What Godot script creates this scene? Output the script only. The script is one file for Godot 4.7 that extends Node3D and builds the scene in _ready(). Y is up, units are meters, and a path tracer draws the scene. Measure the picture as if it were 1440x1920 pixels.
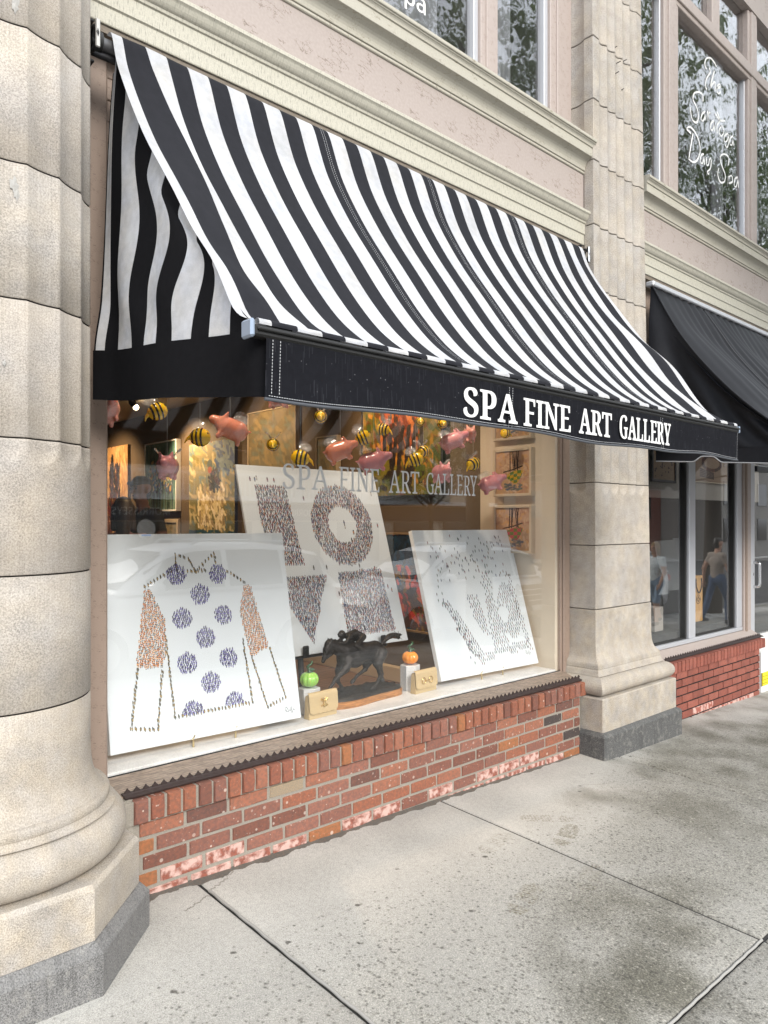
extends Node3D

# ---------------------------------------------------------------- helpers
var rng := RandomNumberGenerator.new()
var M := {}
var names := {}


func lin(r: float, g: float, b: float) -> Color:
	return Color(r, g, b).linear_to_srgb()


func mat(r: float, g: float, b: float, rough := 0.8, metal := 0.0) -> StandardMaterial3D:
	var m := StandardMaterial3D.new()
	m.albedo_color = lin(r, g, b)
	m.roughness = rough
	m.metallic = metal
	return m


func ground_y(x: float, z: float) -> float:
	return 0.0287 - 0.0283 * x - 0.04 * z


class MB:
	var st := SurfaceTool.new()
	var group := -1

	func _init() -> void:
		st.begin(Mesh.PRIMITIVE_TRIANGLES)
		st.set_smooth_group(-1)

	func smooth(g: int) -> void:
		group = g
		st.set_smooth_group(g)

	func tri(a: Vector3, b: Vector3, c: Vector3) -> void:
		st.add_vertex(a)
		st.add_vertex(c)
		st.add_vertex(b)

	func quad(a: Vector3, b: Vector3, c: Vector3, d: Vector3) -> void:
		tri(a, b, c)
		tri(a, c, d)

	# a, b, c, d counter-clockwise from the lower left, with texture coordinates
	func face(a: Vector3, b: Vector3, c: Vector3, d: Vector3, u0 := 0.0, v0 := 1.0, u1 := 1.0, v1 := 0.0) -> void:
		var p := [a, c, b, a, d, c]
		var t := [Vector2(u0, v0), Vector2(u1, v1), Vector2(u1, v0), Vector2(u0, v0), Vector2(u0, v1), Vector2(u1, v1)]
		for i in 6:
			st.set_uv(t[i])
			st.add_vertex(p[i])

	func box(lo: Vector3, hi: Vector3) -> void:
		var a := Vector3(lo.x, lo.y, hi.z)
		var b := Vector3(hi.x, lo.y, hi.z)
		var c := Vector3(hi.x, hi.y, hi.z)
		var d := Vector3(lo.x, hi.y, hi.z)
		var e := Vector3(lo.x, lo.y, lo.z)
		var f := Vector3(hi.x, lo.y, lo.z)
		var g := Vector3(hi.x, hi.y, lo.z)
		var h := Vector3(lo.x, hi.y, lo.z)
		quad(a, b, c, d)
		quad(f, e, h, g)
		quad(e, a, d, h)
		quad(b, f, g, c)
		quad(d, c, g, h)
		quad(e, f, b, a)

	# box with all edges chamfered
	func cbox(lo: Vector3, hi: Vector3, c: float) -> void:
		var p := func(sx: int, sy: int, sz: int, axis: int) -> Vector3:
			var v := Vector3(hi.x if sx > 0 else lo.x, hi.y if sy > 0 else lo.y, hi.z if sz > 0 else lo.z)
			if axis != 0:
				v.x -= sx * c
			if axis != 1:
				v.y -= sy * c
			if axis != 2:
				v.z -= sz * c
			return v
		for s in [-1, 1]:
			var q := [p.call(s, -1, -1, 0), p.call(s, 1, -1, 0), p.call(s, 1, 1, 0), p.call(s, -1, 1, 0)]
			if s < 0:
				q.reverse()
			quad(q[0], q[1], q[2], q[3])
			q = [p.call(-1, s, -1, 1), p.call(-1, s, 1, 1), p.call(1, s, 1, 1), p.call(1, s, -1, 1)]
			if s < 0:
				q.reverse()
			quad(q[0], q[1], q[2], q[3])
			q = [p.call(-1, -1, s, 2), p.call(1, -1, s, 2), p.call(1, 1, s, 2), p.call(-1, 1, s, 2)]
			if s < 0:
				q.reverse()
			quad(q[0], q[1], q[2], q[3])
		for s in [-1, 1]:
			for t in [-1, 1]:
				var q := [p.call(s, t, -1, 0), p.call(s, t, -1, 1), p.call(s, t, 1, 1), p.call(s, t, 1, 0)]
				if s * t < 0:
					q.reverse()
				quad(q[0], q[1], q[2], q[3])
				q = [p.call(-1, s, t, 1), p.call(-1, s, t, 2), p.call(1, s, t, 2), p.call(1, s, t, 1)]
				if s * t < 0:
					q.reverse()
				quad(q[0], q[1], q[2], q[3])
				q = [p.call(s, -1, t, 2), p.call(s, -1, t, 0), p.call(s, 1, t, 0), p.call(s, 1, t, 2)]
				if s * t < 0:
					q.reverse()
				quad(q[0], q[1], q[2], q[3])
		for sx in [-1, 1]:
			for sy in [-1, 1]:
				for sz in [-1, 1]:
					var a: Vector3 = p.call(sx, sy, sz, 0)
					var b: Vector3 = p.call(sx, sy, sz, 1)
					var d: Vector3 = p.call(sx, sy, sz, 2)
					if sx * sy * sz > 0:
						tri(a, b, d)
					else:
						tri(a, d, b)

	# rows of points; a quad (i,j) (i,j+1) (i+1,j+1) (i+1,j) counter-clockwise from outside
	func grid(rows: Array, flip := false) -> void:
		for i in rows.size() - 1:
			var r: PackedVector3Array = rows[i]
			var s: PackedVector3Array = rows[i + 1]
			for j in r.size() - 1:
				if flip:
					quad(r[j], s[j], s[j + 1], r[j + 1])
				else:
					quad(r[j], r[j + 1], s[j + 1], s[j])

	func fan(ring: PackedVector3Array, centre: Vector3, flip := false) -> void:
		for j in ring.size() - 1:
			if flip:
				tri(centre, ring[j + 1], ring[j])
			else:
				tri(centre, ring[j], ring[j + 1])

	# lathe round the y axis through c: profile of (radius, y) running upwards
	func lathe(profile: Array, c: Vector3, sides: int, a0 := 0.0, a1 := TAU) -> void:
		var rows := []
		for p in profile:
			var row := PackedVector3Array()
			for k in sides + 1:
				var t := a0 + (a1 - a0) * k / sides
				row.append(c + Vector3(cos(t) * p.x, p.y, -sin(t) * p.x))
			rows.append(row)
		grid(rows)

	func tube(path: Array, r0: float, r1 := -1.0, sides := 8, caps := true) -> void:
		if r1 < 0.0:
			r1 = r0
		var rows := []
		var n := path.size()
		var side := Vector3.ZERO
		for i in n:
			var d: Vector3 = (path[mini(i + 1, n - 1)] - path[maxi(i - 1, 0)]).normalized()
			if side == Vector3.ZERO:
				side = d.cross(Vector3.UP if absf(d.y) < 0.9 else Vector3.RIGHT).normalized()
			side = (side - d * side.dot(d)).normalized()
			var up := side.cross(d)
			var r := lerpf(r0, r1, float(i) / maxi(n - 1, 1))
			var row := PackedVector3Array()
			for k in sides + 1:
				var t := TAU * k / sides
				row.append(path[i] + (side * cos(t) + up * sin(t)) * r)
			rows.append(row)
		grid(rows, true)
		if caps:
			var g := group
			smooth(-1)
			fan(rows[0], path[0], false)
			fan(rows[n - 1], path[n - 1], true)
			smooth(g)

	# a closed outline of (z, y), counter-clockwise seen from +x, drawn out along x
	func extrude(outline: Array, x0: float, x1: float, caps := true, closed := true) -> void:
		var n := outline.size()
		for i in (n if closed else n - 1):
			var p: Vector2 = outline[i]
			var q: Vector2 = outline[(i + 1) % n]
			quad(Vector3(x0, p.y, p.x), Vector3(x1, p.y, p.x), Vector3(x1, q.y, q.x), Vector3(x0, q.y, q.x))
		if caps and closed:
			var poly := PackedVector2Array(outline)
			var t := Geometry2D.triangulate_polygon(poly)
			for i in range(0, t.size(), 3):
				var a := poly[t[i]]
				var b := poly[t[i + 1]]
				var c := poly[t[i + 2]]
				if (b - a).cross(c - a) < 0:
					var h := b
					b = c
					c = h
				tri(Vector3(x0, a.y, a.x), Vector3(x0, b.y, b.x), Vector3(x0, c.y, c.x))
				tri(Vector3(x1, a.y, a.x), Vector3(x1, c.y, c.x), Vector3(x1, b.y, b.x))

	func mesh(into: ArrayMesh = null) -> ArrayMesh:
		st.generate_normals()
		return st.commit(into) if into else st.commit()


func numbered(called: String) -> String:
	var n: int = names.get(called, 0)
	names[called] = n + 1
	return called if n == 0 else "%s_%03d" % [called, n]


func tag(o: Node, label: String, category: String, group := "") -> void:
	o.set_meta("label", label)
	o.set_meta("category", category)
	if group:
		o.set_meta("group", group)


func thing(called: String, label: String, category: String, at := Vector3.ZERO, group := "") -> Node3D:
	var o := Node3D.new()
	o.name = numbered(called)
	add_child(o)
	o.position = at
	tag(o, label, category, group)
	return o


func part(called: String, mesh: Mesh, m: Material, parent: Node, at := Transform3D.IDENTITY) -> MeshInstance3D:
	var o := MeshInstance3D.new()
	var key := "%d/%s" % [parent.get_instance_id(), called]
	var n: int = names.get(key, 0)
	names[key] = n + 1
	o.name = called if n == 0 else "%s_%03d" % [called, n]
	o.mesh = mesh
	if m:
		o.material_override = m
	o.transform = at
	parent.add_child(o, true)
	return o


func single(called: String, mesh: Mesh, m: Material, label: String, category: String, at := Vector3.ZERO, group := "") -> MeshInstance3D:
	var o := MeshInstance3D.new()
	o.name = numbered(called)
	o.mesh = mesh
	if m:
		o.material_override = m
	add_child(o)
	o.position = at
	tag(o, label, category, group)
	return o


func struct(called: String, mesh: Mesh, m: Material) -> MeshInstance3D:
	var o := MeshInstance3D.new()
	o.name = numbered(called)
	o.mesh = mesh
	if m:
		o.material_override = m
	o.set_meta("kind", "structure")
	add_child(o)
	return o


func copy_of(o: Node3D, label: String, group: String) -> Node3D:
	var c: Node3D = o.duplicate()
	c.name = numbered(String(o.name).rstrip("0123456789").trim_suffix("_"))
	add_child(c)
	tag(c, label, o.get_meta("category"), group)
	return c


func boxm(lo: Vector3, hi: Vector3, c := 0.0) -> ArrayMesh:
	var b := MB.new()
	if c > 0.0:
		b.cbox(lo, hi, c)
	else:
		b.box(lo, hi)
	return b.mesh()


func tubem(path: Array, r0: float, r1 := -1.0, sides := 8) -> ArrayMesh:
	var b := MB.new()
	b.smooth(1)
	b.tube(path, r0, r1, sides)
	return b.mesh()


func spline(pts: Array, n: int) -> Array:
	var c := Curve3D.new()
	for i in pts.size():
		var t: Vector3 = (pts[mini(i + 1, pts.size() - 1)] - pts[maxi(i - 1, 0)]) / 6.0
		c.add_point(pts[i], -t, t)
	var out := []
	for i in n:
		out.append(c.sample(mini(int(float(i) / (n - 1) * (pts.size() - 1)), pts.size() - 2), float(i) / (n - 1) * (pts.size() - 1) - mini(int(float(i) / (n - 1) * (pts.size() - 1)), pts.size() - 2)))
	return out


func spline2(pts: Array, n: int) -> Array:
	var p3 := []
	for p in pts:
		p3.append(Vector3(p.x, p.y, 0))
	var out := []
	for v in spline(p3, n):
		out.append(Vector2(v.x, v.y))
	return out


# flat lettering fitted into a box of the given width and height, its lower left corner at the origin
func letters(text: String, width: float, height: float, bold: bool, sans := false, depth := 0.002) -> Array:
	var f := SystemFont.new()
	f.font_names = PackedStringArray(["Droid Sans" if sans else "Droid Serif"])
	f.font_weight = 700 if bold else 400
	var t := TextMesh.new()
	t.text = text
	t.font = f
	t.font_size = 48
	t.pixel_size = 0.01
	t.depth = depth
	t.curve_step = 2.0
	var b := t.get_aabb()
	var sx := width / b.size.x
	var sy := height / b.size.y
	return [t, Transform3D(Basis.from_scale(Vector3(sx, sy, 1.0)), Vector3(-b.position.x * sx, -b.position.y * sy, -b.position.z))]


# ---------------------------------------------------------------- smooth bodies from tapered bones
# bones: [a, b, radius at a, radius at b, colour]; a body is one surface
class Body:
	var pos := PackedVector3Array()
	var nor := PackedVector3Array()
	var col := PackedColorArray()
	var idx := PackedInt32Array()

	func add(bones: Array, cell: float, blend: float) -> void:
		var lo := Vector3(1e9, 1e9, 1e9)
		var hi := -lo
		for b in bones:
			var r: float = maxf(b[2], b[3]) + blend + cell * 2.0
			lo = lo.min(b[0] - Vector3.ONE * r).min(b[1] - Vector3.ONE * r)
			hi = hi.max(b[0] + Vector3.ONE * r).max(b[1] + Vector3.ONE * r)
		var nx := int((hi.x - lo.x) / cell) + 2
		var ny := int((hi.y - lo.y) / cell) + 2
		var nz := int((hi.z - lo.z) / cell) + 2
		var f := PackedFloat32Array()
		f.resize(nx * ny * nz)
		f.fill(1e3)
		var near := PackedFloat32Array()
		near.resize(nx * ny * nz)
		near.fill(1e3)
		var who := PackedByteArray()
		who.resize(nx * ny * nz)
		for n in bones.size():
			var b: Array = bones[n]
			var a: Vector3 = b[0]
			var ab: Vector3 = b[1] - a
			var l2 := maxf(ab.length_squared(), 1e-9)
			var ra: float = b[2]
			var dr: float = b[3] - ra
			var reach: float = maxf(b[2], b[3]) + blend + cell * 1.8
			var p0: Vector3 = (a.min(b[1]) - Vector3.ONE * reach - lo) / cell
			var p1: Vector3 = (a.max(b[1]) + Vector3.ONE * reach - lo) / cell
			for k in range(maxi(0, int(p0.z)), mini(nz, int(p1.z) + 1)):
				for j in range(maxi(0, int(p0.y)), mini(ny, int(p1.y) + 1)):
					var at := (k * ny + j) * nx
					for i in range(maxi(0, int(p0.x)), mini(nx, int(p1.x) + 1)):
						var p := lo + Vector3(i, j, k) * cell - a
						var t := clampf(p.dot(ab) / l2, 0.0, 1.0)
						var d := (p - ab * t).length() - ra - dr * t
						var o := at + i
						if d < near[o]:
							near[o] = d
							who[o] = n
						var e := f[o]
						var h := blend - absf(d - e)
						f[o] = minf(d, e) - (h * h * 0.25 / blend if h > 0.0 else 0.0)
		var made := {}
		var step := [0, 1, nx, nx + 1, nx * ny, nx * ny + 1, nx * ny + nx, nx * ny + nx + 1]
		var edges := [[0, 1], [2, 3], [4, 5], [6, 7], [0, 2], [1, 3], [4, 6], [5, 7], [0, 4], [1, 5], [2, 6], [3, 7]]
		var corner := []
		for c in 8:
			corner.append(Vector3(c & 1, (c >> 1) & 1, c >> 2))
		var first := pos.size()
		for k in nz - 1:
			for j in ny - 1:
				var row := (k * ny + j) * nx
				for i in nx - 1:
					var o := row + i
					if f[o] > cell * 2.0:
						continue
					var inside := 0
					for c in 8:
						if f[o + step[c]] < 0.0:
							inside += 1
					if inside == 0 or inside == 8:
						continue
					var sum := Vector3.ZERO
					var cnt := 0
					for e in edges:
						var fa := f[o + step[e[0]]]
						var fb := f[o + step[e[1]]]
						if (fa < 0.0) != (fb < 0.0):
							sum += corner[e[0]].lerp(corner[e[1]], fa / (fa - fb))
							cnt += 1
					made[o] = pos.size()
					pos.append(lo + (Vector3(i, j, k) + sum / cnt) * cell)
					nor.append(Vector3.ZERO)
					col.append(bones[who[o]][4])
		for o in made:
			var i: int = o % nx
			var j: int = (o / nx) % ny
			var k: int = o / (nx * ny)
			if i == 0 or j == 0 or k == 0:
				continue
			var s := f[o] < 0.0
			if s != (f[o + 1] < 0.0):
				face(made, o, nx, nx * ny, s)
			if s != (f[o + nx] < 0.0):
				face(made, o, nx * ny, 1, s)
			if s != (f[o + nx * ny] < 0.0):
				face(made, o, 1, nx, s)
		for t in range(0, idx.size(), 3):
			if idx[t] < first:
				continue
			var n := (pos[idx[t + 2]] - pos[idx[t]]).cross(pos[idx[t + 1]] - pos[idx[t]])
			for c in 3:
				nor[idx[t + c]] += n

	func face(made: Dictionary, o: int, u: int, v: int, inside: bool) -> void:
		if not (made.has(o - u) and made.has(o - v) and made.has(o - u - v)):
			return
		var a: int = made[o]
		var b: int = made[o - u]
		var c: int = made[o - u - v]
		var d: int = made[o - v]
		if inside:
			idx.append_array(PackedInt32Array([a, c, b, a, d, c]))
		else:
			idx.append_array(PackedInt32Array([a, b, c, a, c, d]))

	func mesh() -> ArrayMesh:
		for i in nor.size():
			nor[i] = nor[i].normalized()
		var arr := []
		arr.resize(Mesh.ARRAY_MAX)
		arr[Mesh.ARRAY_VERTEX] = pos
		arr[Mesh.ARRAY_NORMAL] = nor
		arr[Mesh.ARRAY_COLOR] = col
		arr[Mesh.ARRAY_INDEX] = idx
		var m := ArrayMesh.new()
		m.add_surface_from_arrays(Mesh.PRIMITIVE_TRIANGLES, arr)
		return m


# ---------------------------------------------------------------- textures
func noise(size: int, freq: float, s: int, oct := 3, kind := FastNoiseLite.TYPE_SIMPLEX_SMOOTH, h := 0) -> PackedByteArray:
	var n := FastNoiseLite.new()
	n.noise_type = kind
	n.seed = s
	n.frequency = freq
	n.fractal_octaves = oct
	if kind == FastNoiseLite.TYPE_CELLULAR:
		n.cellular_return_type = FastNoiseLite.RETURN_DISTANCE2_SUB
		n.fractal_type = FastNoiseLite.FRACTAL_NONE
	var im := n.get_seamless_image(size, h if h else size)
	im.convert(Image.FORMAT_L8)
	return im.get_data()


func rgb_tex(d: PackedByteArray, w: int, h: int) -> ImageTexture:
	return ImageTexture.create_from_image(Image.create_from_data(w, h, false, Image.FORMAT_RGB8, d))


func l_tex(d: PackedByteArray, w: int, h: int) -> ImageTexture:
	return ImageTexture.create_from_image(Image.create_from_data(w, h, false, Image.FORMAT_L8, d))


# world-space grain: a grey texture that multiplies the material's own colour, and relief from a second one
func grain(m: StandardMaterial3D, tex: Texture2D, metres: float, relief: Texture2D = null, depth_cm := 0.0) -> StandardMaterial3D:
	m.albedo_texture = tex
	m.uv1_triplanar = true
	m.uv1_world_triplanar = true
	m.uv1_scale = Vector3.ONE / metres
	if relief:
		m.heightmap_enabled = true
		m.heightmap_texture = relief
		m.heightmap_scale = depth_cm
	return m


func blotch(m: StandardMaterial3D, tex: Texture2D, metres: float, mode := BaseMaterial3D.BLEND_MODE_MUL) -> StandardMaterial3D:
	m.detail_enabled = true
	m.detail_albedo = tex
	m.detail_blend_mode = mode
	m.detail_uv_layer = BaseMaterial3D.DETAIL_UV_2
	m.uv2_triplanar = true
	m.uv2_world_triplanar = true
	m.uv2_scale = Vector3.ONE / metres
	return m


func make_textures() -> Dictionary:
	var T := {}
	var n := 512
	# limestone: sand-like grain
	var a := noise(n, 0.22, 11, 2)
	var b := noise(n, 0.45, 12, 1)
	var c := noise(n, 0.02, 13, 4)
	var rgb := PackedByteArray()
	rgb.resize(n * n * 3)
	var hgt := PackedByteArray()
	hgt.resize(n * n)
	rng.seed = 5
	for i in n * n:
		var g := (a[i] - 128) * 0.34 + (b[i] - 128) * 0.30 + (c[i] - 128) * 0.12 + rng.randf_range(-18, 18)
		var v := clampf(226.0 + g, 120, 255)
		rgb[i * 3] = int(v)
		rgb[i * 3 + 1] = int(v * 0.992)
		rgb[i * 3 + 2] = int(v * 0.975)
		hgt[i] = int(clampf(128 + (a[i] - 128) * 0.5 + (b[i] - 128) * 0.7, 0, 255))
	T.stone = rgb_tex(rgb, n, n)
	T.stone_h = l_tex(hgt, n, n)
	# broad weathering, warm and cool
	a = noise(256, 0.012, 21, 5)
	b = noise(256, 0.03, 22, 4)
	rgb = PackedByteArray()
	rgb.resize(256 * 256 * 3)
	for i in 256 * 256:
		var v := clampf(240.0 + (a[i] - 128) * 0.15, 150, 255)
		var w := (b[i] - 128) * 0.06
		rgb[i * 3] = int(clampf(v + w * 0.5, 0, 255))
		rgb[i * 3 + 1] = int(clampf(v, 0, 255))
		rgb[i * 3 + 2] = int(clampf(v - w, 0, 255))
	T.weather = rgb_tex(rgb, 256, 256)
	# rain streaks: stretched upright
	a = noise(256, 0.05, 23, 3)
	rgb = PackedByteArray()
	rgb.resize(256 * 256 * 3)
	for y in 256:
		for x in 256:
			var s := a[(y / 6 % 256) * 256 + x]
			var v := clampf(240.0 + (s - 128) * 0.16 + (a[(y % 256) * 256 + (x * 3) % 256] - 128) * 0.12, 120, 255)
			var i := (y * 256 + x) * 3
			rgb[i] = int(v)
			rgb[i + 1] = int(v)
			rgb[i + 2] = int(v)
	T.streak = rgb_tex(rgb, 256, 256)
	# granite
	a = noise(256, 0.25, 31, 2)
	b = noise(256, 0.5, 32, 1)
	rgb = PackedByteArray()
	rgb.resize(256 * 256 * 3)
	for i in 256 * 256:
		var v := clampf(205.0 + (a[i] - 128) * 0.5 + (b[i] - 128) * 0.45 + rng.randf_range(-16, 16), 60, 255)
		rgb[i * 3] = int(v)
		rgb[i * 3 + 1] = int(v)
		rgb[i * 3 + 2] = int(v)
	T.granite = rgb_tex(rgb, 256, 256)
	T.granite_h = l_tex(a, 256, 256)
	# pale scuffs and dark drips on the granite footings
	a = noise(256, 0.06, 33, 4)
	b = noise(256, 0.02, 34, 3)
	c = noise(256, 0.3, 35, 2)
	var sc := Image.create(256, 256, false, Image.FORMAT_RGBA8)
	for y in 256:
		for x in 256:
			var i := y * 256 + x
			var pale := clampf((a[i] - 150) / 60.0 + (c[i] - 128) / 200.0 + (b[i] - 140) / 120.0, 0.0, 0.2)
			var drip := clampf((a[((y / 7) % 256) * 256 + (x + c[i] / 40) % 256] - 158) / 60.0, 0.0, 0.28)
			sc.set_pixel(x, y, Color(0.62, 0.61, 0.58, pale) if pale > drip else Color(0.16, 0.16, 0.16, drip))
	T.scuff = ImageTexture.create_from_image(sc)
	# brick grain
	a = noise(n, 0.03, 41, 5)
	b = noise(n, 0.3, 42, 2)
	rgb = PackedByteArray()
	rgb.resize(n * n * 3)
	hgt = PackedByteArray()
	hgt.resize(n * n)
	for i in n * n:
		var v := clampf(212.0 + (a[i] - 128) * 0.24 + (b[i] - 128) * 0.10 + rng.randf_range(-14, 14), 70, 255)
		rgb[i * 3] = int(v)
		rgb[i * 3 + 1] = int(clampf(v - (a[i] - 128) * 0.12, 0, 255))
		rgb[i * 3 + 2] = int(clampf(v - (a[i] - 128) * 0.2, 0, 255))
		hgt[i] = int(clampf(128 + (b[i] - 128) * 0.6 + (a[i] - 128) * 0.5, 0, 255))
	T.brick = rgb_tex(rgb, n, n)
	T.brick_h = l_tex(hgt, n, n)
	# drips and specks of white paint over the bricks
	var im := Image.create(n, n, false, Image.FORMAT_RGBA8)
	im.fill(Color(0.86, 0.82, 0.78, 0.0))
	for k in 520:
		var r := 0.5 + pow(rng.randf(), 7.0) * 5.0
		splat(im, rng.randi_range(0, n - 1), rng.randi_range(0, n - 1), r, Color(0.80, 0.72, 0.66, rng.randf_range(0.2, 0.8)))
	T.specks = ImageTexture.create_from_image(im)
	# white bloom of salts
	a = noise(256, 0.022, 51, 5)
	b = noise(256, 0.35, 52, 2)
	im = Image.create(256, 256, false, Image.FORMAT_RGBA8)
	for y in 256:
		for x in 256:
			var i := y * 256 + x
			im.set_pixel(x, y, Color(0.84, 0.72, 0.68, clampf(0.36 + (a[i] - 128) / 120.0 + (b[i] - 128) / 420.0, 0, 0.78)))
	T.salts = ImageTexture.create_from_image(im)
	# cracked and flaking paint on boards: hairlines that run along the board, some across
	a = noise(n, 0.035, 61, 1, FastNoiseLite.TYPE_CELLULAR)
	b = noise(n, 0.010, 62, 3)
	c = noise(n, 0.1, 63, 3)
	rgb = PackedByteArray()
	rgb.resize(n * n * 3)
	hgt = PackedByteArray()
	hgt.resize(n * n)
	for y in n:
		for x in n:
			var i := y * n + x
			var e := a[((y * 2 + c[i] / 16) % n) * n + (x + c[i] / 12) % n]
			var where := clampf((b[i] - 142) / 30.0, 0.0, 1.0)
			var crack := clampf((16.0 - e) / 12.0, 0.0, 1.0) * where
			var v := clampf(240.0 + (c[i] - 128) * 0.06 - crack * 62.0, 60, 255)
			rgb[i * 3] = int(v)
			rgb[i * 3 + 1] = int(v - crack * 8)
			rgb[i * 3 + 2] = int(v - crack * 16)
			hgt[i] = int(clampf(170 + (c[i] - 128) * 0.25 - crack * 120, 0, 255))
	T.paint = rgb_tex(rgb, n, n)
	T.paint_h = l_tex(hgt, n, n)
	# upright hairlines of old brushed paint
	a = noise(n, 0.09, 64, 2)
	rgb = PackedByteArray()
	rgb.resize(n * n * 3)
	for y in n:
		for x in n:
			var i := y * n + x
			var s := a[((y / 5) % n) * n + (x * 2) % n]
			var v := clampf(236.0 - clampf((s - 158) * 0.9, 0, 60) + (c[i] - 128) * 0.1, 60, 255)
			rgb[i * 3] = int(v)
			rgb[i * 3 + 1] = int(v)
			rgb[i * 3 + 2] = int(v * 0.99)
	T.hairline = rgb_tex(rgb, n, n)
	# woven cloth
	a = noise(256, 0.3, 71, 2)
	b = noise(256, 0.02, 72, 4)
	rgb = PackedByteArray()
	rgb.resize(256 * 256 * 3)
	for i in 256 * 256:
		var v := clampf(234.0 + (a[i] - 128) * 0.18 + (b[i] - 128) * 0.10 + rng.randf_range(-5, 5), 100, 255)
		rgb[i * 3] = int(v)
		rgb[i * 3 + 1] = int(v)
		rgb[i * 3 + 2] = int(v)
	T.cloth = rgb_tex(rgb, 256, 256)
	# dust on dark cloth: pale specks and streaks
	im = Image.create(n, n, false, Image.FORMAT_RGBA8)
	im.fill(Color(0.6, 0.6, 0.62, 0.0))
	for k in 80:
		splat(im, rng.randi_range(0, n - 1), rng.randi_range(0, n - 1), rng.randf_range(0.7, 1.6), Color(0.7, 0.7, 0.72, rng.randf_range(0.2, 0.7)))
	for k in 260:
		var x := rng.randi_range(0, n - 1)
		var y := rng.randi_range(0, n - 70)
		im.blend_rect(solid(1, rng.randi_range(20, 70), Color(0.45, 0.46, 0.5, rng.randf_range(0.04, 0.16))), Rect2i(0, 0, 1, 70), Vector2i(x, y))
	T.dust = ImageTexture.create_from_image(im)
	# concrete, the even fine grain
	a = noise(n, 0.3, 81, 2)
	b = noise(n, 0.05, 82, 4)
	rgb = PackedByteArray()
	rgb.resize(n * n * 3)
	hgt = PackedByteArray()
	hgt.resize(n * n)
	for i in n * n:
		var v := clampf(228.0 + (a[i] - 128) * 0.40 + (b[i] - 128) * 0.10 + rng.randf_range(-22, 22), 70, 255)
		rgb[i * 3] = int(v)
		rgb[i * 3 + 1] = int(v * 0.995)
		rgb[i * 3 + 2] = int(v * 0.98)
		hgt[i] = int(clampf(128 + (a[i] - 128) * 0.8, 0, 255))
	T.concrete = rgb_tex(rgb, n, n)
	T.concrete_h = l_tex(hgt, n, n)
	# wood grain along u
	a = noise(n, 0.012, 91, 4)
	b = noise(n, 0.2, 92, 2)
	rgb = PackedByteArray()
	rgb.resize(n * n * 3)
	for y in n:
		for x in n:
			var s := a[((y * 5) % n) * n + (x / 3) % n]
			var t := b[y * n + (x / 12) % n]
			var i := (y * n + x) * 3
			var v := clampf(216.0 + (s - 128) * 0.5 + (t - 128) * 0.35, 60, 255)
			rgb[i] = int(v)
			rgb[i + 1] = int(v * 0.97)
			rgb[i + 2] = int(v * 0.93)
	T.wood = rgb_tex(rgb, n, n)
	var rn := FastNoiseLite.new()
	rn.noise_type = FastNoiseLite.TYPE_SIMPLEX_SMOOTH
	rn.seed = 95
	rn.frequency = 0.02
	rn.fractal_octaves = 2
	var ri := rn.get_seamless_image(256, 256)
	ri.convert(Image.FORMAT_RGBA8)
	ri.bump_map_to_normal_map(6.0)
	T.ripple = ImageTexture.create_from_image(ri)
	T.pavement = pavement_texture()
	return T


func solid(w: int, h: int, c: Color) -> Image:
	var im := Image.create(w, h, false, Image.FORMAT_RGBA8)
	im.fill(c)
	return im


func splat(im: Image, x: int, y: int, r: float, c: Color) -> void:
	var k := int(ceil(r))
	var w := im.get_width()
	var h := im.get_height()
	for j in range(-k, k + 1):
		for i in range(-k, k + 1):
			var d := sqrt(i * i + j * j)
			if d <= r + 0.5:
				var o := im.get_pixel(posmod(x + i, w), posmod(y + j, h))
				var t := clampf(r + 0.5 - d, 0, 1) * c.a
				im.set_pixel(posmod(x + i, w), posmod(y + j, h), Color(lerpf(o.r, c.r, t), lerpf(o.g, c.g, t), lerpf(o.b, c.b, t), maxf(o.a, t)))


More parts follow.
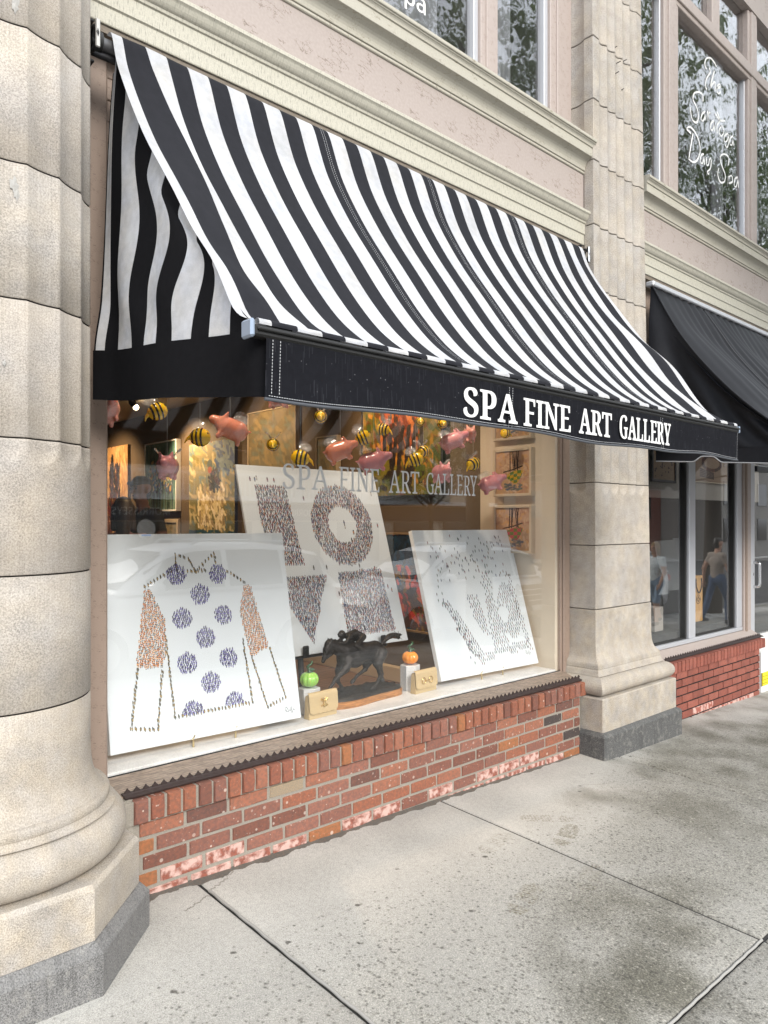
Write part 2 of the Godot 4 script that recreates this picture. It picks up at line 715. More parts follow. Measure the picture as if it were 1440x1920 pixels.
# the pavement's own wear, unique over 8.192 m along the wall (from x = 0.4) and 4.096 m out from it (from z = -0.3): bare aggregate, damp stains, gum, shoe prints
func pavement_texture() -> ImageTexture:
	var w := 2048
	var h := 1024
	var s := 512
	var fine := noise(s, 0.48, 101, 1)
	var wide := noise(s, 0.010, 103, 5)
	var damp := noise(s, 0.014, 104, 5)
	# [x, z, radius along x, radius along z, how damp or worn, 0 worn or 1 damp]
	var spots := [
		[4.25, 0.50, 0.42, 0.26, 0.75, 1], [3.95, 0.48, 0.30, 0.14, 0.7, 1], [4.55, 0.33, 0.25, 0.15, 0.5, 1], [4.15, 0.80, 0.35, 0.15, 0.5, 1], [6.6, 0.6, 1.7, 1.0, 0.75, 1],
		[2.80, 1.50, 0.50, 0.30, 0.75, 1], [2.45, 1.72, 0.35, 0.25, 0.7, 1], [4.9, 1.15, 0.9, 0.45, 0.55, 1], [2.75, 1.45, 0.55, 0.45, 0.9, 0], [2.4, 1.7, 0.45, 0.35, 0.85, 0], [3.9, 1.6, 1.2, 0.7, 0.85, 0], [5.6, 1.3, 1.5, 0.9, 0.95, 0], [5.0, 0.9, 0.9, 0.5, 0.8, 0], [1.6, 1.5, 0.9, 0.5, 0.4, 0], [4.4, 1.1, 0.9, 0.4, 0.5, 0],
	]
	var worn_at := PackedFloat32Array()
	var wet_at := PackedFloat32Array()
	for y in h / 4:
		for x in w / 4:
			var wo := 0.0
			var we := 0.0
			for p in spots:
				var q: float = ((0.4 + x * 0.016 - p[0]) / p[2]) ** 2 + ((-0.3 + y * 0.016 - p[1]) / p[3]) ** 2
				if q < 2.0:
					var k: float = p[4] * clampf((2.0 - q) * 0.75, 0.0, 1.0)
					if p[5] == 0:
						wo = maxf(wo, k)
					else:
						we = maxf(we, k)
			worn_at.append(wo)
			wet_at.append(we)
	var d := PackedByteArray()
	d.resize(w * h * 3)
	for y in h:
		var z := -0.3 + y * 0.004
		for x in w:
			var wi := wide[((y / 2) % s) * s + (x / 2) % s] / 255.0
			var da := damp[((y / 2 + 100) % s) * s + (x / 2 + 37) % s] / 255.0
			var at := (y / 4) * (w / 4) + x / 4
			var worn := maxf(clampf((z - 0.45) * 0.75, 0.0, 0.6), worn_at[at])
			var wet := wet_at[at]
			worn = clampf(worn * (0.35 + 1.3 * wi), 0.0, 1.0)
			wet = clampf(wet * clampf((da - 0.34) * 2.2 + (wi - 0.5) * 1.4, 0.0, 1.2), 0.0, 1.0)
			var stone := clampf((fine[(y % s) * s + x % s] - 132.0) / 40.0 + rng.randf_range(-0.75, 0.75), -1.2, 1.2)
			var v := 240.0 + (wi - 0.5) * 36.0 + stone * (5.0 + 16.0 * worn) - 54.0 * worn - 68.0 * wet
			var i := (y * w + x) * 3
			d[i] = int(clampf(v, 0, 255))
			d[i + 1] = int(clampf(v - 1.0 * worn - 1.0 * wet, 0, 255))
			d[i + 2] = int(clampf(v - 5.0 * worn - 7.0 * wet, 0, 255))
	var im := Image.create_from_data(w, h, false, Image.FORMAT_RGB8, d)
	im.convert(Image.FORMAT_RGBA8)
	rng.seed = 77
	# single stones of the aggregate, dark and light
	for k in 190000:
		var x := rng.randi_range(0, w - 1)
		var y := rng.randi_range(40, h - 1)
		var p := clampf((y * 0.004 - 0.75) * 0.75, 0.0, 0.6)
		p = maxf(p, worn_at[(y / 4) * (w / 4) + x / 4]) * (0.45 + 1.3 * wide[((y / 2) % s) * s + (x / 2) % s] / 255.0)
		if rng.randf() < p:
			var t := rng.randf_range(0.22, 0.52)
			splat(im, x, y, rng.randf_range(0.2, 1.25), Color(t, t * 0.98, t * 0.93, rng.randf_range(0.3, 0.75)) if rng.randf() < 0.8 else Color(0.98, 0.97, 0.94, 0.6))
	# gum and drips
	for g in [[4.28, 0.28], [4.02, 0.36], [3.93, 0.41], [4.80, 0.45], [4.85, 0.24], [4.68, 0.21], [2.35, 0.45], [2.0, 0.58], [2.78, 0.62], [2.35, 0.9], [1.15, 0.62], [1.42, 0.55], [1.0, 0.9], [1.62, 0.62], [5.9, 0.9], [5.2, 0.8]]:
		var gx := int((g[0] - 0.4) / 0.004)
		var gy := int((g[1] + 0.3) / 0.004)
		splat(im, gx, gy, rng.randf_range(1.2, 2.6), Color(0.4, 0.39, 0.38, 0.75))
		splat(im, gx + 2, gy + 1, rng.randf_range(0.8, 2.2), Color(0.42, 0.41, 0.4, 0.7))
	for k in 260:
		splat(im, rng.randi_range(0, w - 1), rng.randi_range(60, h - 1), rng.randf_range(0.4, 1.2), Color(0.35, 0.34, 0.33, rng.randf_range(0.3, 0.7)))
	# ribbed shoe prints: sole and heel
	for p in [[2.62, 0.98, 0.5, 0.8], [3.33, 0.72, 0.55, 1.0], [3.42, 0.53, 2.2, 0.5], [3.02, 1.05, 0.6, 0.45], [2.95, 0.55, 0.4, 0.3]]:
		var dir := Vector2(cos(p[2]), -sin(p[2]) * 0.6).normalized()
		for k in 900:
			var along := rng.randf_range(-0.15, 0.15)
			var across := rng.randf_range(-0.045, 0.045)
			if absf(fposmod(along, 0.018) - 0.009) > 0.0055 or (along > -0.07 and along < -0.03) or absf(across) > 0.047 - maxf(0.0, absf(along) - 0.10) * 0.6:
				continue
			var q: Vector2 = Vector2(p[0], p[1]) + dir * along + dir.orthogonal() * across
			splat(im, int((q.x - 0.4) / 0.004), int((q.y + 0.3) / 0.004), 0.7, Color(0.55, 0.52, 0.44, 0.55 * p[3]))
	# hairline cracks
	for p in [[1.42, 0.18, 1.75, 0.08], [4.05, 0.36, 5.05, 0.75], [4.85, 0.20, 5.0, 0.55], [6.1, 0.5, 7.6, 0.7]]:
		var n := 260
		var drift := 0.0
		for k in n:
			var t := float(k) / n
			drift = clampf(drift + rng.randf_range(-0.004, 0.004), -0.05, 0.05)
			var q := Vector2(lerpf(p[0], p[2], t), lerpf(p[1], p[3], t) + 0.03 * sin(t * 5.0) + drift)
			splat(im, int((q.x - 0.4) / 0.004), int((q.y + 0.3) / 0.004), 0.2, Color(0.45, 0.43, 0.4, 0.5))
	return ImageTexture.create_from_image(im)


func make_materials(T: Dictionary) -> void:
	M.stone = blotch(grain(mat(0.56, 0.515, 0.47, 0.9), T.stone, 1.0, T.stone_h, 0.12), T.weather, 1.9)
	M.stone_b = blotch(grain(mat(0.535, 0.495, 0.452, 0.9), T.stone, 1.07, T.stone_h, 0.14), T.weather, 1.3)
	M.stone_c = blotch(grain(mat(0.575, 0.527, 0.477, 0.9), T.stone, 0.93, T.stone_h, 0.10), T.weather, 2.3)
	M.stone_base = blotch(grain(mat(0.57, 0.518, 0.458, 0.9), T.stone, 0.8, T.stone_h, 0.14), T.weather, 0.9)
	M.stone_joint = mat(0.10, 0.085, 0.075, 0.95)
	M.granite = blotch(grain(mat(0.27, 0.265, 0.26, 0.85), T.granite, 0.5, T.granite_h, 0.10), T.scuff, 0.55, BaseMaterial3D.BLEND_MODE_MIX)
	M.granite_dark = blotch(grain(mat(0.15, 0.15, 0.148, 0.8), T.granite, 0.6, T.granite_h, 0.06), T.scuff, 0.8, BaseMaterial3D.BLEND_MODE_MIX)
	M.mortar = grain(mat(0.36, 0.33, 0.29, 0.95), T.concrete, 0.3, T.concrete_h, 0.2)
	M.mortar_dark = grain(mat(0.014, 0.011, 0.01, 0.95), T.concrete, 0.3)
	M.bricks = []
	for c in [[0.33, 0.122, 0.077], [0.375, 0.142, 0.084], [0.285, 0.118, 0.084], [0.20, 0.095, 0.073], [0.40, 0.165, 0.104], [0.30, 0.132, 0.097], [0.24, 0.10, 0.071], [0.35, 0.155, 0.112]]:
		M.bricks.append(blotch(grain(mat(c[0], c[1], c[2], 0.9), T.brick, 0.35, T.brick_h, 0.12), T.specks, 0.75, BaseMaterial3D.BLEND_MODE_MIX))
	M.brick_orange = blotch(grain(mat(0.42, 0.17, 0.075, 0.9), T.brick, 0.35, T.brick_h, 0.12), T.specks, 0.9, BaseMaterial3D.BLEND_MODE_MIX)
	M.brick_dark = blotch(grain(mat(0.085, 0.065, 0.06, 0.9), T.brick, 0.35, T.brick_h, 0.12), T.specks, 0.55, BaseMaterial3D.BLEND_MODE_MIX)
	M.brick_tan = grain(mat(0.50, 0.39, 0.27, 0.95), T.brick, 0.12, T.brick_h, 0.3)
	M.brick_salt = blotch(grain(mat(0.38, 0.13, 0.09, 0.95), T.brick, 0.3, T.brick_h, 0.25), T.salts, 0.33, BaseMaterial3D.BLEND_MODE_MIX)
	M.brick_red = []
	for c in [[0.42, 0.13, 0.09], [0.48, 0.155, 0.11], [0.38, 0.115, 0.08]]:
		M.brick_red.append(blotch(grain(mat(c[0], c[1], c[2], 0.75), T.brick, 0.3, T.brick_h, 0.06), T.weather, 0.8))
	M.brick_red_salt = blotch(grain(mat(0.46, 0.13, 0.09, 0.9), T.brick, 0.3, T.brick_h, 0.2), T.salts, 0.4, BaseMaterial3D.BLEND_MODE_MIX)
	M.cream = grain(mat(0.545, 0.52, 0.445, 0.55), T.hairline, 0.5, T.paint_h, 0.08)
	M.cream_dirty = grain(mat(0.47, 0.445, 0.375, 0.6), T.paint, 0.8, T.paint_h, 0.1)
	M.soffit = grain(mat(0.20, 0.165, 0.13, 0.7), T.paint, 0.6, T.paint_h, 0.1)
	M.pink = grain(mat(0.415, 0.355, 0.325, 0.6), T.paint, 1.1, T.paint_h, 0.1)
	M.pink_frame = grain(mat(0.43, 0.362, 0.33, 0.55), T.paint, 0.35, T.paint_h, 0.06)
	M.taupe = grain(mat(0.30, 0.225, 0.18, 0.5), T.paint, 0.3, T.paint_h, 0.12)
	M.taupe_sill = blotch(grain(mat(0.40, 0.335, 0.29, 0.55), T.paint, 0.25, T.paint_h, 0.15), T.wood, 0.3)
	M.spike = mat(0.035, 0.022, 0.02, 0.6)
	M.glass = mat(0.9, 0.95, 0.93, 0.0)
	M.glass.transparency = BaseMaterial3D.TRANSPARENCY_ALPHA
	M.glass.albedo_color.a = 0.006
	M.glass.metallic_specular = 0.5
	M.glass_old = M.glass.duplicate()
	M.glass_old.metallic_specular = 0.5
	M.glass_old.normal_enabled = true
	M.glass_old.normal_texture = T.ripple
	M.glass_old.normal_scale = 0.05
	M.glass_old.uv1_triplanar = true
	M.glass_old.uv1_scale = Vector3.ONE / 1.3
	M.cloth_white = blotch(grain(mat(0.64, 0.645, 0.665, 0.85), T.cloth, 0.25), T.weather, 1.3)
	M.cloth_white.backlight_enabled = true
	M.cloth_white.backlight = lin(0.32, 0.32, 0.32)
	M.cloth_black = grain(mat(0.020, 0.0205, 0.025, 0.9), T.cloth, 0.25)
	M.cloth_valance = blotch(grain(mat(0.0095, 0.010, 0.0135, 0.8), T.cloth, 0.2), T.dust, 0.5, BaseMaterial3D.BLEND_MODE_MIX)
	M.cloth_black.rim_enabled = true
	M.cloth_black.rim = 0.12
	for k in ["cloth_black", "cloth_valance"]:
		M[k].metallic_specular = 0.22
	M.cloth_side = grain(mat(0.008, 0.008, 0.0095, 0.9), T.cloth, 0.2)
	M.cloth_second = grain(mat(0.014, 0.0145, 0.018, 0.6), T.cloth, 0.3)
	M.cloth_side.metallic_specular = 0.2
	M.cloth_second.metallic_specular = 0.3
	M.piping = mat(0.33, 0.33, 0.34, 0.8)
	M.thread = mat(0.55, 0.56, 0.58, 0.8)
	M.paint_white = mat(0.82, 0.82, 0.80, 0.6)
	M.silver = mat(0.82, 0.84, 0.85, 0.5)
	M.tube_grey = mat(0.10, 0.10, 0.105, 0.4, 0.4)
	M.dark_metal = mat(0.03, 0.03, 0.033, 0.4, 0.5)
	M.black_iron = mat(0.02, 0.02, 0.02, 0.55, 0.3)
	M.steel = mat(0.5, 0.52, 0.55, 0.35, 0.9)
	M.aluminium = mat(0.52, 0.53, 0.56, 0.4, 0.35)
	M.aluminium_blue = mat(0.28, 0.34, 0.43, 0.35, 0.4)
	M.bright_steel = mat(0.75, 0.75, 0.75, 0.2, 1.0)
	M.white_board = grain(mat(0.76, 0.76, 0.75, 0.35), T.cloth, 0.8)
	M.canvas_edge = mat(0.76, 0.78, 0.78, 0.6)
	M.wall_cream = mat(0.56, 0.49, 0.39, 0.7)
	M.wall_brown = mat(0.095, 0.068, 0.042, 0.7)
	M.wall_grey = mat(0.3, 0.28, 0.25, 0.8)
	M.ceiling = mat(0.55, 0.47, 0.37, 0.9)
	M.floor_wood = grain(mat(0.26, 0.155, 0.095, 0.4), T.wood, 1.2)
	M.carpet = grain(mat(0.035, 0.037, 0.04, 0.95), T.concrete, 0.4)
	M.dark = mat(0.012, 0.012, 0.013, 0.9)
	M.frame_wood = grain(mat(0.30, 0.21, 0.11, 0.5), T.wood, 0.4)
	M.frame_pale = mat(0.50, 0.42, 0.31, 0.5)
	M.frame_black = mat(0.015, 0.014, 0.013, 0.4)
	M.bronze = grain(mat(0.028, 0.021, 0.017, 0.27, 0.45), T.granite, 0.08, T.granite_h, 0.12)
	M.plinth_wood = grain(mat(0.50, 0.23, 0.08, 0.3), T.wood, 0.35)
	M.gold = mat(0.72, 0.52, 0.22, 0.25, 1.0)
	M.brass = mat(0.60, 0.48, 0.26, 0.3, 1.0)
	M.bag = grain(mat(0.60, 0.45, 0.24, 0.6), T.cloth, 0.05, T.granite_h, 0.1)
	M.pumpkin = glassy(0.82, 0.27, 0.01)
	M.pumpkin_green = glassy(0.30, 0.58, 0.10)
	M.stem_green = glassy(0.03, 0.09, 0.04)
	M.pig = glassy(0.92, 0.42, 0.36)
	grain(M.pig, T.stone, 0.12)
	M.pig_rose = glassy(0.80, 0.34, 0.38)
	M.pig_coral = glassy(0.95, 0.36, 0.24)
	grain(M.pig_rose, T.stone, 0.12)
	grain(M.pig_coral, T.stone, 0.12)
	M.patch = mat(0.36, 0.35, 0.33, 0.9)
	M.letter_white = mat(0.70, 0.70, 0.69, 0.7)
	M.bee_yellow = glassy(0.78, 0.48, 0.015)
	M.bee_black = glassy(0.025, 0.015, 0.008)
	M.wing = mat(0.85, 0.85, 0.85, 0.12)
	M.wing.transparency = BaseMaterial3D.TRANSPARENCY_ALPHA
	M.wing.albedo_color.a = 0.14
	M.nylon = mat(0.5, 0.5, 0.5, 0.4)
	M.curtain = mat(0.14, 0.145, 0.16, 0.9)
	M.curtain.backlight_enabled = true
	M.curtain.backlight = lin(0.1, 0.1, 0.1)
	M.skin = mat(0.55, 0.33, 0.23, 0.6)
	M.figure = mat(1, 1, 1, 0.8)
	M.figure.vertex_color_use_as_albedo = true
	M.hair_dark = mat(0.025, 0.018, 0.014, 0.5)
	M.hair_fair = mat(0.35, 0.22, 0.10, 0.6)
	M.car_white = mat(0.80, 0.80, 0.80, 0.25)
	M.car_white.clearcoat_enabled = true
	M.car_white.clearcoat = 1.0
	M.car_glass = mat(0.01, 0.012, 0.013, 0.03)
	M.car_glass.metallic_specular = 0.9
	M.rubber = mat(0.02, 0.02, 0.02, 0.8)
	M.rim = mat(0.45, 0.45, 0.46, 0.3, 0.9)
	M.lamp_glass = mat(0.9, 0.9, 0.9, 0.05)
	M.tail_red = mat(0.4, 0.02, 0.02, 0.15)
	M.asphalt = grain(mat(0.06, 0.06, 0.062, 0.9), T.concrete, 0.5, T.concrete_h, 0.3)
	M.pavement_bed = mat(0.02, 0.019, 0.018, 0.95)
	M.slab = grain(mat(0.595, 0.582, 0.555, 0.9), T.concrete, 0.9, T.concrete_h, 0.18)
	M.slab.detail_enabled = true
	M.slab.detail_albedo = T.pavement
	M.slab.detail_blend_mode = BaseMaterial3D.BLEND_MODE_MUL
	M.slab.detail_uv_layer = BaseMaterial3D.DETAIL_UV_2
	M.kerb = grain(mat(0.40, 0.39, 0.37, 0.9), T.granite, 0.4)
	M.sealant = mat(0.30, 0.29, 0.27, 0.8)
	M.sticker = mat(0.6, 0.6, 0.6, 0.5)
	M.sticker.transparency = BaseMaterial3D.TRANSPARENCY_ALPHA
	M.sticker.albedo_color.a = 0.16
	M.sticker_blue = mat(0.25, 0.33, 0.5, 0.5)
	M.hem_grey = mat(0.06, 0.065, 0.075, 0.8)
	M.cloth_seam = mat(0.05, 0.05, 0.055, 0.6)
	M.bright_iron = mat(0.42, 0.41, 0.39, 0.45, 0.6)
	M.dirt = grain(mat(0.19, 0.165, 0.14, 0.95), T.brick, 0.25, T.concrete_h, 0.5)
	M.facade_pale = mat(0.62, 0.56, 0.46, 0.8)
	M.facade_red = grain(mat(0.28, 0.10, 0.07, 0.9), T.brick, 0.8)
	M.navy = mat(0.02, 0.025, 0.05, 0.7)
	M.bark = grain(mat(0.09, 0.07, 0.055, 0.95), T.granite, 0.5, T.granite_h, 0.8)
	M.leaf = mat(0.06, 0.095, 0.035, 0.6)
	M.leaf.backlight_enabled = true
	M.leaf.backlight = lin(0.10, 0.14, 0.03)
	M.yellow = mat(0.80, 0.68, 0.02, 0.5)
	M.yellow_dark = mat(0.35, 0.30, 0.02, 0.6)
	M.bulb = mat(1, 0.95, 0.85, 0.5)
	M.bulb.emission_enabled = true
	M.bulb.emission = Color(1.0, 0.90, 0.72)
	M.bulb.emission_energy_multiplier = 4.0
	M.flag_red = mat(0.35, 0.02, 0.03, 0.8)
	M.flag_blue = mat(0.02, 0.03, 0.12, 0.8)
	M.paper_bag = grain(mat(0.62, 0.36, 0.13, 0.8), T.cloth, 0.3)
	M.film = mat(0.75, 0.8, 0.82, 0.35)
	M.wall_dim = mat(0.09, 0.085, 0.078, 0.8)
	M.film.transparency = BaseMaterial3D.TRANSPARENCY_ALPHA
	M.film.albedo_color.a = 0.35


func glassy(r: float, g: float, b: float) -> StandardMaterial3D:
	var m := mat(r, g, b, 0.18)
	m.clearcoat_enabled = true
	m.clearcoat = 0.45
	m.clearcoat_roughness = 0.03
	m.subsurf_scatter_enabled = true
	m.subsurf_scatter_strength = 0.25
	return m


func _ready() -> void:
	# camera: level, its lens shifted by a hair
	var cam := Camera3D.new()
	cam.name = "camera"
	cam.projection = Camera3D.PROJECTION_FRUSTUM
	cam.keep_aspect = Camera3D.KEEP_HEIGHT
	cam.near = 0.05
	cam.far = 300.0
	cam.size = 0.05 * 1920.0 / 1380.0
	cam.frustum_offset = Vector2(0.0, 0.05 * 20.0 / 1380.0)
	cam.position = Vector3(0.0, 1.55, 2.92)
	cam.rotation.y = -(PI / 2.0 - atan(1500.0 / 1380.0))
	cam.current = true
	add_child(cam)
	# a bright, overcast sky
	var around := WorldEnvironment.new()
	around.name = "surroundings"
	var e := Environment.new()
	e.background_mode = Environment.BG_SKY
	var sky := ProceduralSkyMaterial.new()
	sky.sky_top_color = Color(0.93, 0.96, 1.0)
	sky.sky_horizon_color = Color(0.93, 0.95, 0.98)
	sky.sky_curve = 0.3
	sky.ground_bottom_color = Color(0.35, 0.35, 0.34)
	sky.ground_horizon_color = Color(0.6, 0.6, 0.6)
	sky.sky_energy_multiplier = 1.0
	e.sky = Sky.new()
	e.sky.sky_material = sky
	e.tonemap_mode = Environment.TONE_MAPPER_LINEAR
	e.tonemap_exposure = 2.65
	e.sdfgi_enabled = true
	e.ssao_enabled = true
	e.ssil_enabled = true
	around.environment = e
	add_child(around)
	var sun := DirectionalLight3D.new()
	sun.name = "sun"
	sun.light_energy = 0.5
	sun.light_color = Color(1.0, 0.985, 0.96)
	sun.light_angular_distance = 25.0
	sun.shadow_enabled = true
	sun.look_at_from_position(Vector3(-3.0, 7.0, 11.0), Vector3.ZERO)
	add_child(sun)

	rng.seed = 1
	make_materials(make_textures())
	build_pavement()
	build_shell()
	build_column()
	build_pilaster()
	build_entablature(-0.6, 4.765, "pale", "above the striped awning, between the two stone columns")
	build_entablature(5.545, 10.2, "far", "above the black awning, right of the stone pilaster")
	build_upper_windows()
	build_brick_wall()
	build_second_brick_wall()
	build_shop_window()
	build_striped_awning()
	build_black_awning()
	build_second_shop()
	build_display()
	build_horse()
	build_ornaments()
	build_gallery()
	build_street()


# ---------------------------------------------------------------- pavement and the building's body
func build_pavement() -> void:
	var root := Node3D.new()
	root.name = "pavement"
	root.set_meta("kind", "structure")
	add_child(root)
	var bed := MB.new()
	var g := func(x: float, z: float, dy: float) -> Vector3: return Vector3(x, ground_y(x, z) + dy, z)
	bed.quad(g.call(-14.0, 4.9, -0.009), g.call(30.0, 4.9, -0.009), g.call(30.0, -0.35, -0.009), g.call(-14.0, -0.35, -0.009))
	part("bed", bed.mesh(), M.pavement_bed, root)
	var xs := [-14.0, -9.4, -6.3, -3.14, -1.57, 0.0, 1.573, 3.133, 4.778, 6.35, 7.92, 9.5, 11.1, 12.7, 14.3, 16.0, 18.0, 21.0, 25.0, 30.0]
	var zs := [-0.30, 1.768, 3.35, 4.88]
	rng.seed = 9
	for i in xs.size() - 1:
		for j in zs.size() - 1:
			var b := MB.new()
			b.smooth(1)
			var gap := 0.006
			var lift := rng.randf_range(-0.002, 0.002)
			var x0: float = xs[i] + gap
			var x1: float = xs[i + 1] - gap
			var z0: float = zs[j] + gap
			var z1: float = zs[j + 1] - gap
			var us := [x0, x0 + 0.004, x0 + 0.012]
			var n := 10
			for k in range(1, n):
				us.append(lerpf(x0, x1, float(k) / n))
			us.append_array([x1 - 0.012, x1 - 0.004, x1])
			var ws := [z0, z0 + 0.004, z0 + 0.012]
			for k in range(1, n):
				ws.append(lerpf(z0, z1, float(k) / n))
			ws.append_array([z1 - 0.012, z1 - 0.004, z1])
			var hat := func(t: float, lo: float, hi: float) -> float:
				var d := minf(t - lo, hi - t)
				return -0.028 if d < 0.002 else -0.004 if d < 0.008 else -0.0008 if d < 0.02 else 0.0
			for a in us.size() - 1:
				for c in ws.size() - 1:
					var q := []
					for p in [[a, c + 1], [a + 1, c + 1], [a + 1, c], [a, c]]:
						var x: float = us[p[0]]
						var z: float = ws[p[1]]
						q.append(Vector3(x, ground_y(x, z) + lift + minf(hat.call(x, x0, x1), hat.call(z, z0, z1)), z))
					for t in [0, 2, 1, 0, 3, 2]:
						b.st.set_uv2(Vector2((q[t].x - 0.4) / 8.192, (q[t].z + 0.3) / 4.096))
						b.st.add_vertex(q[t])
			part("slab", b.mesh(), M.slab, root)
	# old sealant that stands up along one joint and across the far long joint
	var b := MB.new()
	b.smooth(1)
	var path := []
	for k in 40:
		var z := lerpf(0.10, 1.76, k / 39.0)
		path.append(Vector3(1.580 + 0.002 * sin(k * 1.7), ground_y(1.58, z) - 0.003, z))
	b.tube(path, 0.0065, -1.0, 6)
	part("joint_sealant", b.mesh(), M.sealant, root)
	b = MB.new()
	b.smooth(1)
	path = []
	for k in 40:
		var x := lerpf(1.7, 3.13, k / 39.0)
		path.append(Vector3(x, ground_y(x, 1.768) - 0.002, 1.768 + 0.0012 * sin(k * 2.1)))
	b.tube(path, 0.0055, -1.0, 6)
	part("joint_sealant", b.mesh(), M.sealant, root)
	# dirt and crumbled mortar at the foot of the wall
	b = MB.new()
	b.smooth(1)
	var rows := []
	for k in 2:
		rows.append(PackedVector3Array())
	for k in 300:
		var x := lerpf(1.2, 4.62, k / 299.0)
		var w := 0.026 + 0.012 * sin(k * 0.21) + 0.008 * sin(k * 0.63) + rng.randf_range(0.0, 0.008)
		w *= 1.0 - 0.55 * (x - 1.2) / 3.4
		rows[0].append(Vector3(x, ground_y(x, w) + 0.001, w))
		rows[1].append(Vector3(x, ground_y(x, 0) + 0.012, -0.01))
	b.grid(rows)
	struct("dirt", b.mesh(), M.dirt)
	# kerb and road
	var ks := MB.new()
	for i in 22:
		var x0 := -14.0 + i * 2.0
		var x1 := x0 + 1.99
		var lo := [Vector3(x0, ground_y(x0, 4.9) - 0.3, 4.89), Vector3(x1, ground_y(x1, 4.9) - 0.3, 4.89)]
		var k := MB.new()
		var c := 0.012
		var prof := [Vector2(4.89, -0.3), Vector2(5.05, -0.3), Vector2(5.05, -0.012), Vector2(5.05 - c, 0.0), Vector2(4.89, 0.0)]
		for t in prof.size():
			var p: Vector2 = prof[t]
			var q: Vector2 = prof[(t + 1) % prof.size()]
			k.quad(Vector3(x0, ground_y(x0, 5) + p.y, p.x), Vector3(x1, ground_y(x1, 5) + p.y, p.x), Vector3(x1, ground_y(x1, 5) + q.y, q.x), Vector3(x0, ground_y(x0, 5) + q.y, q.x))
		part("kerb_stone", k.mesh(), M.kerb, root)
	b = MB.new()
	var r := func(x: float, z: float) -> Vector3: return Vector3(x, ground_y(x, 5.0) - 0.14 - 0.004 * absf(z - 17.0) * 0.0, z)
	b.quad(r.call(-80.0, 31.0), r.call(120.0, 31.0), r.call(120.0, 5.04), r.call(-80.0, 5.04))
	struct("road", b.mesh(), M.asphalt)
	b = MB.new()
	b.quad(Vector3(-150, -4.8, 150), Vector3(150, -4.8, 150), Vector3(150, -4.8, -60), Vector3(-150, -4.8, -60))
	struct("ground", b.mesh(), M.asphalt)
	b = MB.new()
	var f := func(x: float, z: float) -> Vector3: return Vector3(x, ground_y(x, 5.0) + 0.0, z)
	b.quad(f.call(-80.0, 36.0), f.call(120.0, 36.0), f.call(120.0, 31.0), f.call(-80.0, 31.0))
	b.quad(f.call(-80.0, 31.0) - Vector3(0, 0.3, 0), f.call(120.0, 31.0) - Vector3(0, 0.3, 0), f.call(120.0, 31.0), f.call(-80.0, 31.0))
	struct("far_pavement", b.mesh(), M.kerb)


func build_shell() -> void:
	# floors, ceilings and walls of the rooms behind the shop front; every wall has thickness
	struct("gallery_floor", boxm(Vector3(-3.2, 0.0, -9.8), Vector3(4.66, 0.10, -0.30)), M.floor_wood)
	struct("gallery_ceiling", boxm(Vector3(-3.2, 3.10, -9.8), Vector3(4.66, 3.25, -0.25)), M.ceiling)
	struct("gallery_party_wall", boxm(Vector3(4.66, -0.3, -9.8), Vector3(4.745, 4.0, -0.95)), M.wall_brown)
	struct("gallery_back_wall", boxm(Vector3(-3.4, 0.0, -10.0), Vector3(4.745, 4.0, -9.8)), M.wall_brown)
	struct("gallery_left_wall", boxm(Vector3(-3.4, -0.3, -9.8), Vector3(-3.2, 4.0, -0.3)), M.wall_brown)
	struct("gallery_front_wall", boxm(Vector3(-3.4, -0.3, -0.40), Vector3(1.10, 4.0, -0.20)), M.taupe)
	struct("window_reveal_wall", boxm(Vector3(4.62, 0.1, -0.95), Vector3(4.745, 3.6, -0.23), 0.004), M.wall_cream)
	struct("skirting_board", boxm(Vector3(4.60, 0.10, -9.7), Vector3(4.66, 0.24, -0.96), 0.008), M.frame_pale)
	struct("upper_floor", boxm(Vector3(-3.4, 3.62, -10.0), Vector3(12.0, 4.30, -0.22)), M.wall_grey)
	struct("shop_party_wall", boxm(Vector3(4.745, -0.4, -9.8), Vector3(5.6, 7.4, -0.26)), M.wall_dim)
	struct("second_shop_floor", boxm(Vector3(5.6, -0.4, -6.0), Vector3(12.0, 0.0, -0.16)), M.carpet)
	struct("second_shop_back_wall", boxm(Vector3(5.6, 0.0, -6.2), Vector3(12.0, 4.0, -6.0)), M.wall_dim)
	struct("second_shop_ceiling", boxm(Vector3(5.6, 2.95, -6.0), Vector3(12.0, 3.10, -0.25)), M.ceiling)
	struct("second_shop_end_wall", boxm(Vector3(12.0, -0.4, -6.2), Vector3(12.2, 7.4, -0.16)), M.wall_dim)
	struct("upper_back_wall", boxm(Vector3(-3.4, 4.30, -3.2), Vector3(12.0, 7.4, -3.0)), M.dark)
	struct("upper_left_wall", boxm(Vector3(-3.4, 4.30, -3.0), Vector3(-3.2, 7.4, -0.22)), M.dark)
	struct("roof", boxm(Vector3(-3.4, 7.4, -10.0), Vector3(12.2, 7.6, -0.1)), M.wall_grey)
	struct("upper_wall", boxm(Vector3(-3.4, 6.95, -0.4), Vector3(12.0, 7.4, -0.16)), M.pink)


# a run of mouldings along x: outline of (z, y) points, open at the back
func moulding(outline: Array, x0: float, x1: float) -> ArrayMesh:
	var b := MB.new()
	b.extrude(outline, x0, x1)
	return b.mesh()


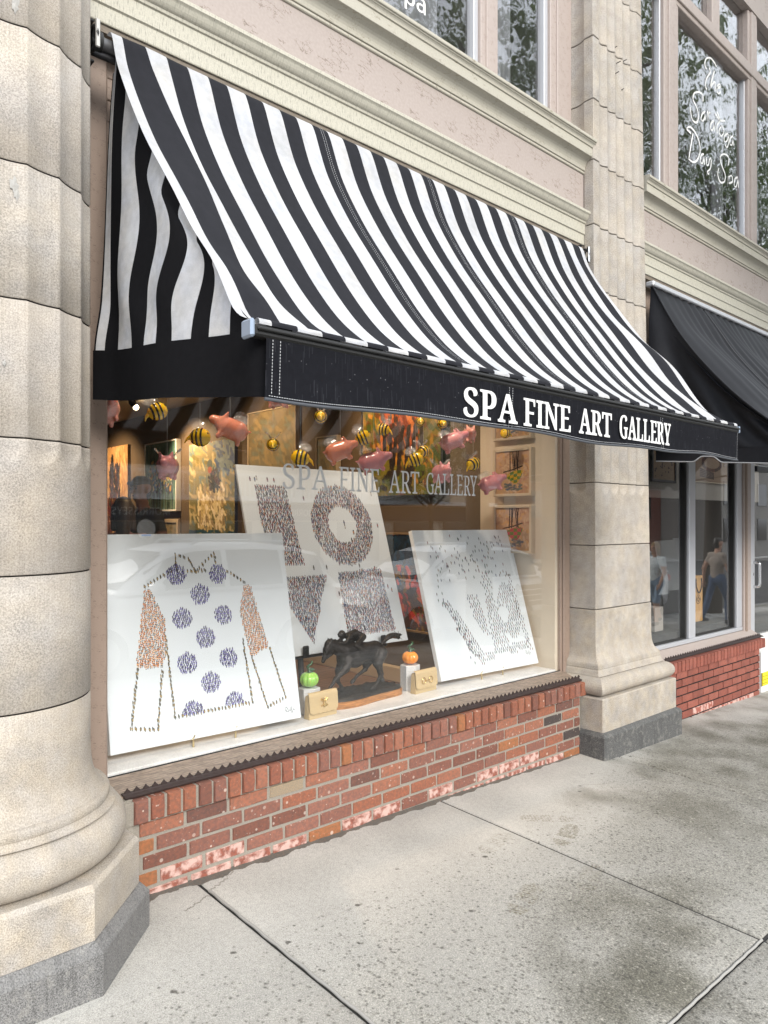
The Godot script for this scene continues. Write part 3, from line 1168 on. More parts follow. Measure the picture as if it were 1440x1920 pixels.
func build_column() -> void:
	var c := Vector3(0.754, 0.0, -0.014)
	var root := thing("fluted_stone_column", "large round fluted limestone column on the left with a smooth lower drum and octagonal base", "column", c)
	var joints := [0.92, 1.374, 1.83, 2.288, 2.738, 3.191, 3.65, 4.1, 4.56, 5.02, 5.48]
	var radius := 0.3415
	var per := 14
	for i in joints.size() - 1:
		var y0: float = joints[i] + 0.0025
		var y1: float = joints[i + 1] - 0.0025
		var ys := [y0, y0 + 0.004]
		if i == 1:
			for k in range(1, 19):
				ys.append(lerpf(y0 + 0.35, y1 - 0.004, k / 18.0))
		ys.append_array([y1 - 0.004, y1])
		var b := MB.new()
		b.smooth(1)
		var rows := []
		for y in ys:
			var inset := 0.004 if y == y0 or y == y1 else 0.0
			var row := PackedVector3Array()
			for k in 18 * per + 1:
				var u := (float(k % per) / per) * 2.0 - 1.0
				var a := deg_to_rad(-5.5) + TAU * k / (18.0 * per)
				var depth := 0.0
				var cup := 1.0 - u * u
				if i >= 2:
					depth = 0.0135 * cup
				elif i == 1:
					var t: float = (y - (1.83 - 0.085)) / 0.085
					if t > 0.0:
						depth = 0.0135 * clampf(cup - (1.0 - t) * (1.0 - t), 0.0, 1.0) * clampf(cup / maxf(cup - (1.0 - t) * (1.0 - t), 0.3), 0.0, 1.3)
						depth = minf(depth, 0.0135 * cup)
				var r := radius - depth - inset
				row.append(Vector3(cos(a) * r, y, -sin(a) * r))
			rows.append(row)
		b.grid(rows)
		part("shaft_drum", b.mesh(), [M.stone, M.stone_b, M.stone_c][(i * 5 + 1) % 3], root)
	# old repairs in the stone
	for q in [[91.0, 3.27, 0.030], [91.5, 3.245, 0.022], [92.0, 2.66, 0.030], [90.5, 2.63, 0.022], [97.0, 2.07, 0.012], [83.0, 1.745, 0.008], [95.0, 1.28, 0.008]]:
		var b := MB.new()
		var ring := PackedVector3Array()
		for k in 13:
			var a := TAU * k / 12.0
			var f: float = q[2] * (0.75 + 0.25 * sin(k * 2.3))
			var t := deg_to_rad(q[0]) + f * cos(a) / radius * 0.6
			ring.append(Vector3(cos(t) * (radius - 0.0085), q[1] + f * 1.1 * sin(a), sin(t) * (radius - 0.0085)))
		ring[12] = ring[0]
		var t0 := deg_to_rad(q[0])
		b.fan(ring, Vector3(cos(t0), 0, sin(t0)) * (radius - 0.006) + Vector3(0, q[1], 0))
		part("stone_patch", b.mesh(), M.patch, root)
	var core := MB.new()
	core.smooth(1)
	core.lathe([Vector2(0.315, 0.3), Vector2(0.315, 5.48)], Vector3.ZERO, 48)
	part("mortar_core", core.mesh(), M.stone_joint, root)
	# foot of the shaft with its flare, fillets and torus
	var prof := [Vector2(0.3375, 0.9175), Vector2(0.3415, 0.914)]
	for p in spline2([Vector2(0.3415, 0.78), Vector2(0.343, 0.69), Vector2(0.350, 0.63), Vector2(0.366, 0.59), Vector2(0.390, 0.562)], 14):
		prof.append(p)
	var base := MB.new()
	base.smooth(1)
	base.lathe(_down(prof), Vector3.ZERO, 96)
	base.smooth(2)
	base.lathe([Vector2(0.406, 0.527), Vector2(0.409, 0.532), Vector2(0.409, 0.552), Vector2(0.404, 0.560), Vector2(0.390, 0.562)], Vector3.ZERO, 96)
	base.smooth(3)
	base.lathe([Vector2(0.43, 0.507), Vector2(0.421, 0.509), Vector2(0.413, 0.516), Vector2(0.406, 0.527)], Vector3.ZERO, 96)
	part("shaft_foot", base.mesh(), M.stone_base, root)
	var torus := MB.new()
	torus.smooth(1)
	var tp := []
	for k in 17:
		var t := -PI / 2.0 + PI * k / 16.0
		tp.append(Vector2(0.405 + 0.064 * cos(t), 0.424 + 0.080 * sin(t)))
	torus.lathe(tp, Vector3.ZERO, 96)
	part("torus", torus.mesh(), M.stone_base, root)
	part("plinth", octagon(0.476, 0.343, 0.135, 0.012), M.stone_base, root)
	part("footing", octagon(0.512, 0.158, -0.45, 0.030), M.granite, root)


func _down(p: Array) -> Array:
	var q := p.duplicate()
	q.reverse()
	return q


func octagon(apothem: float, top: float, bottom: float, wash: float) -> ArrayMesh:
	var b := MB.new()
	var ring := func(r: float, y: float) -> PackedVector3Array:
		var p := PackedVector3Array()
		for k in 9:
			var a := deg_to_rad(22.5 + 45.0 * k)
			p.append(Vector3(cos(a) * r / cos(PI / 8.0), y, -sin(a) * r / cos(PI / 8.0)))
		return p
	b.grid([ring.call(apothem, bottom), ring.call(apothem, top - wash - 0.006), ring.call(apothem - 0.003, top - wash), ring.call(apothem - maxf(wash, 0.008), top - 0.001), ring.call(apothem - 0.05, top)])
	b.fan(ring.call(apothem - 0.05, top), Vector3(0, top, 0))
	return b.mesh()


# outline of the pilaster's three free sides at an offset: points along left return, front, right return
func pilaster_ring(y: float, o: float, flute: float, t: float) -> PackedVector3Array:
	var l := lerpf(4.756, 4.742, (y - 0.5) / 5.0) - o
	var r := lerpf(5.576, 5.452, (y - 0.5) / 5.0) + o
	var f := 0.03 - 0.004 * y + o
	var p := PackedVector3Array()
	var cup := func(u: float) -> float:
		if u < 0.0 or u > 1.0:
			return 0.0
		var v := u * 2.0 - 1.0
		var c := 1.0 - v * v
		return flute * minf(c, clampf(c - (1.0 - t) * (1.0 - t), 0.0, 1.0) * 1.15) if t < 1.0 else flute * c
	var back := -0.24
	var n := 12
	# left return: one flute
	for k in n + 1:
		var u := float(k) / n
		p.append(Vector3(l + cup.call(u), y, lerpf(back + 0.03, f - 0.075, u)))
	p.append(Vector3(l, y, f - 0.004))
	p.append(Vector3(l + 0.004, y, f))
	var margin := 0.075
	var flutes := 5
	for q in flutes:
		for k in n + (1 if q == flutes - 1 else 0):
			var u := float(k) / n
			var w := (r - l - margin * 2.0) / flutes
			p.append(Vector3(l + margin + w * (q + u), y, f - cup.call(clampf((u - 0.04) / 0.92, 0.0, 1.0))))
	p.append(Vector3(r - 0.004, y, f))
	p.append(Vector3(r, y, f - 0.004))
	p.append(Vector3(r, y, back))
	return p


func build_pilaster() -> void:
	var root := thing("stone_pilaster", "square fluted limestone pilaster between the two shops, on a dark granite footing", "pilaster")
	var joints := [0.915, 1.384, 1.844, 2.31, 2.79, 3.26, 3.727, 4.198, 4.642, 5.10, 5.56, 6.0, 6.5]
	for i in joints.size() - 1:
		var y0: float = joints[i] + 0.0025
		var y1: float = joints[i + 1] - 0.0025
		var b := MB.new()
		b.smooth(1)
		var rows := []
		var fl := 0.020 if i >= 2 else 0.0
		rows.append(pilaster_ring(y0, -0.004, fl, 1.0))
		rows.append(pilaster_ring(y0 + 0.004, 0.0, fl, 1.0))
		if i == 1:
			rows.append(pilaster_ring(y1 - 0.09, 0.0, 0.0, 1.0))
			for k in range(1, 15):
				rows.append(pilaster_ring(lerpf(y1 - 0.08, y1 - 0.004, k / 14.0), 0.0, 0.020, k / 14.0))
			rows.append(pilaster_ring(y1, -0.004, 0.020, 1.0))
		else:
			rows.append(pilaster_ring(y1 - 0.004, 0.0, fl, 1.0))
			rows.append(pilaster_ring(y1, -0.004, fl, 1.0))
		sharp_grid(b, rows)
		part("shaft_block", b.mesh(), [M.stone, M.stone_c, M.stone_b][(i * 7) % 3], root)
	part("mortar_core", boxm(Vector3(4.785, 0.0, -0.26), Vector3(5.42, 6.5, -0.02)), M.stone_joint, root)
	for q in [[5.05, 5.14, 0.4], [5.19, 5.10, 0.6], [5.08, 4.96, -0.2], [5.15, 4.86, 0.3], [5.10, 5.05, 1.0]]:
		part("old_nail", tubem([Vector3(q[0], q[1], -0.02), Vector3(q[0] + 0.006 * q[2], q[1] + 0.004, 0.026)], 0.0032, 0.0028, 6), M.black_iron, root)
	var foot := [[0.9125, -0.004], [0.908, 0.0]]
	for p in spline2([Vector2(0.70, 0.0), Vector2(0.62, 0.004), Vector2(0.565, 0.018), Vector2(0.530, 0.046)], 10):
		foot.append([p.x, p.y])
	foot.append_array([[0.520, 0.050], [0.495, 0.052], [0.490, 0.050], [0.478, 0.056], [0.455, 0.062], [0.444, 0.066]])
	sweep_foot(root, "shaft_foot", foot, M.stone_base)
	var torus := []
	for k in 13:
		var t := PI / 2.0 - PI * k / 12.0
		torus.append([0.376 + 0.066 * sin(t), 0.068 + 0.066 * cos(t)])
	sweep_foot(root, "torus", torus, M.stone_base)
	sweep_foot(root, "plinth", [[0.311, 0.05], [0.310, 0.132], [0.303, 0.139], [0.03, 0.139]], M.stone_base)
	sweep_foot(root, "footing", [[0.078, 0.10], [0.076, 0.140], [0.060, 0.166], [0.050, 0.172], [-0.6, 0.172]], M.granite_dark)


func sharp_grid(b: MB, rows: Array) -> void:
	b.smooth(-1)
	b.grid(rows)


func sweep_foot(root: Node, called: String, prof: Array, m: Material) -> void:
	var b := MB.new()
	b.smooth(-1)
	var rows := []
	for p in _down(prof):
		var l: float = 4.756 - p[1]
		var r: float = 5.576 + p[1]
		var f: float = 0.028 + p[1]
		var y: float = p[0]
		rows.append(PackedVector3Array([Vector3(l, y, -0.24), Vector3(l, y, f - 0.006), Vector3(l + 0.006, y, f), Vector3(r - 0.006, y, f), Vector3(r, y, f - 0.006), Vector3(r, y, -0.24)]))
	b.grid(rows)
	var top: PackedVector3Array = rows[rows.size() - 1]
	var bottom: PackedVector3Array = rows[0]
	b.quad(top[1], top[4], top[5], top[0])
	b.quad(bottom[0], bottom[5], bottom[4], bottom[1])
	part(called, b.mesh(), m, root)


func build_entablature(x0: float, x1: float, _which: String, where: String) -> void:
	var root := thing("shop_front_cornice", "cream cornices and wide pink panel " + where, "cornice")
	# lower cornice: two fascia bands under an ogee
	var lower := [Vector2(-0.15, 3.59), Vector2(-0.070, 3.592), Vector2(-0.068, 3.596), Vector2(-0.068, 3.662), Vector2(-0.060, 3.668), Vector2(-0.060, 3.740), Vector2(-0.052, 3.744), Vector2(-0.050, 3.752)]
	for p in spline2([Vector2(-0.049, 3.756), Vector2(-0.040, 3.762), Vector2(-0.030, 3.775), Vector2(-0.022, 3.792), Vector2(-0.016, 3.799)], 9):
		lower.append(p)
	lower.append_array([Vector2(-0.012, 3.803), Vector2(-0.012, 3.818), Vector2(-0.016, 3.822), Vector2(-0.15, 3.832)])
	part("lower_cornice", moulding(lower, x0, x1), M.cream, root)
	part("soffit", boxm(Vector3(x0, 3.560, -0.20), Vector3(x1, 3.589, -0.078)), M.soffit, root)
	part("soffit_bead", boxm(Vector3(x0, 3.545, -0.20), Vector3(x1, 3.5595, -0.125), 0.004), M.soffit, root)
	part("panel", boxm(Vector3(x0, 3.825, -0.16), Vector3(x1, 4.125, -0.075)), M.pink, root)
	part("panel_bead", boxm(Vector3(x0, 4.112, -0.15), Vector3(x1, 4.132, -0.064), 0.004), M.cream_dirty, root)
	# upper cornice: cove, fascia, small ogee and a sloped sill
	var upper := [Vector2(-0.20, 4.133), Vector2(-0.060, 4.133)]
	for p in spline2([Vector2(-0.058, 4.136), Vector2(-0.055, 4.160), Vector2(-0.040, 4.190), Vector2(-0.015, 4.208), Vector2(0.0, 4.211)], 10):
		upper.append(p)
	upper.append_array([Vector2(0.004, 4.213), Vector2(0.004, 4.268), Vector2(0.0, 4.272), Vector2(0.0, 4.277), Vector2(0.008, 4.280)])
	for p in spline2([Vector2(0.008, 4.281), Vector2(0.010, 4.293), Vector2(0.017, 4.303), Vector2(0.022, 4.306)], 6):
		upper.append(p)
	upper.append_array([Vector2(0.022, 4.312), Vector2(0.030, 4.314), Vector2(0.032, 4.318), Vector2(0.032, 4.333), Vector2(0.028, 4.337), Vector2(-0.20, 4.365)])
	part("upper_cornice", moulding(upper, x0, x1), M.cream_dirty, root)


func build_upper_windows() -> void:
	# bay above the striped awning
	var zf := -0.18
	var root := thing("upper_window", "tall upper window with pink timber frames above the gallery, cut by the picture's top edge", "window")
	var beam := func(lo: Vector3, hi: Vector3) -> void: part("frame", boxm(lo, hi, 0.005), M.pink_frame, root)
	var post := func(r: Node, x0: float, x1: float, y0: float, y1: float) -> void:
		part("post", boxm(Vector3(x0, y0, zf - 0.10), Vector3(x1, y1, zf), 0.006), M.pink_frame, r)
		var w := x1 - x0
		if w > 0.15:
			part("post_bead", boxm(Vector3(x0 + w * 0.26, y0, zf - 0.02), Vector3(x0 + w * 0.80, y1, zf + 0.012), 0.005), M.pink_frame, r)
	for x in [[-0.75, -0.55], [2.02, 2.24], [3.712, 3.888], [4.490, 4.757]]:
		post.call(root, x[0], x[1], 4.33, 6.95)
	beam.call(Vector3(-0.6, 4.34, zf - 0.09), Vector3(4.5, 4.405, zf - 0.012))
	beam.call(Vector3(-0.6, 6.22, zf - 0.09), Vector3(4.5, 6.38, zf - 0.008))
	var panes := [[-0.55, 2.02], [2.24, 3.712], [3.888, 4.490]]
	var first: MeshInstance3D = null
	for x in panes:
		part("sash", boxm(Vector3(x[1] - 0.045, 4.405, -0.262), Vector3(x[1], 6.22, -0.205), 0.003), M.aluminium, root)
		var g := part("pane", boxm(Vector3(x[0], 4.405, -0.244), Vector3(x[1], 6.22, -0.238)), M.glass_old, root)
		part("transom_pane", boxm(Vector3(x[0], 6.38, -0.244), Vector3(x[1], 6.95, -0.238)), M.glass_old, root)
		if x[0] == 2.24:
			first = g
	var s := letters("spa", 0.27, 0.125, false, true, 0.001)
	part("lettering", s[0], M.paint_white, first, Transform3D(Basis.IDENTITY, Vector3(2.98, 4.63, -0.237)) * s[1])
	curtain_run("dark curtain hanging inside the upper window above the striped awning", [[2.95, 3.55], [4.0, 4.3]])
	# bay above the black awning
	root = thing("upper_window", "large upper window with white handwritten lettering and pink timber frames, right of the pilaster", "window")
	for x in [[6.205, 6.475], [8.050, 8.290], [9.5, 9.75]]:
		post.call(root, x[0], x[1], 4.33, 6.95)
	post.call(root, 5.545, 5.66, 4.33, 6.95)
	post.call(root, 10.05, 10.25, 4.33, 6.95)
	part("frame", boxm(Vector3(5.6, 4.34, zf - 0.09), Vector3(10.1, 4.405, zf - 0.012), 0.005), M.pink_frame, root)
	part("transom_bar", boxm(Vector3(5.6, 6.215, zf - 0.10), Vector3(10.1, 6.395, zf + 0.006), 0.006), M.pink_frame, root)
	part("transom_bead", boxm(Vector3(5.6, 6.26, zf - 0.02), Vector3(10.1, 6.35, zf + 0.022), 0.006), M.pink_frame, root)
	part("post", boxm(Vector3(7.19, 6.39, zf - 0.10), Vector3(7.36, 6.95, zf - 0.003), 0.006), M.pink_frame, root)
	var big: MeshInstance3D = null
	for x in [[5.66, 6.205], [6.475, 8.050], [8.290, 9.5], [9.75, 10.05]]:
		var g := part("pane", boxm(Vector3(x[0], 4.405, -0.244), Vector3(x[1], 6.215, -0.238)), M.glass_old, root)
		if x[0] == 6.475:
			big = g
		part("sash", boxm(Vector3(x[1] - 0.022, 4.405, -0.262), Vector3(x[1], 6.215, -0.212), 0.003), M.aluminium, root)
	for x in [[5.66, 6.205], [6.475, 7.19], [7.36, 8.050], [8.290, 9.5]]:
		part("transom_pane", boxm(Vector3(x[0], 6.395, -0.244), Vector3(x[1], 6.95, -0.238)), M.glass_old, root)
	# the name in joined handwriting, as strokes of vinyl on the glass
	var strokes := [
		"7.183,5.976 7.147,6.013 7.177,6.077 7.273,6.125 7.364,6.117 7.410,6.097",
		"7.242,6.014 7.267,5.984 7.183,5.884 7.159,5.810 7.192,5.781",
		"7.364,6.038 7.303,5.920 7.273,5.836 7.318,5.887 7.370,5.928 7.382,5.900 7.379,5.845",
		"7.419,5.888 7.504,5.935 7.488,5.953 7.441,5.923 7.419,5.868 7.457,5.849 7.504,5.881",
		"7.109,5.635 7.095,5.694 7.008,5.685 6.917,5.636 6.894,5.570 6.965,5.528 7.008,5.467 6.979,5.386 6.894,5.368 6.853,5.409 6.833,5.471",
		"7.153,5.548 7.095,5.513 7.066,5.450 7.109,5.447 7.153,5.509 7.159,5.550 7.168,5.475",
		"7.207,5.581 7.219,5.488 7.228,5.563 7.273,5.586",
		"7.348,5.536 7.288,5.487 7.273,5.429 7.318,5.432 7.364,5.502 7.364,5.535 7.370,5.438",
		"7.425,5.651 7.488,5.594 7.425,5.518 7.425,5.438",
		"7.379,5.620 7.488,5.594 7.615,5.634",
		"7.519,5.552 7.472,5.474 7.519,5.444 7.583,5.508 7.551,5.550 7.504,5.539",
		"7.679,5.529 7.599,5.473 7.599,5.419 7.663,5.448 7.696,5.521 7.705,5.456 7.663,5.380 7.615,5.390",
		"7.811,5.548 7.745,5.504 7.728,5.443 7.778,5.447 7.811,5.514 7.817,5.454 7.837,5.475",
		"6.853,5.233 6.797,5.238 6.762,5.244 6.825,5.285 6.923,5.277 7.022,5.216 7.042,5.121 6.979,5.023 6.894,4.975 6.797,4.974",
		"6.894,5.248 6.853,5.132 6.805,4.977",
		"7.124,5.129 7.066,5.096 7.051,5.034 7.095,5.029 7.130,5.099 7.139,5.030",
		"7.183,5.116 7.183,5.051 7.228,5.060 7.257,5.128 7.288,5.125 7.273,5.042 7.198,4.978 7.242,4.973",
		"7.696,5.207 7.696,5.289 7.583,5.285 7.497,5.222 7.535,5.154 7.615,5.086 7.599,5.013 7.504,4.976 7.441,5.030 7.463,5.104",
		"7.696,5.098 7.679,4.984 7.705,5.087 7.778,5.124 7.794,5.074 7.712,5.028",
		"7.928,5.158 7.861,5.123 7.837,5.053 7.884,5.047 7.939,5.133 7.945,5.052",
	]
	var b := MB.new()
	b.smooth(-1)
	for line in strokes:
		var pts := []
		for p in line.split(" "):
			var q: PackedStringArray = p.split(",")
			pts.append(Vector2(float(q[0]), float(q[1])))
		var path := spline2(pts, pts.size() * 6)
		for k in path.size() - 1:
			var d: Vector2 = (path[k + 1] - path[k]).normalized().orthogonal() * (0.0095 + 0.0015 * sin(k * 0.3))
			var p: Vector2 = path[k]
			var q: Vector2 = path[k + 1]
			b.quad(Vector3(p.x + d.x, p.y + d.y, -0.2368), Vector3(p.x - d.x, p.y - d.y, -0.2368), Vector3(q.x - d.x, q.y - d.y, -0.2368), Vector3(q.x + d.x, q.y + d.y, -0.2368))
	part("lettering", b.mesh(), M.paint_white, big)
	curtain_run("dark curtain hanging inside the upper window beside the handwritten lettering", [[5.7, 5.95], [6.5, 6.85], [7.75, 7.92], [8.3, 8.9]])


func curtain_run(label: String, spans: Array) -> void:
	var root := thing("window_curtain", label, "curtain")
	for s in spans:
		var b := MB.new()
		b.smooth(1)
		var rows := []
		for y in [4.38, 5.2, 6.0, 6.95]:
			var row := PackedVector3Array()
			for k in 41:
				row.append(Vector3(lerpf(s[0], s[1], k / 40.0), y, -0.42 + 0.03 * sin(k * 0.9) + 0.015 * sin(k * 2.3 + y)))
			rows.append(row)
		b.grid(rows)
		part("drape", b.mesh(), M.curtain, root)


# ---------------------------------------------------------------- brick walls under the windows
# a brick whose front face looks along +z, its edges worn; a few variants are shared
func brick_mesh(w: float, h: float, d: float, wear: float) -> ArrayMesh:
	var b := MB.new()
	var j := func() -> float: return rng.randf_range(0.3, 1.0) * wear
	var f := [Vector3(j.call(), j.call(), 0), Vector3(w - j.call(), j.call(), 0), Vector3(w - j.call(), h - j.call(), 0), Vector3(j.call(), h - j.call(), 0)]
	var m := [Vector3(w * 0.5 + rng.randf_range(-0.2, 0.2) * w, j.call() * 0.6, 0), Vector3(w - j.call() * 0.6, h * 0.5, 0), Vector3(w * 0.5 + rng.randf_range(-0.2, 0.2) * w, h - j.call() * 0.6, 0), Vector3(j.call() * 0.6, h * 0.5, 0)]
	var e := [Vector3(0, 0, -wear), Vector3(w, 0, -wear), Vector3(w, h, -wear), Vector3(0, h, -wear)]
	var back := [Vector3(0, 0, -d), Vector3(w, 0, -d), Vector3(w, h, -d), Vector3(0, h, -d)]
	var mid := Vector3(w * 0.5, h * 0.5, rng.randf_range(-0.001, 0.0015))
	for k in 4:
		var n := (k + 1) % 4
		b.tri(f[k], m[k], mid)
		b.tri(m[k], f[n], mid)
		b.tri(e[k], m[k], f[k])
		b.tri(e[k], e[n], m[k])
		b.tri(e[n], f[n], m[k])
		b.quad(back[k], back[n], e[n], e[k])
	return b.mesh()


func build_brick_wall() -> void:
	var root := thing("brick_wall", "old red brick wall under the gallery window, white salts along its foot", "wall")
	rng.seed = 31
	part("mortar", boxm(Vector3(1.20, -0.35, -0.23), Vector3(4.60, 0.306, -0.0065)), M.mortar, root)
	part("mortar_bed", boxm(Vector3(1.22, 0.307, -0.22), Vector3(4.63, 0.404, 0.006)), M.mortar, root)
	# crumbled cement between the column's base and the first bricks
	var b := MB.new()
	b.smooth(1)
	var rows := []
	for i in 9:
		var row := PackedVector3Array()
		for j in 7:
			row.append(Vector3(1.195 + j * 0.015, 0.22 + i * 0.0245, 0.006 + 0.012 * sin(i * 1.9 + j * 0.7) * sin(j * 1.3) - 0.010 * i / 8.0))
		rows.append(row)
	b.grid(rows)
	part("cement_patch", b.mesh(), M.mortar, root)
	part("cement_cap", boxm(Vector3(1.17, 0.400, -0.20), Vector3(1.285, 0.4105, -0.004), 0.004), M.mortar, root)
	var stretcher := []
	for k in 5:
		stretcher.append(brick_mesh(0.2015, 0.0595, 0.10, 0.0085))
	var half := [brick_mesh(0.094, 0.0595, 0.10, 0.006), brick_mesh(0.094, 0.0595, 0.10, 0.007)]
	var worn := [brick_mesh(0.2015, 0.0595, 0.10, 0.012), brick_mesh(0.2015, 0.0595, 0.10, 0.011)]
	var pitch := 0.0705
	for c in 6:
		var y := 0.3095 - pitch * (c + 1) + 0.005
		var x: float = 1.285 - (0.1065 if c % 2 == 1 else 0.0) - 0.213 + [0.03, 0.0, 0.045, 0.015, 0.05, 0.02][c]
		while x < 4.57:
			var m: Mesh = stretcher[rng.randi() % 5]
			var sx := 1.0
			var px := x
			if x < 1.285 - 0.15:
				x += 0.213
				continue
			if x < 1.285:
				sx = (x + 0.2015 - 1.285) / 0.2015
				px = 1.285
				if c >= 4:
					sx = (x + 0.2015 - 1.30) / 0.2015
					px = 1.30
			elif x + 0.2015 > 4.585:
				sx = (4.585 - x) / 0.2015
			if sx < 0.1:
				x += 0.213
				continue
			var m2: Material = M.bricks[rng.randi() % 8]
			var foot := y - ground_y(px, 0.0)
			if foot < -0.02:
				m = worn[rng.randi() % 2]
				m2 = M.brick_salt
			elif foot < 0.055 and rng.randf() < 0.6:
				m2 = M.brick_salt
			elif px < 1.30 and c in [1, 3]:
				m2 = M.brick_orange
			elif c == 0 and absf(px - 2.05) < 0.107:
				m2 = M.brick_tan
				m = worn[0]
			elif rng.randf() < 0.05:
				m2 = M.brick_orange
			elif rng.randf() < 0.055:
				m2 = M.brick_dark
			var o := part("brick", m, m2, root, Transform3D(Basis.from_scale(Vector3(sx, 1, 1)), Vector3(px, y + rng.randf_range(-0.001, 0.001), rng.randf_range(-0.003, 0.002))))
			o.rotation.y = rng.randf_range(-0.006, 0.006)
			o.scale.x = sx
			x += 0.213
	# header course on edge
	var headers := []
	for k in 5:
		headers.append(brick_mesh(0.061, 0.0965, 0.20, 0.0105))
	var n := 46
	for k in n:
		var x := 1.287 + k * (4.645 - 1.287 + 0.011) / n
		var m2: Material = M.bricks[[0, 1, 4, 5, 7, 1, 0, 6][rng.randi() % 8]]
		if k in [15, 27]:
			m2 = M.brick_orange
		if k == 37:
			m2 = M.bricks[6]
		part("header_brick", headers[rng.randi() % 5], m2, root, Transform3D(Basis(Vector3.UP, rng.randf_range(-0.02, 0.02)), Vector3(x, 0.3105 + rng.randf_range(-0.002, 0.002), 0.020 + rng.randf_range(-0.003, 0.003))))


func build_second_brick_wall() -> void:
	var root := thing("brick_wall", "painted bright red brick wall with black joints under the second shop's window", "wall")
	rng.seed = 33
	part("mortar", boxm(Vector3(5.60, -0.50, -0.23), Vector3(7.865, 0.274, -0.008)), M.mortar_dark, root)
	part("mortar_bed", boxm(Vector3(5.60, 0.275, -0.22), Vector3(7.98, 0.366, 0.008)), M.mortar_dark, root)
	var meshes := [brick_mesh(0.2015, 0.0605, 0.10, 0.004), brick_mesh(0.2015, 0.0605, 0.10, 0.005)]
	for c in 7:
		var y := 0.277 - 0.0705 * (c + 1) + 0.005
		var x := 5.55 + (0.1065 if c % 2 == 0 else 0.0)
		while x < 7.85:
			var sx := 1.0
			if x + 0.2015 > 7.875:
				sx = (7.875 - x) / 0.2015
			var salt: bool = (c == 5 and x > 6.3 and x < 6.75) or (c == 6 and x > 6.3 and x < 7.6)
			if sx > 0.1 and x + 0.2 * sx > 5.62:
				part("brick", meshes[rng.randi() % 2], M.brick_red_salt if salt else M.brick_red[rng.randi() % 3], root, Transform3D(Basis.from_scale(Vector3(sx * 0.965, 0.96, 1)), Vector3(x, y, rng.randf_range(-0.001, 0.001))))
			x += 0.2085
	# short return at the doorway
	for c in 7:
		var y := 0.277 - 0.0705 * (c + 1) + 0.005
		part("return_brick", meshes[0], M.brick_red[c % 3], root, Transform3D(Basis(Vector3.UP, PI / 2) * Basis.from_scale(Vector3(0.52, 1, 0.3)), Vector3(7.872, y, -0.003 if c % 2 else -0.108)))
	var headers := [brick_mesh(0.061, 0.0925, 0.20, 0.004), brick_mesh(0.061, 0.0925, 0.20, 0.005)]
	for k in 33:
		part("header_brick", headers[k % 2], M.brick_red[rng.randi() % 3], root, Transform3D(Basis.from_scale(Vector3(0.93, 1, 1)), Vector3(5.62 + k * 0.0715, 0.2765, 0.024 + rng.randf_range(-0.001, 0.001))))


# ---------------------------------------------------------------- the gallery's window and its ledge spikes
func build_shop_window() -> void:
	var root := thing("shop_window", "large plate glass gallery window in a brown painted timber frame, lettered in silver", "window")
	part("jamb", boxm(Vector3(1.05, 0.43, -0.30), Vector3(1.258, 3.56, -0.19), 0.006), M.taupe, root)
	part("jamb", boxm(Vector3(4.672, 0.43, -0.30), Vector3(4.752, 3.56, -0.19), 0.006), M.taupe, root)
	part("jamb_bead", boxm(Vector3(4.648, 0.43, -0.30), Vector3(4.6715, 3.56, -0.203), 0.004), M.taupe, root)
	part("jamb_bead", boxm(Vector3(1.2585, 0.43, -0.30), Vector3(1.264, 3.56, -0.203), 0.002), M.taupe, root)
	part("sill", moulding([Vector2(-0.30, 0.40), Vector2(-0.045, 0.404), Vector2(-0.040, 0.410), Vector2(-0.042, 0.418), Vector2(-0.200, 0.446), Vector2(-0.206, 0.4515), Vector2(-0.30, 0.4515)], 1.165, 4.752), M.taupe_sill, root)
	part("head", boxm(Vector3(1.2585, 2.78, -0.30), Vector3(4.648, 2.90, -0.195), 0.006), M.taupe, root)
	for k in 7:
		part("head_board", boxm(Vector3(1.2585, 2.902 + k * 0.0935, -0.30), Vector3(4.648, 2.993 + k * 0.0935, -0.215 + 0.003 * (k % 2)), 0.004), M.taupe, root)
	var pane := part("pane", boxm(Vector3(1.2645, 0.4535, -0.217), Vector3(4.6475, 2.778, -0.210)), M.glass, root)
	part("putty", boxm(Vector3(1.2645, 0.4520, -0.2095), Vector3(4.6475, 0.4575, -0.2065)), M.rubber, root)
	var words := [["SPA", 2.173, 2.475], ["FINE", 2.545, 2.842], ["ART", 2.918, 3.168], ["GALLERY", 3.232, 3.705]]
	for w in words:
		var s := letters(w[0], w[2] - w[1], 0.132, false, false, 0.001)
		part("lettering", s[0], M.silver, pane, Transform3D(Basis.IDENTITY, Vector3(w[1], 1.724, -0.2095)) * s[1])
	# round sticker low on the left
	var b := MB.new()
	b.smooth(-1)
	var ring := PackedVector3Array()
	for k in 33:
		ring.append(Vector3(1.440 + 0.043 * cos(TAU * k / 32), 1.523 + 0.043 * sin(TAU * k / 32), -0.2092))
	b.fan(ring, Vector3(1.440, 1.523, -0.2092))
	part("sticker", b.mesh(), M.sticker, pane)
	part("sticker_strip", boxm(Vector3(1.418, 1.490, -0.2090), Vector3(1.462, 1.498, -0.2085)), M.sticker_blue, pane)
	spike_strip(1.262, 4.675, -0.052, 0.4125, "dark brown plastic spike strip along the sill of the gallery window", 0.0405)
	spike_strip(5.97, 8.05, -0.062, 0.372, "black spike strip along the sill of the second shop", 0.045)


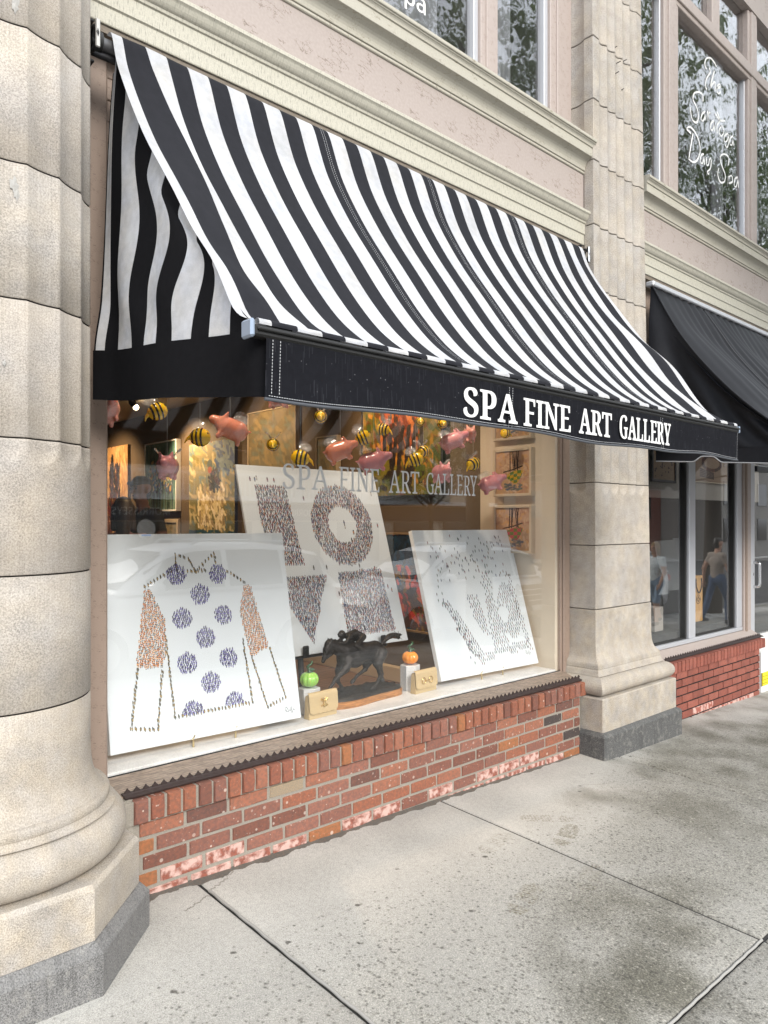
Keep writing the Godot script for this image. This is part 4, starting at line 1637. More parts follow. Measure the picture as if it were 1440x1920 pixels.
func spike_strip(x0: float, x1: float, z: float, y: float, label: String, pitch: float) -> void:
	var root := thing("spike_strip", label, "bird spikes", Vector3(x0, y, z), "spike strips on the window sills")
	part("base_rail", moulding([Vector2(-0.030, 0.0), Vector2(0.038, 0.0), Vector2(0.040, 0.007), Vector2(0.014, 0.012), Vector2(0.012, 0.015), Vector2(-0.004, 0.017), Vector2(-0.006, 0.012), Vector2(-0.030, 0.008)], 0.0, x1 - x0), M.spike, root)
	var tooth := MB.new()
	var prof := [Vector2(-0.0155, 0.0), Vector2(0.0155, 0.0), Vector2(0.0105, 0.009), Vector2(0.0065, 0.0105), Vector2(0.0, 0.0205), Vector2(-0.0065, 0.0105), Vector2(-0.0105, 0.009)]
	for k in prof.size():
		var p: Vector2 = prof[k]
		var q: Vector2 = prof[(k + 1) % prof.size()]
		tooth.quad(Vector3(p.x, p.y, 0.0035), Vector3(p.x, p.y, -0.0035), Vector3(q.x, q.y, -0.0035), Vector3(q.x, q.y, 0.0035))
	for k in range(1, prof.size() - 1):
		tooth.tri(Vector3(prof[0].x, prof[0].y, 0.0035), Vector3(prof[k].x, prof[k].y, 0.0035), Vector3(prof[k + 1].x, prof[k + 1].y, 0.0035))
		tooth.tri(Vector3(prof[0].x, prof[0].y, -0.0035), Vector3(prof[k + 1].x, prof[k + 1].y, -0.0035), Vector3(prof[k].x, prof[k].y, -0.0035))
	var m := tooth.mesh()
	var n := int((x1 - x0) / pitch)
	for k in n:
		part("spike", m, M.spike, root, Transform3D(Basis.IDENTITY, Vector3(0.022 + k * pitch, 0.0145, 0.004)))


# ---------------------------------------------------------------- awnings
# the hang of the striped canopy: inside, it sags; at its two edges it is pulled tight
var sag := []
var taut := []


func canopy_point(x: float, t: float, x0: float, x1: float) -> Vector3:
	var f := t * (sag.size() - 1)
	var i := mini(int(f), sag.size() - 2)
	var a: Vector2 = sag[i].lerp(sag[i + 1], f - i)
	var b: Vector2 = taut[i].lerp(taut[i + 1], f - i)
	var d := minf(x - x0, x1 - x)
	var w := clampf(d / 0.42, 0.0, 1.0)
	w = w * w * (3.0 - 2.0 * w)
	var p := b.lerp(a, w)
	# pulls and wrinkles near the two lower corners
	var q := exp(-((x - x0) / 0.28) ** 2) * smoothstep(0.55, 0.95, t) * (1.0 - smoothstep(0.97, 1.0, t))
	var bump := 0.016 * q * sin((t * 26.0) - (x - x0) * 14.0)
	q = exp(-((x1 - x) / 0.30) ** 2) * smoothstep(0.25, 0.7, t) * (1.0 - smoothstep(0.9, 1.0, t))
	bump += 0.016 * q * sin(t * 20.0 + (x1 - x) * 16.0)
	bump += 0.006 * exp(-((x - x0 - 0.16) / 0.09) ** 2) * sin(t * 9.0) * (1.0 - t)
	bump += 0.0025 * sin(x * 5.3 + t * 3.0) * sin(t * PI)
	return Vector3(x, p.y + bump * 0.75, p.x + bump * 0.65)


func build_striped_awning() -> void:
	sag = spline2([Vector2(0.000, 3.505), Vector2(0.040, 3.492), Vector2(0.076, 3.438), Vector2(0.174, 3.196), Vector2(0.331, 2.937), Vector2(0.501, 2.704), Vector2(0.671, 2.478), Vector2(0.827, 2.304), Vector2(0.960, 2.198), Vector2(1.075, 2.136)], 48)
	taut = spline2([Vector2(-0.005, 3.505), Vector2(0.042, 3.488), Vector2(0.097, 3.342), Vector2(0.215, 3.145), Vector2(0.350, 2.952), Vector2(0.500, 2.772), Vector2(0.650, 2.590), Vector2(0.800, 2.405), Vector2(0.960, 2.222), Vector2(1.075, 2.138)], 48)
	var root := thing("striped_awning", "black and white striped fabric awning over the gallery window with lettered black valance", "awning")
	var x0 := 1.180
	var x1 := 4.555
	var pitch := (x1 - x0 - 0.086) / 35.0
	var cuts := [x0, x0 + 0.043]
	for k in range(1, 35):
		cuts.append(x0 + 0.043 + pitch * k)
	cuts.append_array([x1 - 0.043, x1])
	var mesh := ArrayMesh.new()
	for colour in 2:
		var b := MB.new()
		b.smooth(1)
		for s in cuts.size() - 1:
			if s % 2 != colour:
				continue
			var rows := []
			for k in 57:
				var row := PackedVector3Array()
				for j in 7:
					var t := k / 56.0
					var fold := 0.058 * exp(-((t - 0.46) / 0.20) ** 2)
					var xa: float = cuts[s] + (fold if s == 2 else 0.0)
					var xb: float = cuts[s + 1] + (fold if s == 1 else 0.0)
					var q := canopy_point(lerpf(xa, xb, j / 6.0), t, x0, x1)
					if s == 1:
						q += Vector3(0, 0.75, 0.65) * (0.010 * fold / 0.058 * (j / 6.0))
					row.append(q)
				rows.append(row)
			rows.reverse()
			b.grid(rows)
		mesh = b.mesh(mesh)
	mesh.surface_set_material(0, M.cloth_white)
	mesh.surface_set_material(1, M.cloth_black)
	var canopy := part("canopy", mesh, null, root)
	# seams sewn along some of the black stripes: dotted double lines of thread
	var st := MB.new()
	for s in [11, 19, 27]:
		for off in [0.012, 0.026]:
			var x: float = cuts[s] + off + 0.03
			for k in 210:
				var a := canopy_point(x, (k + 0.15) / 212.0, x0, x1)
				var c := canopy_point(x, (k + 0.75) / 212.0, x0, x1)
				var up := Vector3(0, 0.0030, 0.0028)
				st.quad(a + up, a + up + Vector3(0.0016, 0, 0), c + up + Vector3(0.0016, 0, 0), c + up)
	part("stitching", st.mesh(), M.thread, canopy).set_meta("kind", "stuff")
	# roller tube with its iron end brackets
	var tube := part("roller_tube", tubem([Vector3(1.150, 3.452, 0.004), Vector3(4.565, 3.452, 0.004)], 0.028, -1.0, 20), M.tube_grey, root)
	part("tube_end", tubem([Vector3(1.128, 3.452, 0.004), Vector3(1.1495, 3.452, 0.004)], 0.042, -1.0, 20), M.black_iron, tube)
	part("lower_bar", tubem([Vector3(1.12, 3.41, 0.0), Vector3(4.56, 3.41, 0.0)], 0.014, -1.0, 10), M.dark_metal, root)
	for x in [1.112, 4.585]:
		var br := part("end_bracket", bracket(), M.black_iron, root, Transform3D(Basis.IDENTITY, Vector3(x, 3.445, 0.0)))
		part("bracket_edge", boxm(Vector3(-0.008, -0.055, 0.070), Vector3(0.010, 0.055, 0.080), 0.003), M.steel if x > 3.0 else M.bright_iron, br)
	# front bar, the striped roll of cloth on it and the valance below
	part("front_bar", boxm(Vector3(1.165, 2.092, 1.062), Vector3(4.575, 2.126, 1.106), 0.006), M.black_iron, root)
	part("front_bar_lip", boxm(Vector3(1.17, 2.108, 1.1065), Vector3(4.57, 2.118, 1.116), 0.003), M.black_iron, root)
	part("front_bar_cap", boxm(Vector3(1.148, 2.086, 1.052), Vector3(1.1645, 2.140, 1.110), 0.006), M.aluminium_blue, root)
	part("front_bar_cap", boxm(Vector3(4.5755, 2.090, 1.055), Vector3(4.583, 2.130, 1.110), 0.003), M.aluminium_blue, root)
	mesh = ArrayMesh.new()
	for colour in 2:
		var b := MB.new()
		b.smooth(1)
		for s in cuts.size() - 1:
			if s % 2 == colour:
				var rows := []
				for k in 9:
					var a := PI * 1.15 - PI * 1.25 * k / 8.0
					rows.append(PackedVector3Array([Vector3(cuts[s], 2.133 + 0.015 * sin(a), 1.089 + 0.015 * cos(a)), Vector3(cuts[s + 1], 2.133 + 0.015 * sin(a), 1.089 + 0.015 * cos(a))]))
				rows.reverse()
				b.grid(rows)
		mesh = b.mesh(mesh)
	mesh.surface_set_material(0, M.cloth_white)
	mesh.surface_set_material(1, M.cloth_black)
	part("cloth_roll", mesh, null, root)
	var wave := func(x: float, y: float) -> float: return 1.100 + (2.10 - y) * (0.05 * sin(x * 4.1) + 0.02 * sin(x * 9.3 + 1.0))
	var hem := func(x: float) -> float: return 1.921 + 0.006 * sin(x * 3.3 + 0.4) + 0.004 * sin(x * 8.0) + 0.008 * smoothstep(3.0, 4.5, x)
	var b := MB.new()
	b.smooth(1)
	var rows := []
	for i in 9:
		var row := PackedVector3Array()
		for j in 121:
			var x := lerpf(1.207, 4.572, j / 120.0)
			var y := lerpf(hem.call(x), 2.104, i / 8.0)
			row.append(Vector3(x, y, wave.call(x, y)))
		rows.append(row)
	b.grid(rows)
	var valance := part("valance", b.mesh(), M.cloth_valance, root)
	var edge := []
	for j in 121:
		var x := lerpf(1.207, 4.572, j / 120.0)
		edge.append(Vector3(x, hem.call(x), wave.call(x, hem.call(x))))
	part("hem", tubem(edge, 0.0055, -1.0, 6), M.hem_grey, valance)
	st = MB.new()
	for k in 380:
		var x := lerpf(1.22, 4.565, k / 380.0)
		var y: float = hem.call(x) + 0.010
		var z: float = wave.call(x, y) + 0.0015
		st.quad(Vector3(x, y, z), Vector3(x + 0.005, y, z), Vector3(x + 0.005, y + 0.0018, z), Vector3(x, y + 0.0018, z))
	for x in [1.228, 1.255, 2.352, 2.374, 3.60, 3.62, 4.560]:
		for k in 18:
			var y := 1.932 + k * 0.0095
			var z: float = wave.call(x, y) + 0.0015
			st.quad(Vector3(x, y, z), Vector3(x + 0.0018, y, z), Vector3(x + 0.0018, y + 0.0055, z), Vector3(x, y + 0.0055, z))
	part("stitching", st.mesh(), M.thread, valance).set_meta("kind", "stuff")
	# the name, each word following the hang of the valance
	var words := [["SPA", 2.066, 2.392, 1.9445], ["FINE", 2.448, 2.785, 1.946], ["ART", 2.850, 3.125, 1.948], ["GALLERY", 3.180, 3.690, 1.950]]
	for w in words:
		var s := letters(w[0], w[2] - w[1], 0.113, true)
		var z0: float = wave.call(w[1], 2.0)
		var z1: float = wave.call(w[2], 2.0)
		var zm := maxf(z0, z1)
		for k in 9:
			zm = maxf(zm, wave.call(lerpf(w[1], w[2], k / 8.0), 1.95) - 0.001)
		part("lettering", s[0], M.letter_white, valance, Transform3D(Basis(Vector3.UP, -atan2(z1 - z0, w[2] - w[1]) * 0.0), Vector3(w[1], w[3], zm + 0.001)) * s[1])
	# the hanging side curtain on the left, with wavy stripes, and its valance
	var foot := func(z: float) -> Vector3:
		var c := smoothstep(-0.02, 0.10, z)
		return Vector3(lerpf(1.128, 1.160, c) + 0.030 * clampf(z, 0.0, 1.1) + 0.010 * sin(z * 9.0), lerpf(2.232, 2.118, clampf(z / 1.07, 0.0, 1.0)), z)
	var crest := func(z: float) -> float:
		for k in taut.size() - 1:
			if taut[k + 1].x >= z and z > 0.03:
				return lerpf(taut[k].y, taut[k + 1].y, clampf((z - taut[k].x) / maxf(taut[k + 1].x - taut[k].x, 1e-4), 0.0, 1.0)) - 0.012
		return 3.36 if z <= 0.05 else 2.13
	var bounds := [-0.005, 0.004, 0.045, 0.122, 0.240, 0.355, 0.462, 0.577, 0.691, 0.790, 0.910, 1.024, 1.075]
	mesh = ArrayMesh.new()
	for colour in 2:
		b = MB.new()
		b.smooth(1)
		for s in bounds.size() - 1:
			if s % 2 != 1 - colour:
				continue
			rows = []
			for k in 41:
				var t := k / 40.0
				var row := PackedVector3Array()
				for j in 5:
					var zb := lerpf(bounds[s], bounds[s + 1], j / 4.0)
					var f: Vector3 = foot.call(zb)
					var top: float = crest.call(zb)
					var y := lerpf(f.y, top, t)
					var tall := y - f.y
					var amp := (0.035 + 0.05 * smoothstep(0.2, 0.6, zb)) * smoothstep(0.05, 0.35, tall) * smoothstep(0.0, 0.3, zb) * (1.0 - smoothstep(0.85, 1.0, t))
					var z := zb + amp * sin((y + zb * 0.95) * 11.0 + 1.2 * (1.0 - smoothstep(0.2, 0.5, zb)))
					z -= 0.02 * t * (1.0 - t) * (1.0 if zb < 0.1 else 0.0)
					var x := lerpf(f.x, 1.205, t) + 0.020 * sin(zb * 19.0 + y * 3.0) * smoothstep(0.0, 0.2, tall) * (1.0 - t)
					if y > crest.call(maxf(z, 0.0)) - 0.004 and z > 0.05:
						y = crest.call(z) - 0.004
					row.append(Vector3(x, y, z))
				rows.append(row)
			b.grid(rows, false)
		mesh = b.mesh(mesh)
	mesh.surface_set_material(0, M.cloth_white)
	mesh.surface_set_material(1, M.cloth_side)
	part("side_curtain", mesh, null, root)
	b = MB.new()
	b.smooth(1)
	rows = []
	for i in 7:
		var row := PackedVector3Array()
		for j in 41:
			var z := lerpf(-0.005, 1.104, j / 40.0)
			var f: Vector3 = foot.call(z)
			var drop := 0.195 * i / 6.0
			row.append(Vector3(f.x - 0.004 + 0.014 * sin(z * 7.0) * i / 6.0 + 0.05 * smoothstep(1.03, 1.104, z), f.y - drop, minf(z, 1.092)))
		rows.append(row)
	rows.reverse()
	b.grid(rows)
	part("side_valance", b.mesh(), M.cloth_side, root)
	# folding arm under the cloth, right
	part("folding_arm", tubem([Vector3(4.45, 3.20, -0.08), Vector3(3.6, 2.45, 0.42), Vector3(4.40, 2.09, 1.05)], 0.016, -1.0, 10), M.dark_metal, root)
	part("folding_arm", tubem([Vector3(1.35, 3.20, -0.08), Vector3(2.2, 2.45, 0.42), Vector3(1.35, 2.09, 1.05)], 0.016, -1.0, 10), M.dark_metal, root)


# a pierced iron end plate: frame, cross and curls
func bracket() -> ArrayMesh:
	var b := MB.new()
	b.cbox(Vector3(-0.010, -0.085, -0.18), Vector3(0.010, 0.085, -0.165), 0.003)
	b.cbox(Vector3(-0.010, 0.074, -0.165), Vector3(0.010, 0.085, 0.02), 0.003)
	b.cbox(Vector3(-0.010, -0.085, -0.165), Vector3(0.010, -0.074, 0.02), 0.003)
	b.smooth(1)
	var ring := []
	for k in 21:
		ring.append(Vector3(0, 0.045 * sin(TAU * k / 20), 0.03 + 0.045 * cos(TAU * k / 20)))
	b.tube(ring, 0.008, -1.0, 6)
	b.tube([Vector3(0, -0.08, -0.16), Vector3(0, 0.0, 0.0)], 0.006, -1.0, 6)
	b.tube([Vector3(0, 0.08, -0.16), Vector3(0, 0.0, 0.0)], 0.006, -1.0, 6)
	b.tube([Vector3(0, 0.055, 0.072), Vector3(0, 0.0, 0.03)], 0.006, -1.0, 6)
	b.tube([Vector3(0, -0.055, 0.072), Vector3(0, 0.0, 0.03)], 0.006, -1.0, 6)
	return b.mesh()


func build_black_awning() -> void:
	var root := thing("black_awning", "plain black fabric awning with scalloped grey-edged valance over the second shop", "awning")
	var x0 := 5.62
	var x1 := 9.6
	var prof := spline2([Vector2(0.02, 3.455), Vector2(0.16, 3.22), Vector2(0.30, 3.02), Vector2(0.60, 2.66), Vector2(0.86, 2.36), Vector2(1.12, 2.08)], 31)
	part("head_rail", boxm(Vector3(5.585, 3.455, -0.03), Vector3(9.62, 3.496, 0.042), 0.008), M.aluminium, root)
	var b := MB.new()
	b.smooth(1)
	var rows := []
	for i in prof.size():
		var t := float(i) / (prof.size() - 1)
		var row := PackedVector3Array()
		for j in 421:
			var x := lerpf(x0, x1, j / 420.0)
			var d := (x - x0) / 4.0
			var ridge := 0.009 * sin(x * 46.0 + t * 1.2) * (1.0 - 0.7 * t) * (0.6 + 0.4 * sin(x * 3.1)) + 0.020 * sin(x * 6.0 - t * 5.0) * sin(PI * t)
			var pull := -0.10 * exp(-d * 16.0) * sin(PI * clampf(t * 1.1, 0.0, 1.0))
			row.append(Vector3(x, prof[i].y + (ridge + pull) * 0.75, prof[i].x + (ridge + pull) * 0.6))
		rows.append(row)
	rows.reverse()
	b.grid(rows)
	var canopy := part("canopy", b.mesh(), M.cloth_second, root)
	for s in [6.55, 7.75, 8.95]:
		var k := int((s - x0) / (x1 - x0) * 420.0)
		var path := []
		for r in rows:
			path.append(r[k] + Vector3(0, 0.001, 0.001))
		part("seam", tubem(path, 0.004, -1.0, 5), M.cloth_seam, canopy)
	# side panel with deep folds
	b = MB.new()
	b.smooth(1)
	var side := []
	for i in 25:
		var t := i / 24.0
		var row := PackedVector3Array()
		for j in 49:
			var z := lerpf(0.0, 1.12, j / 48.0)
			var top := 2.08
			for k in prof.size() - 1:
				if prof[k + 1].x >= z:
					top = lerpf(prof[k].y, prof[k + 1].y, clampf((z - prof[k].x) / (prof[k + 1].x - prof[k].x), 0.0, 1.0))
					break
			var low := lerpf(2.17, 2.08, z / 1.12)
			var x := lerpf(5.585, 5.71, smoothstep(0.0, 0.45, z)) + 0.035 * sin((z * 1.25 + t * 0.55) * 13.0) * sin(PI * clampf(t + 0.1, 0.0, 1.0)) * smoothstep(0.0, 0.25, z) - 0.09 * (1.0 - t) * 0.0
			row.append(Vector3(lerpf(x, 5.615, smoothstep(0.75, 1.0, t)), lerpf(low, top - 0.09 * sin(PI * z), t), z))
		side.append(row)
	b.grid(side)
	part("side_panel", b.mesh(), M.cloth_second, root)
	var edge := []
	for j in 49:
		edge.append(side[24][j] + Vector3(-0.004, 0.004, 0))
	part("side_piping", tubem(edge, 0.007, -1.0, 6), M.cloth_second, root)
	# scalloped valance round the side and the front
	var scallop := func(u: float) -> float:
		var f := fposmod(u, 0.62) / 0.62
		return 0.045 * smoothstep(0.0, 0.13, minf(f, 1.0 - f) - 0.06)
	for front in 2:
		b = MB.new()
		b.smooth(1)
		var n := 160 if front else 60
		var up := PackedVector3Array()
		var low := PackedVector3Array()
		for j in n + 1:
			var t := float(j) / n
			var p := Vector3(lerpf(5.70, x1, t), 2.085, 1.125) if front else Vector3(5.705, lerpf(2.172, 2.085, t), lerpf(0.0, 1.12, t))
			up.append(p)
			low.append(p - Vector3(0, 0.075 + scallop.call((p.x if front else p.z) + 0.20), 0))
		b.grid([low, up])
		var v := part("front_valance" if front else "side_valance", b.mesh(), M.cloth_second, root)
		part("valance_edge", tubem(Array(low), 0.005, -1.0, 6), M.piping, v)
	part("front_bar", tubem([Vector3(5.68, 2.09, 1.10), Vector3(x1, 2.09, 1.10)], 0.016, -1.0, 10), M.dark_metal, root)
	part("frame_arm", tubem([Vector3(5.74, 2.20, -0.04), Vector3(5.74, 2.09, 1.10)], 0.012, -1.0, 8), M.dark_metal, root)
	part("frame_arm", tubem([Vector3(x1 - 0.1, 2.20, -0.04), Vector3(x1 - 0.1, 2.09, 1.10)], 0.012, -1.0, 8), M.dark_metal, root)


# ---------------------------------------------------------------- the second shop
func build_second_shop() -> void:
	var root := thing("shop_window", "aluminium framed window of the second shop with a narrow pane, set over bright red bricks", "window")
	part("frame_sill", boxm(Vector3(5.60, 0.440, -0.27), Vector3(7.87, 0.476, -0.165), 0.004), M.aluminium, root)
	part("timber_sill", moulding([Vector2(-0.25, 0.368), Vector2(-0.06, 0.370), Vector2(-0.055, 0.382), Vector2(-0.160, 0.437), Vector2(-0.25, 0.437)], 5.60, 8.05), M.pink_frame, root)
	part("mullion", boxm(Vector3(6.670, 0.4765, -0.27), Vector3(6.800, 2.60, -0.170), 0.005), M.aluminium, root)
	part("mullion", boxm(Vector3(7.745, 0.4765, -0.27), Vector3(7.869, 2.60, -0.170), 0.005), M.aluminium, root)
	part("mullion", boxm(Vector3(5.60, 0.4765, -0.27), Vector3(5.70, 2.60, -0.170), 0.005), M.aluminium, root)
	part("gasket", boxm(Vector3(6.640, 0.4765, -0.25), Vector3(6.6695, 2.60, -0.195), 0.002), M.rubber, root)
	part("gasket", boxm(Vector3(7.715, 0.4765, -0.25), Vector3(7.7445, 2.60, -0.195), 0.002), M.rubber, root)
	part("gasket", boxm(Vector3(5.705, 0.4765, -0.25), Vector3(6.639, 0.486, -0.195), 0.002), M.rubber, root)
	part("gasket", boxm(Vector3(6.805, 0.4765, -0.25), Vector3(7.714, 0.486, -0.195), 0.002), M.rubber, root)
	part("pane", boxm(Vector3(5.70, 0.486, -0.225), Vector3(6.64, 2.60, -0.219)), M.glass, root)
	part("pane", boxm(Vector3(6.80, 0.486, -0.225), Vector3(7.715, 2.60, -0.219)), M.glass, root)
	part("jamb", boxm(Vector3(7.870, 0.36, -0.27), Vector3(8.050, 3.55, -0.150), 0.006), M.pink_frame, root)
	part("jamb_bead", boxm(Vector3(7.90, 0.36, -0.16), Vector3(7.94, 3.55, -0.138), 0.004), M.taupe, root)
	part("head", boxm(Vector3(5.60, 2.605, -0.27), Vector3(7.869, 3.55, -0.20), 0.004), M.taupe, root)
	# the glazed door at the picture's right edge
	root = thing("glass_door", "glass shop door in a grey aluminium frame with a bent tube pull handle", "door")
	part("frame", boxm(Vector3(8.051, -0.30, -0.27), Vector3(8.140, 2.45, -0.160), 0.005), M.aluminium, root)
	part("frame", boxm(Vector3(8.141, 2.30, -0.27), Vector3(9.35, 2.45, -0.160), 0.005), M.aluminium, root)
	part("frame", boxm(Vector3(9.26, -0.30, -0.27), Vector3(9.35, 2.299, -0.160), 0.005), M.aluminium, root)
	part("stile", boxm(Vector3(8.146, -0.26, -0.25), Vector3(8.255, 2.295, -0.190), 0.005), M.aluminium, root)
	part("stile", boxm(Vector3(9.15, -0.26, -0.25), Vector3(9.255, 2.295, -0.190), 0.005), M.aluminium, root)
	part("rail", boxm(Vector3(8.2555, 2.185, -0.25), Vector3(9.149, 2.295, -0.190), 0.005), M.aluminium, root)
	part("pane", boxm(Vector3(8.2555, 0.335, -0.225), Vector3(9.149, 2.185, -0.219)), M.glass, root)
	part("kick_panel", boxm(Vector3(8.2555, -0.26, -0.235), Vector3(9.149, 0.334, -0.180), 0.004), M.paint_white, root)
	part("closer", boxm(Vector3(8.28, 2.10, -0.216), Vector3(8.62, 2.16, -0.176), 0.006), M.dark_metal, root)
	var h := []
	for p in [[8.165, 1.128, -0.19], [8.165, 1.128, -0.15], [8.168, 1.126, -0.125], [8.170, 1.115, -0.112], [8.172, 1.09, -0.108], [8.172, 1.0, -0.108], [8.172, 0.91, -0.108], [8.170, 0.885, -0.112], [8.168, 0.874, -0.125], [8.165, 0.872, -0.15], [8.165, 0.872, -0.19]]:
		h.append(Vector3(p[0], p[1], p[2]))
	part("pull_handle", tubem(spline(h, 60), 0.0145, -1.0, 12), M.bright_steel, root)
	part("push_bar", tubem([Vector3(8.21, 1.165, -0.275), Vector3(9.2, 1.165, -0.275)], 0.013, -1.0, 10), M.bright_steel, root)
	part("lock", tubem([Vector3(8.20, 1.0, -0.195), Vector3(8.20, 1.0, -0.182)], 0.016, -1.0, 14), M.bright_steel, root)
	part("transom", boxm(Vector3(8.051, 2.455, -0.27), Vector3(9.35, 3.55, -0.22), 0.005), M.taupe, root)
	# the white box with yellow edge that stands by the doorway
	root = thing("door_step", "white painted doorway step with a yellow safety stripe along its foot", "step")
	part("riser", boxm(Vector3(7.985, -0.40, -0.15), Vector3(9.4, 0.215, -0.02), 0.006), M.paint_white, root)
	part("safety_stripe", boxm(Vector3(7.98, -0.13, -0.0195), Vector3(9.4, 0.005, -0.006), 0.003), M.yellow, root)
	for k in 3:
		part("grip_line", boxm(Vector3(7.98, -0.105 + k * 0.035, -0.0055), Vector3(9.4, -0.098 + k * 0.035, -0.003)), M.yellow_dark, root)
	# what the window shows
	var T := print_dots(44, Color(0.62, 0.52, 0.40), Color(0.12, 0.06, 0.05), false)
	framed_picture("framed_print", "framed print of dark scattered dots hanging in the second shop", Vector3(8.40, 2.26, -1.28), Vector2(0.54, 0.40), Vector3.BACK, 0.02, T, M.frame_black, 0.03)
	T = print_dots(45, Color(0.60, 0.50, 0.40), Color(0.16, 0.07, 0.06), true)
	framed_picture("framed_print", "print of a dark beaded ring hanging in the second shop", Vector3(9.72, 2.30, -1.28), Vector2(1.02, 0.44), Vector3.BACK, 0.02, T, M.frame_pale, 0.012)
	struct("second_shop_screen_wall", boxm(Vector3(7.6, 1.85, -1.40), Vector3(11.4, 2.94, -1.32)), M.wall_grey)
	root = thing("paper_bag", "tall orange paper carrier bag standing in the second shop's window", "bag")
	part("body", boxm(Vector3(7.325, 0.541, -0.53), Vector3(7.535, 1.01, -0.43), 0.006), M.paper_bag, root)
	part("handle", tubem(spline([Vector3(7.37, 0.985, -0.424), Vector3(7.37, 0.90, -0.42), Vector3(7.43, 0.835, -0.42), Vector3(7.49, 0.90, -0.42), Vector3(7.49, 0.985, -0.424)], 20), 0.006, -1.0, 6), M.bark, root)
	var ring := []
	for k in 25:
		ring.append(Vector3(7.43 + 0.045 * cos(TAU * k / 24), 0.77 + 0.045 * sin(TAU * k / 24), -0.4285))
	part("emblem", tubem(ring, 0.003, -1.0, 4), M.bark, root)
	ring = []
	for k in 33:
		var a := TAU * k / 32
		ring.append(Vector3(7.43 + 0.022 * cos(a) * (1.0 + 0.35 * cos(a * 4.0)), 0.77 + 0.022 * sin(a) * (1.0 + 0.35 * cos(a * 4.0)), -0.4285))
	part("emblem", tubem(ring, 0.003, -1.0, 4), M.bark, root)
	single("window_plinth", boxm(Vector3(5.9, 0.0, -0.95), Vector3(8.0, 0.54, -0.28), 0.004), M.carpet, "low dark display plinth behind the second shop's window", "plinth")
	var film := MB.new()
	film.smooth(1)
	var rows := []
	for i in 13:
		var row := PackedVector3Array()
		for j in 13:
			var u := j / 12.0
			var v := i / 12.0
			row.append(Vector3(7.28 + 0.58 * u + 0.02 * sin(v * 9.0), 0.80 + 0.56 * v + 0.03 * u, -0.78 + 0.05 * sin(u * 8.0 + v * 5.0)))
		rows.append(row)
	film.grid(rows)
	single("wrapped_board", film.mesh(), M.film, "board wrapped in crumpled clear plastic leaning in the second shop's left pane", "board")
	single("grey_box", boxm(Vector3(6.43, 0.541, -0.50), Vector3(6.59, 0.765, -0.38), 0.004), M.wall_grey, "small grey box in the lower left corner of the second shop's window", "box")


# ---------------------------------------------------------------- pictures
func painter(w: int, h: int, top: Color, bottom: Color) -> Image:
	var im := Image.create(w, h, false, Image.FORMAT_RGBA8)
	for y in h:
		im.fill_rect(Rect2i(0, y, w, 1), top.lerp(bottom, float(y) / h))
	return im


# a loaded brush drawn from a to b, with ragged bristles
func stroke(im: Image, a: Vector2, b: Vector2, r: float, c: Color, jitter := 0.08) -> void:
	var n := maxi(2, int(a.distance_to(b) / maxf(r * 0.5, 1.0)))
	for k in n + 1:
		var p := a.lerp(b, float(k) / n)
		var v := rng.randf_range(-jitter, jitter)
		splat(im, clampi(int(p.x), 0, im.get_width() - 1), clampi(int(p.y), 0, im.get_height() - 1), r * rng.randf_range(0.7, 1.1), Color(clampf(c.r + v, 0, 1), clampf(c.g + v, 0, 1), clampf(c.b + v, 0, 1), c.a))


func daub(im: Image, n: int, box: Rect2, r: float, colours: Array, long := 8.0, tilt := 0.0, spread := 3.0) -> void:
	for k in n:
		var p := box.position + Vector2(rng.randf() * box.size.x, rng.randf() * box.size.y)
		var d := Vector2.from_angle(tilt + rng.randf_range(-spread, spread)) * rng.randf_range(0.3, 1.0) * long
		stroke(im, p - d, p + d, r * rng.randf_range(0.5, 1.2), colours[rng.randi() % colours.size()], 0.05)


func print_of(im: Image) -> StandardMaterial3D:
	var m := StandardMaterial3D.new()
	m.albedo_texture = ImageTexture.create_from_image(im)
	m.albedo_color = Color(0.93, 0.93, 0.93)
	m.roughness = 0.55
	return m


func print_dots(s: int, ground: Color, ink: Color, ring: bool) -> StandardMaterial3D:
	rng.seed = s
	var im := painter(128, 96, ground, ground.darkened(0.08))
	if ring:
		for k in 60:
			var a := TAU * k / 60.0
			splat(im, int(64 + 34 * cos(a)), int(42 + 20 * sin(a)), rng.randf_range(3, 5), Color(ink.r + rng.randf() * 0.2, ink.g + rng.randf() * 0.08, ink.b, 1))
		for k in 5:
			stroke(im, Vector2(20, 60 + k * 5), Vector2(70, 70 + k * 4), 1.5, ink)
	else:
		for k in 46:
			splat(im, rng.randi_range(10, 118), rng.randi_range(10, 86), rng.randf_range(0.8, 3.2), ink)
	return print_of(im)


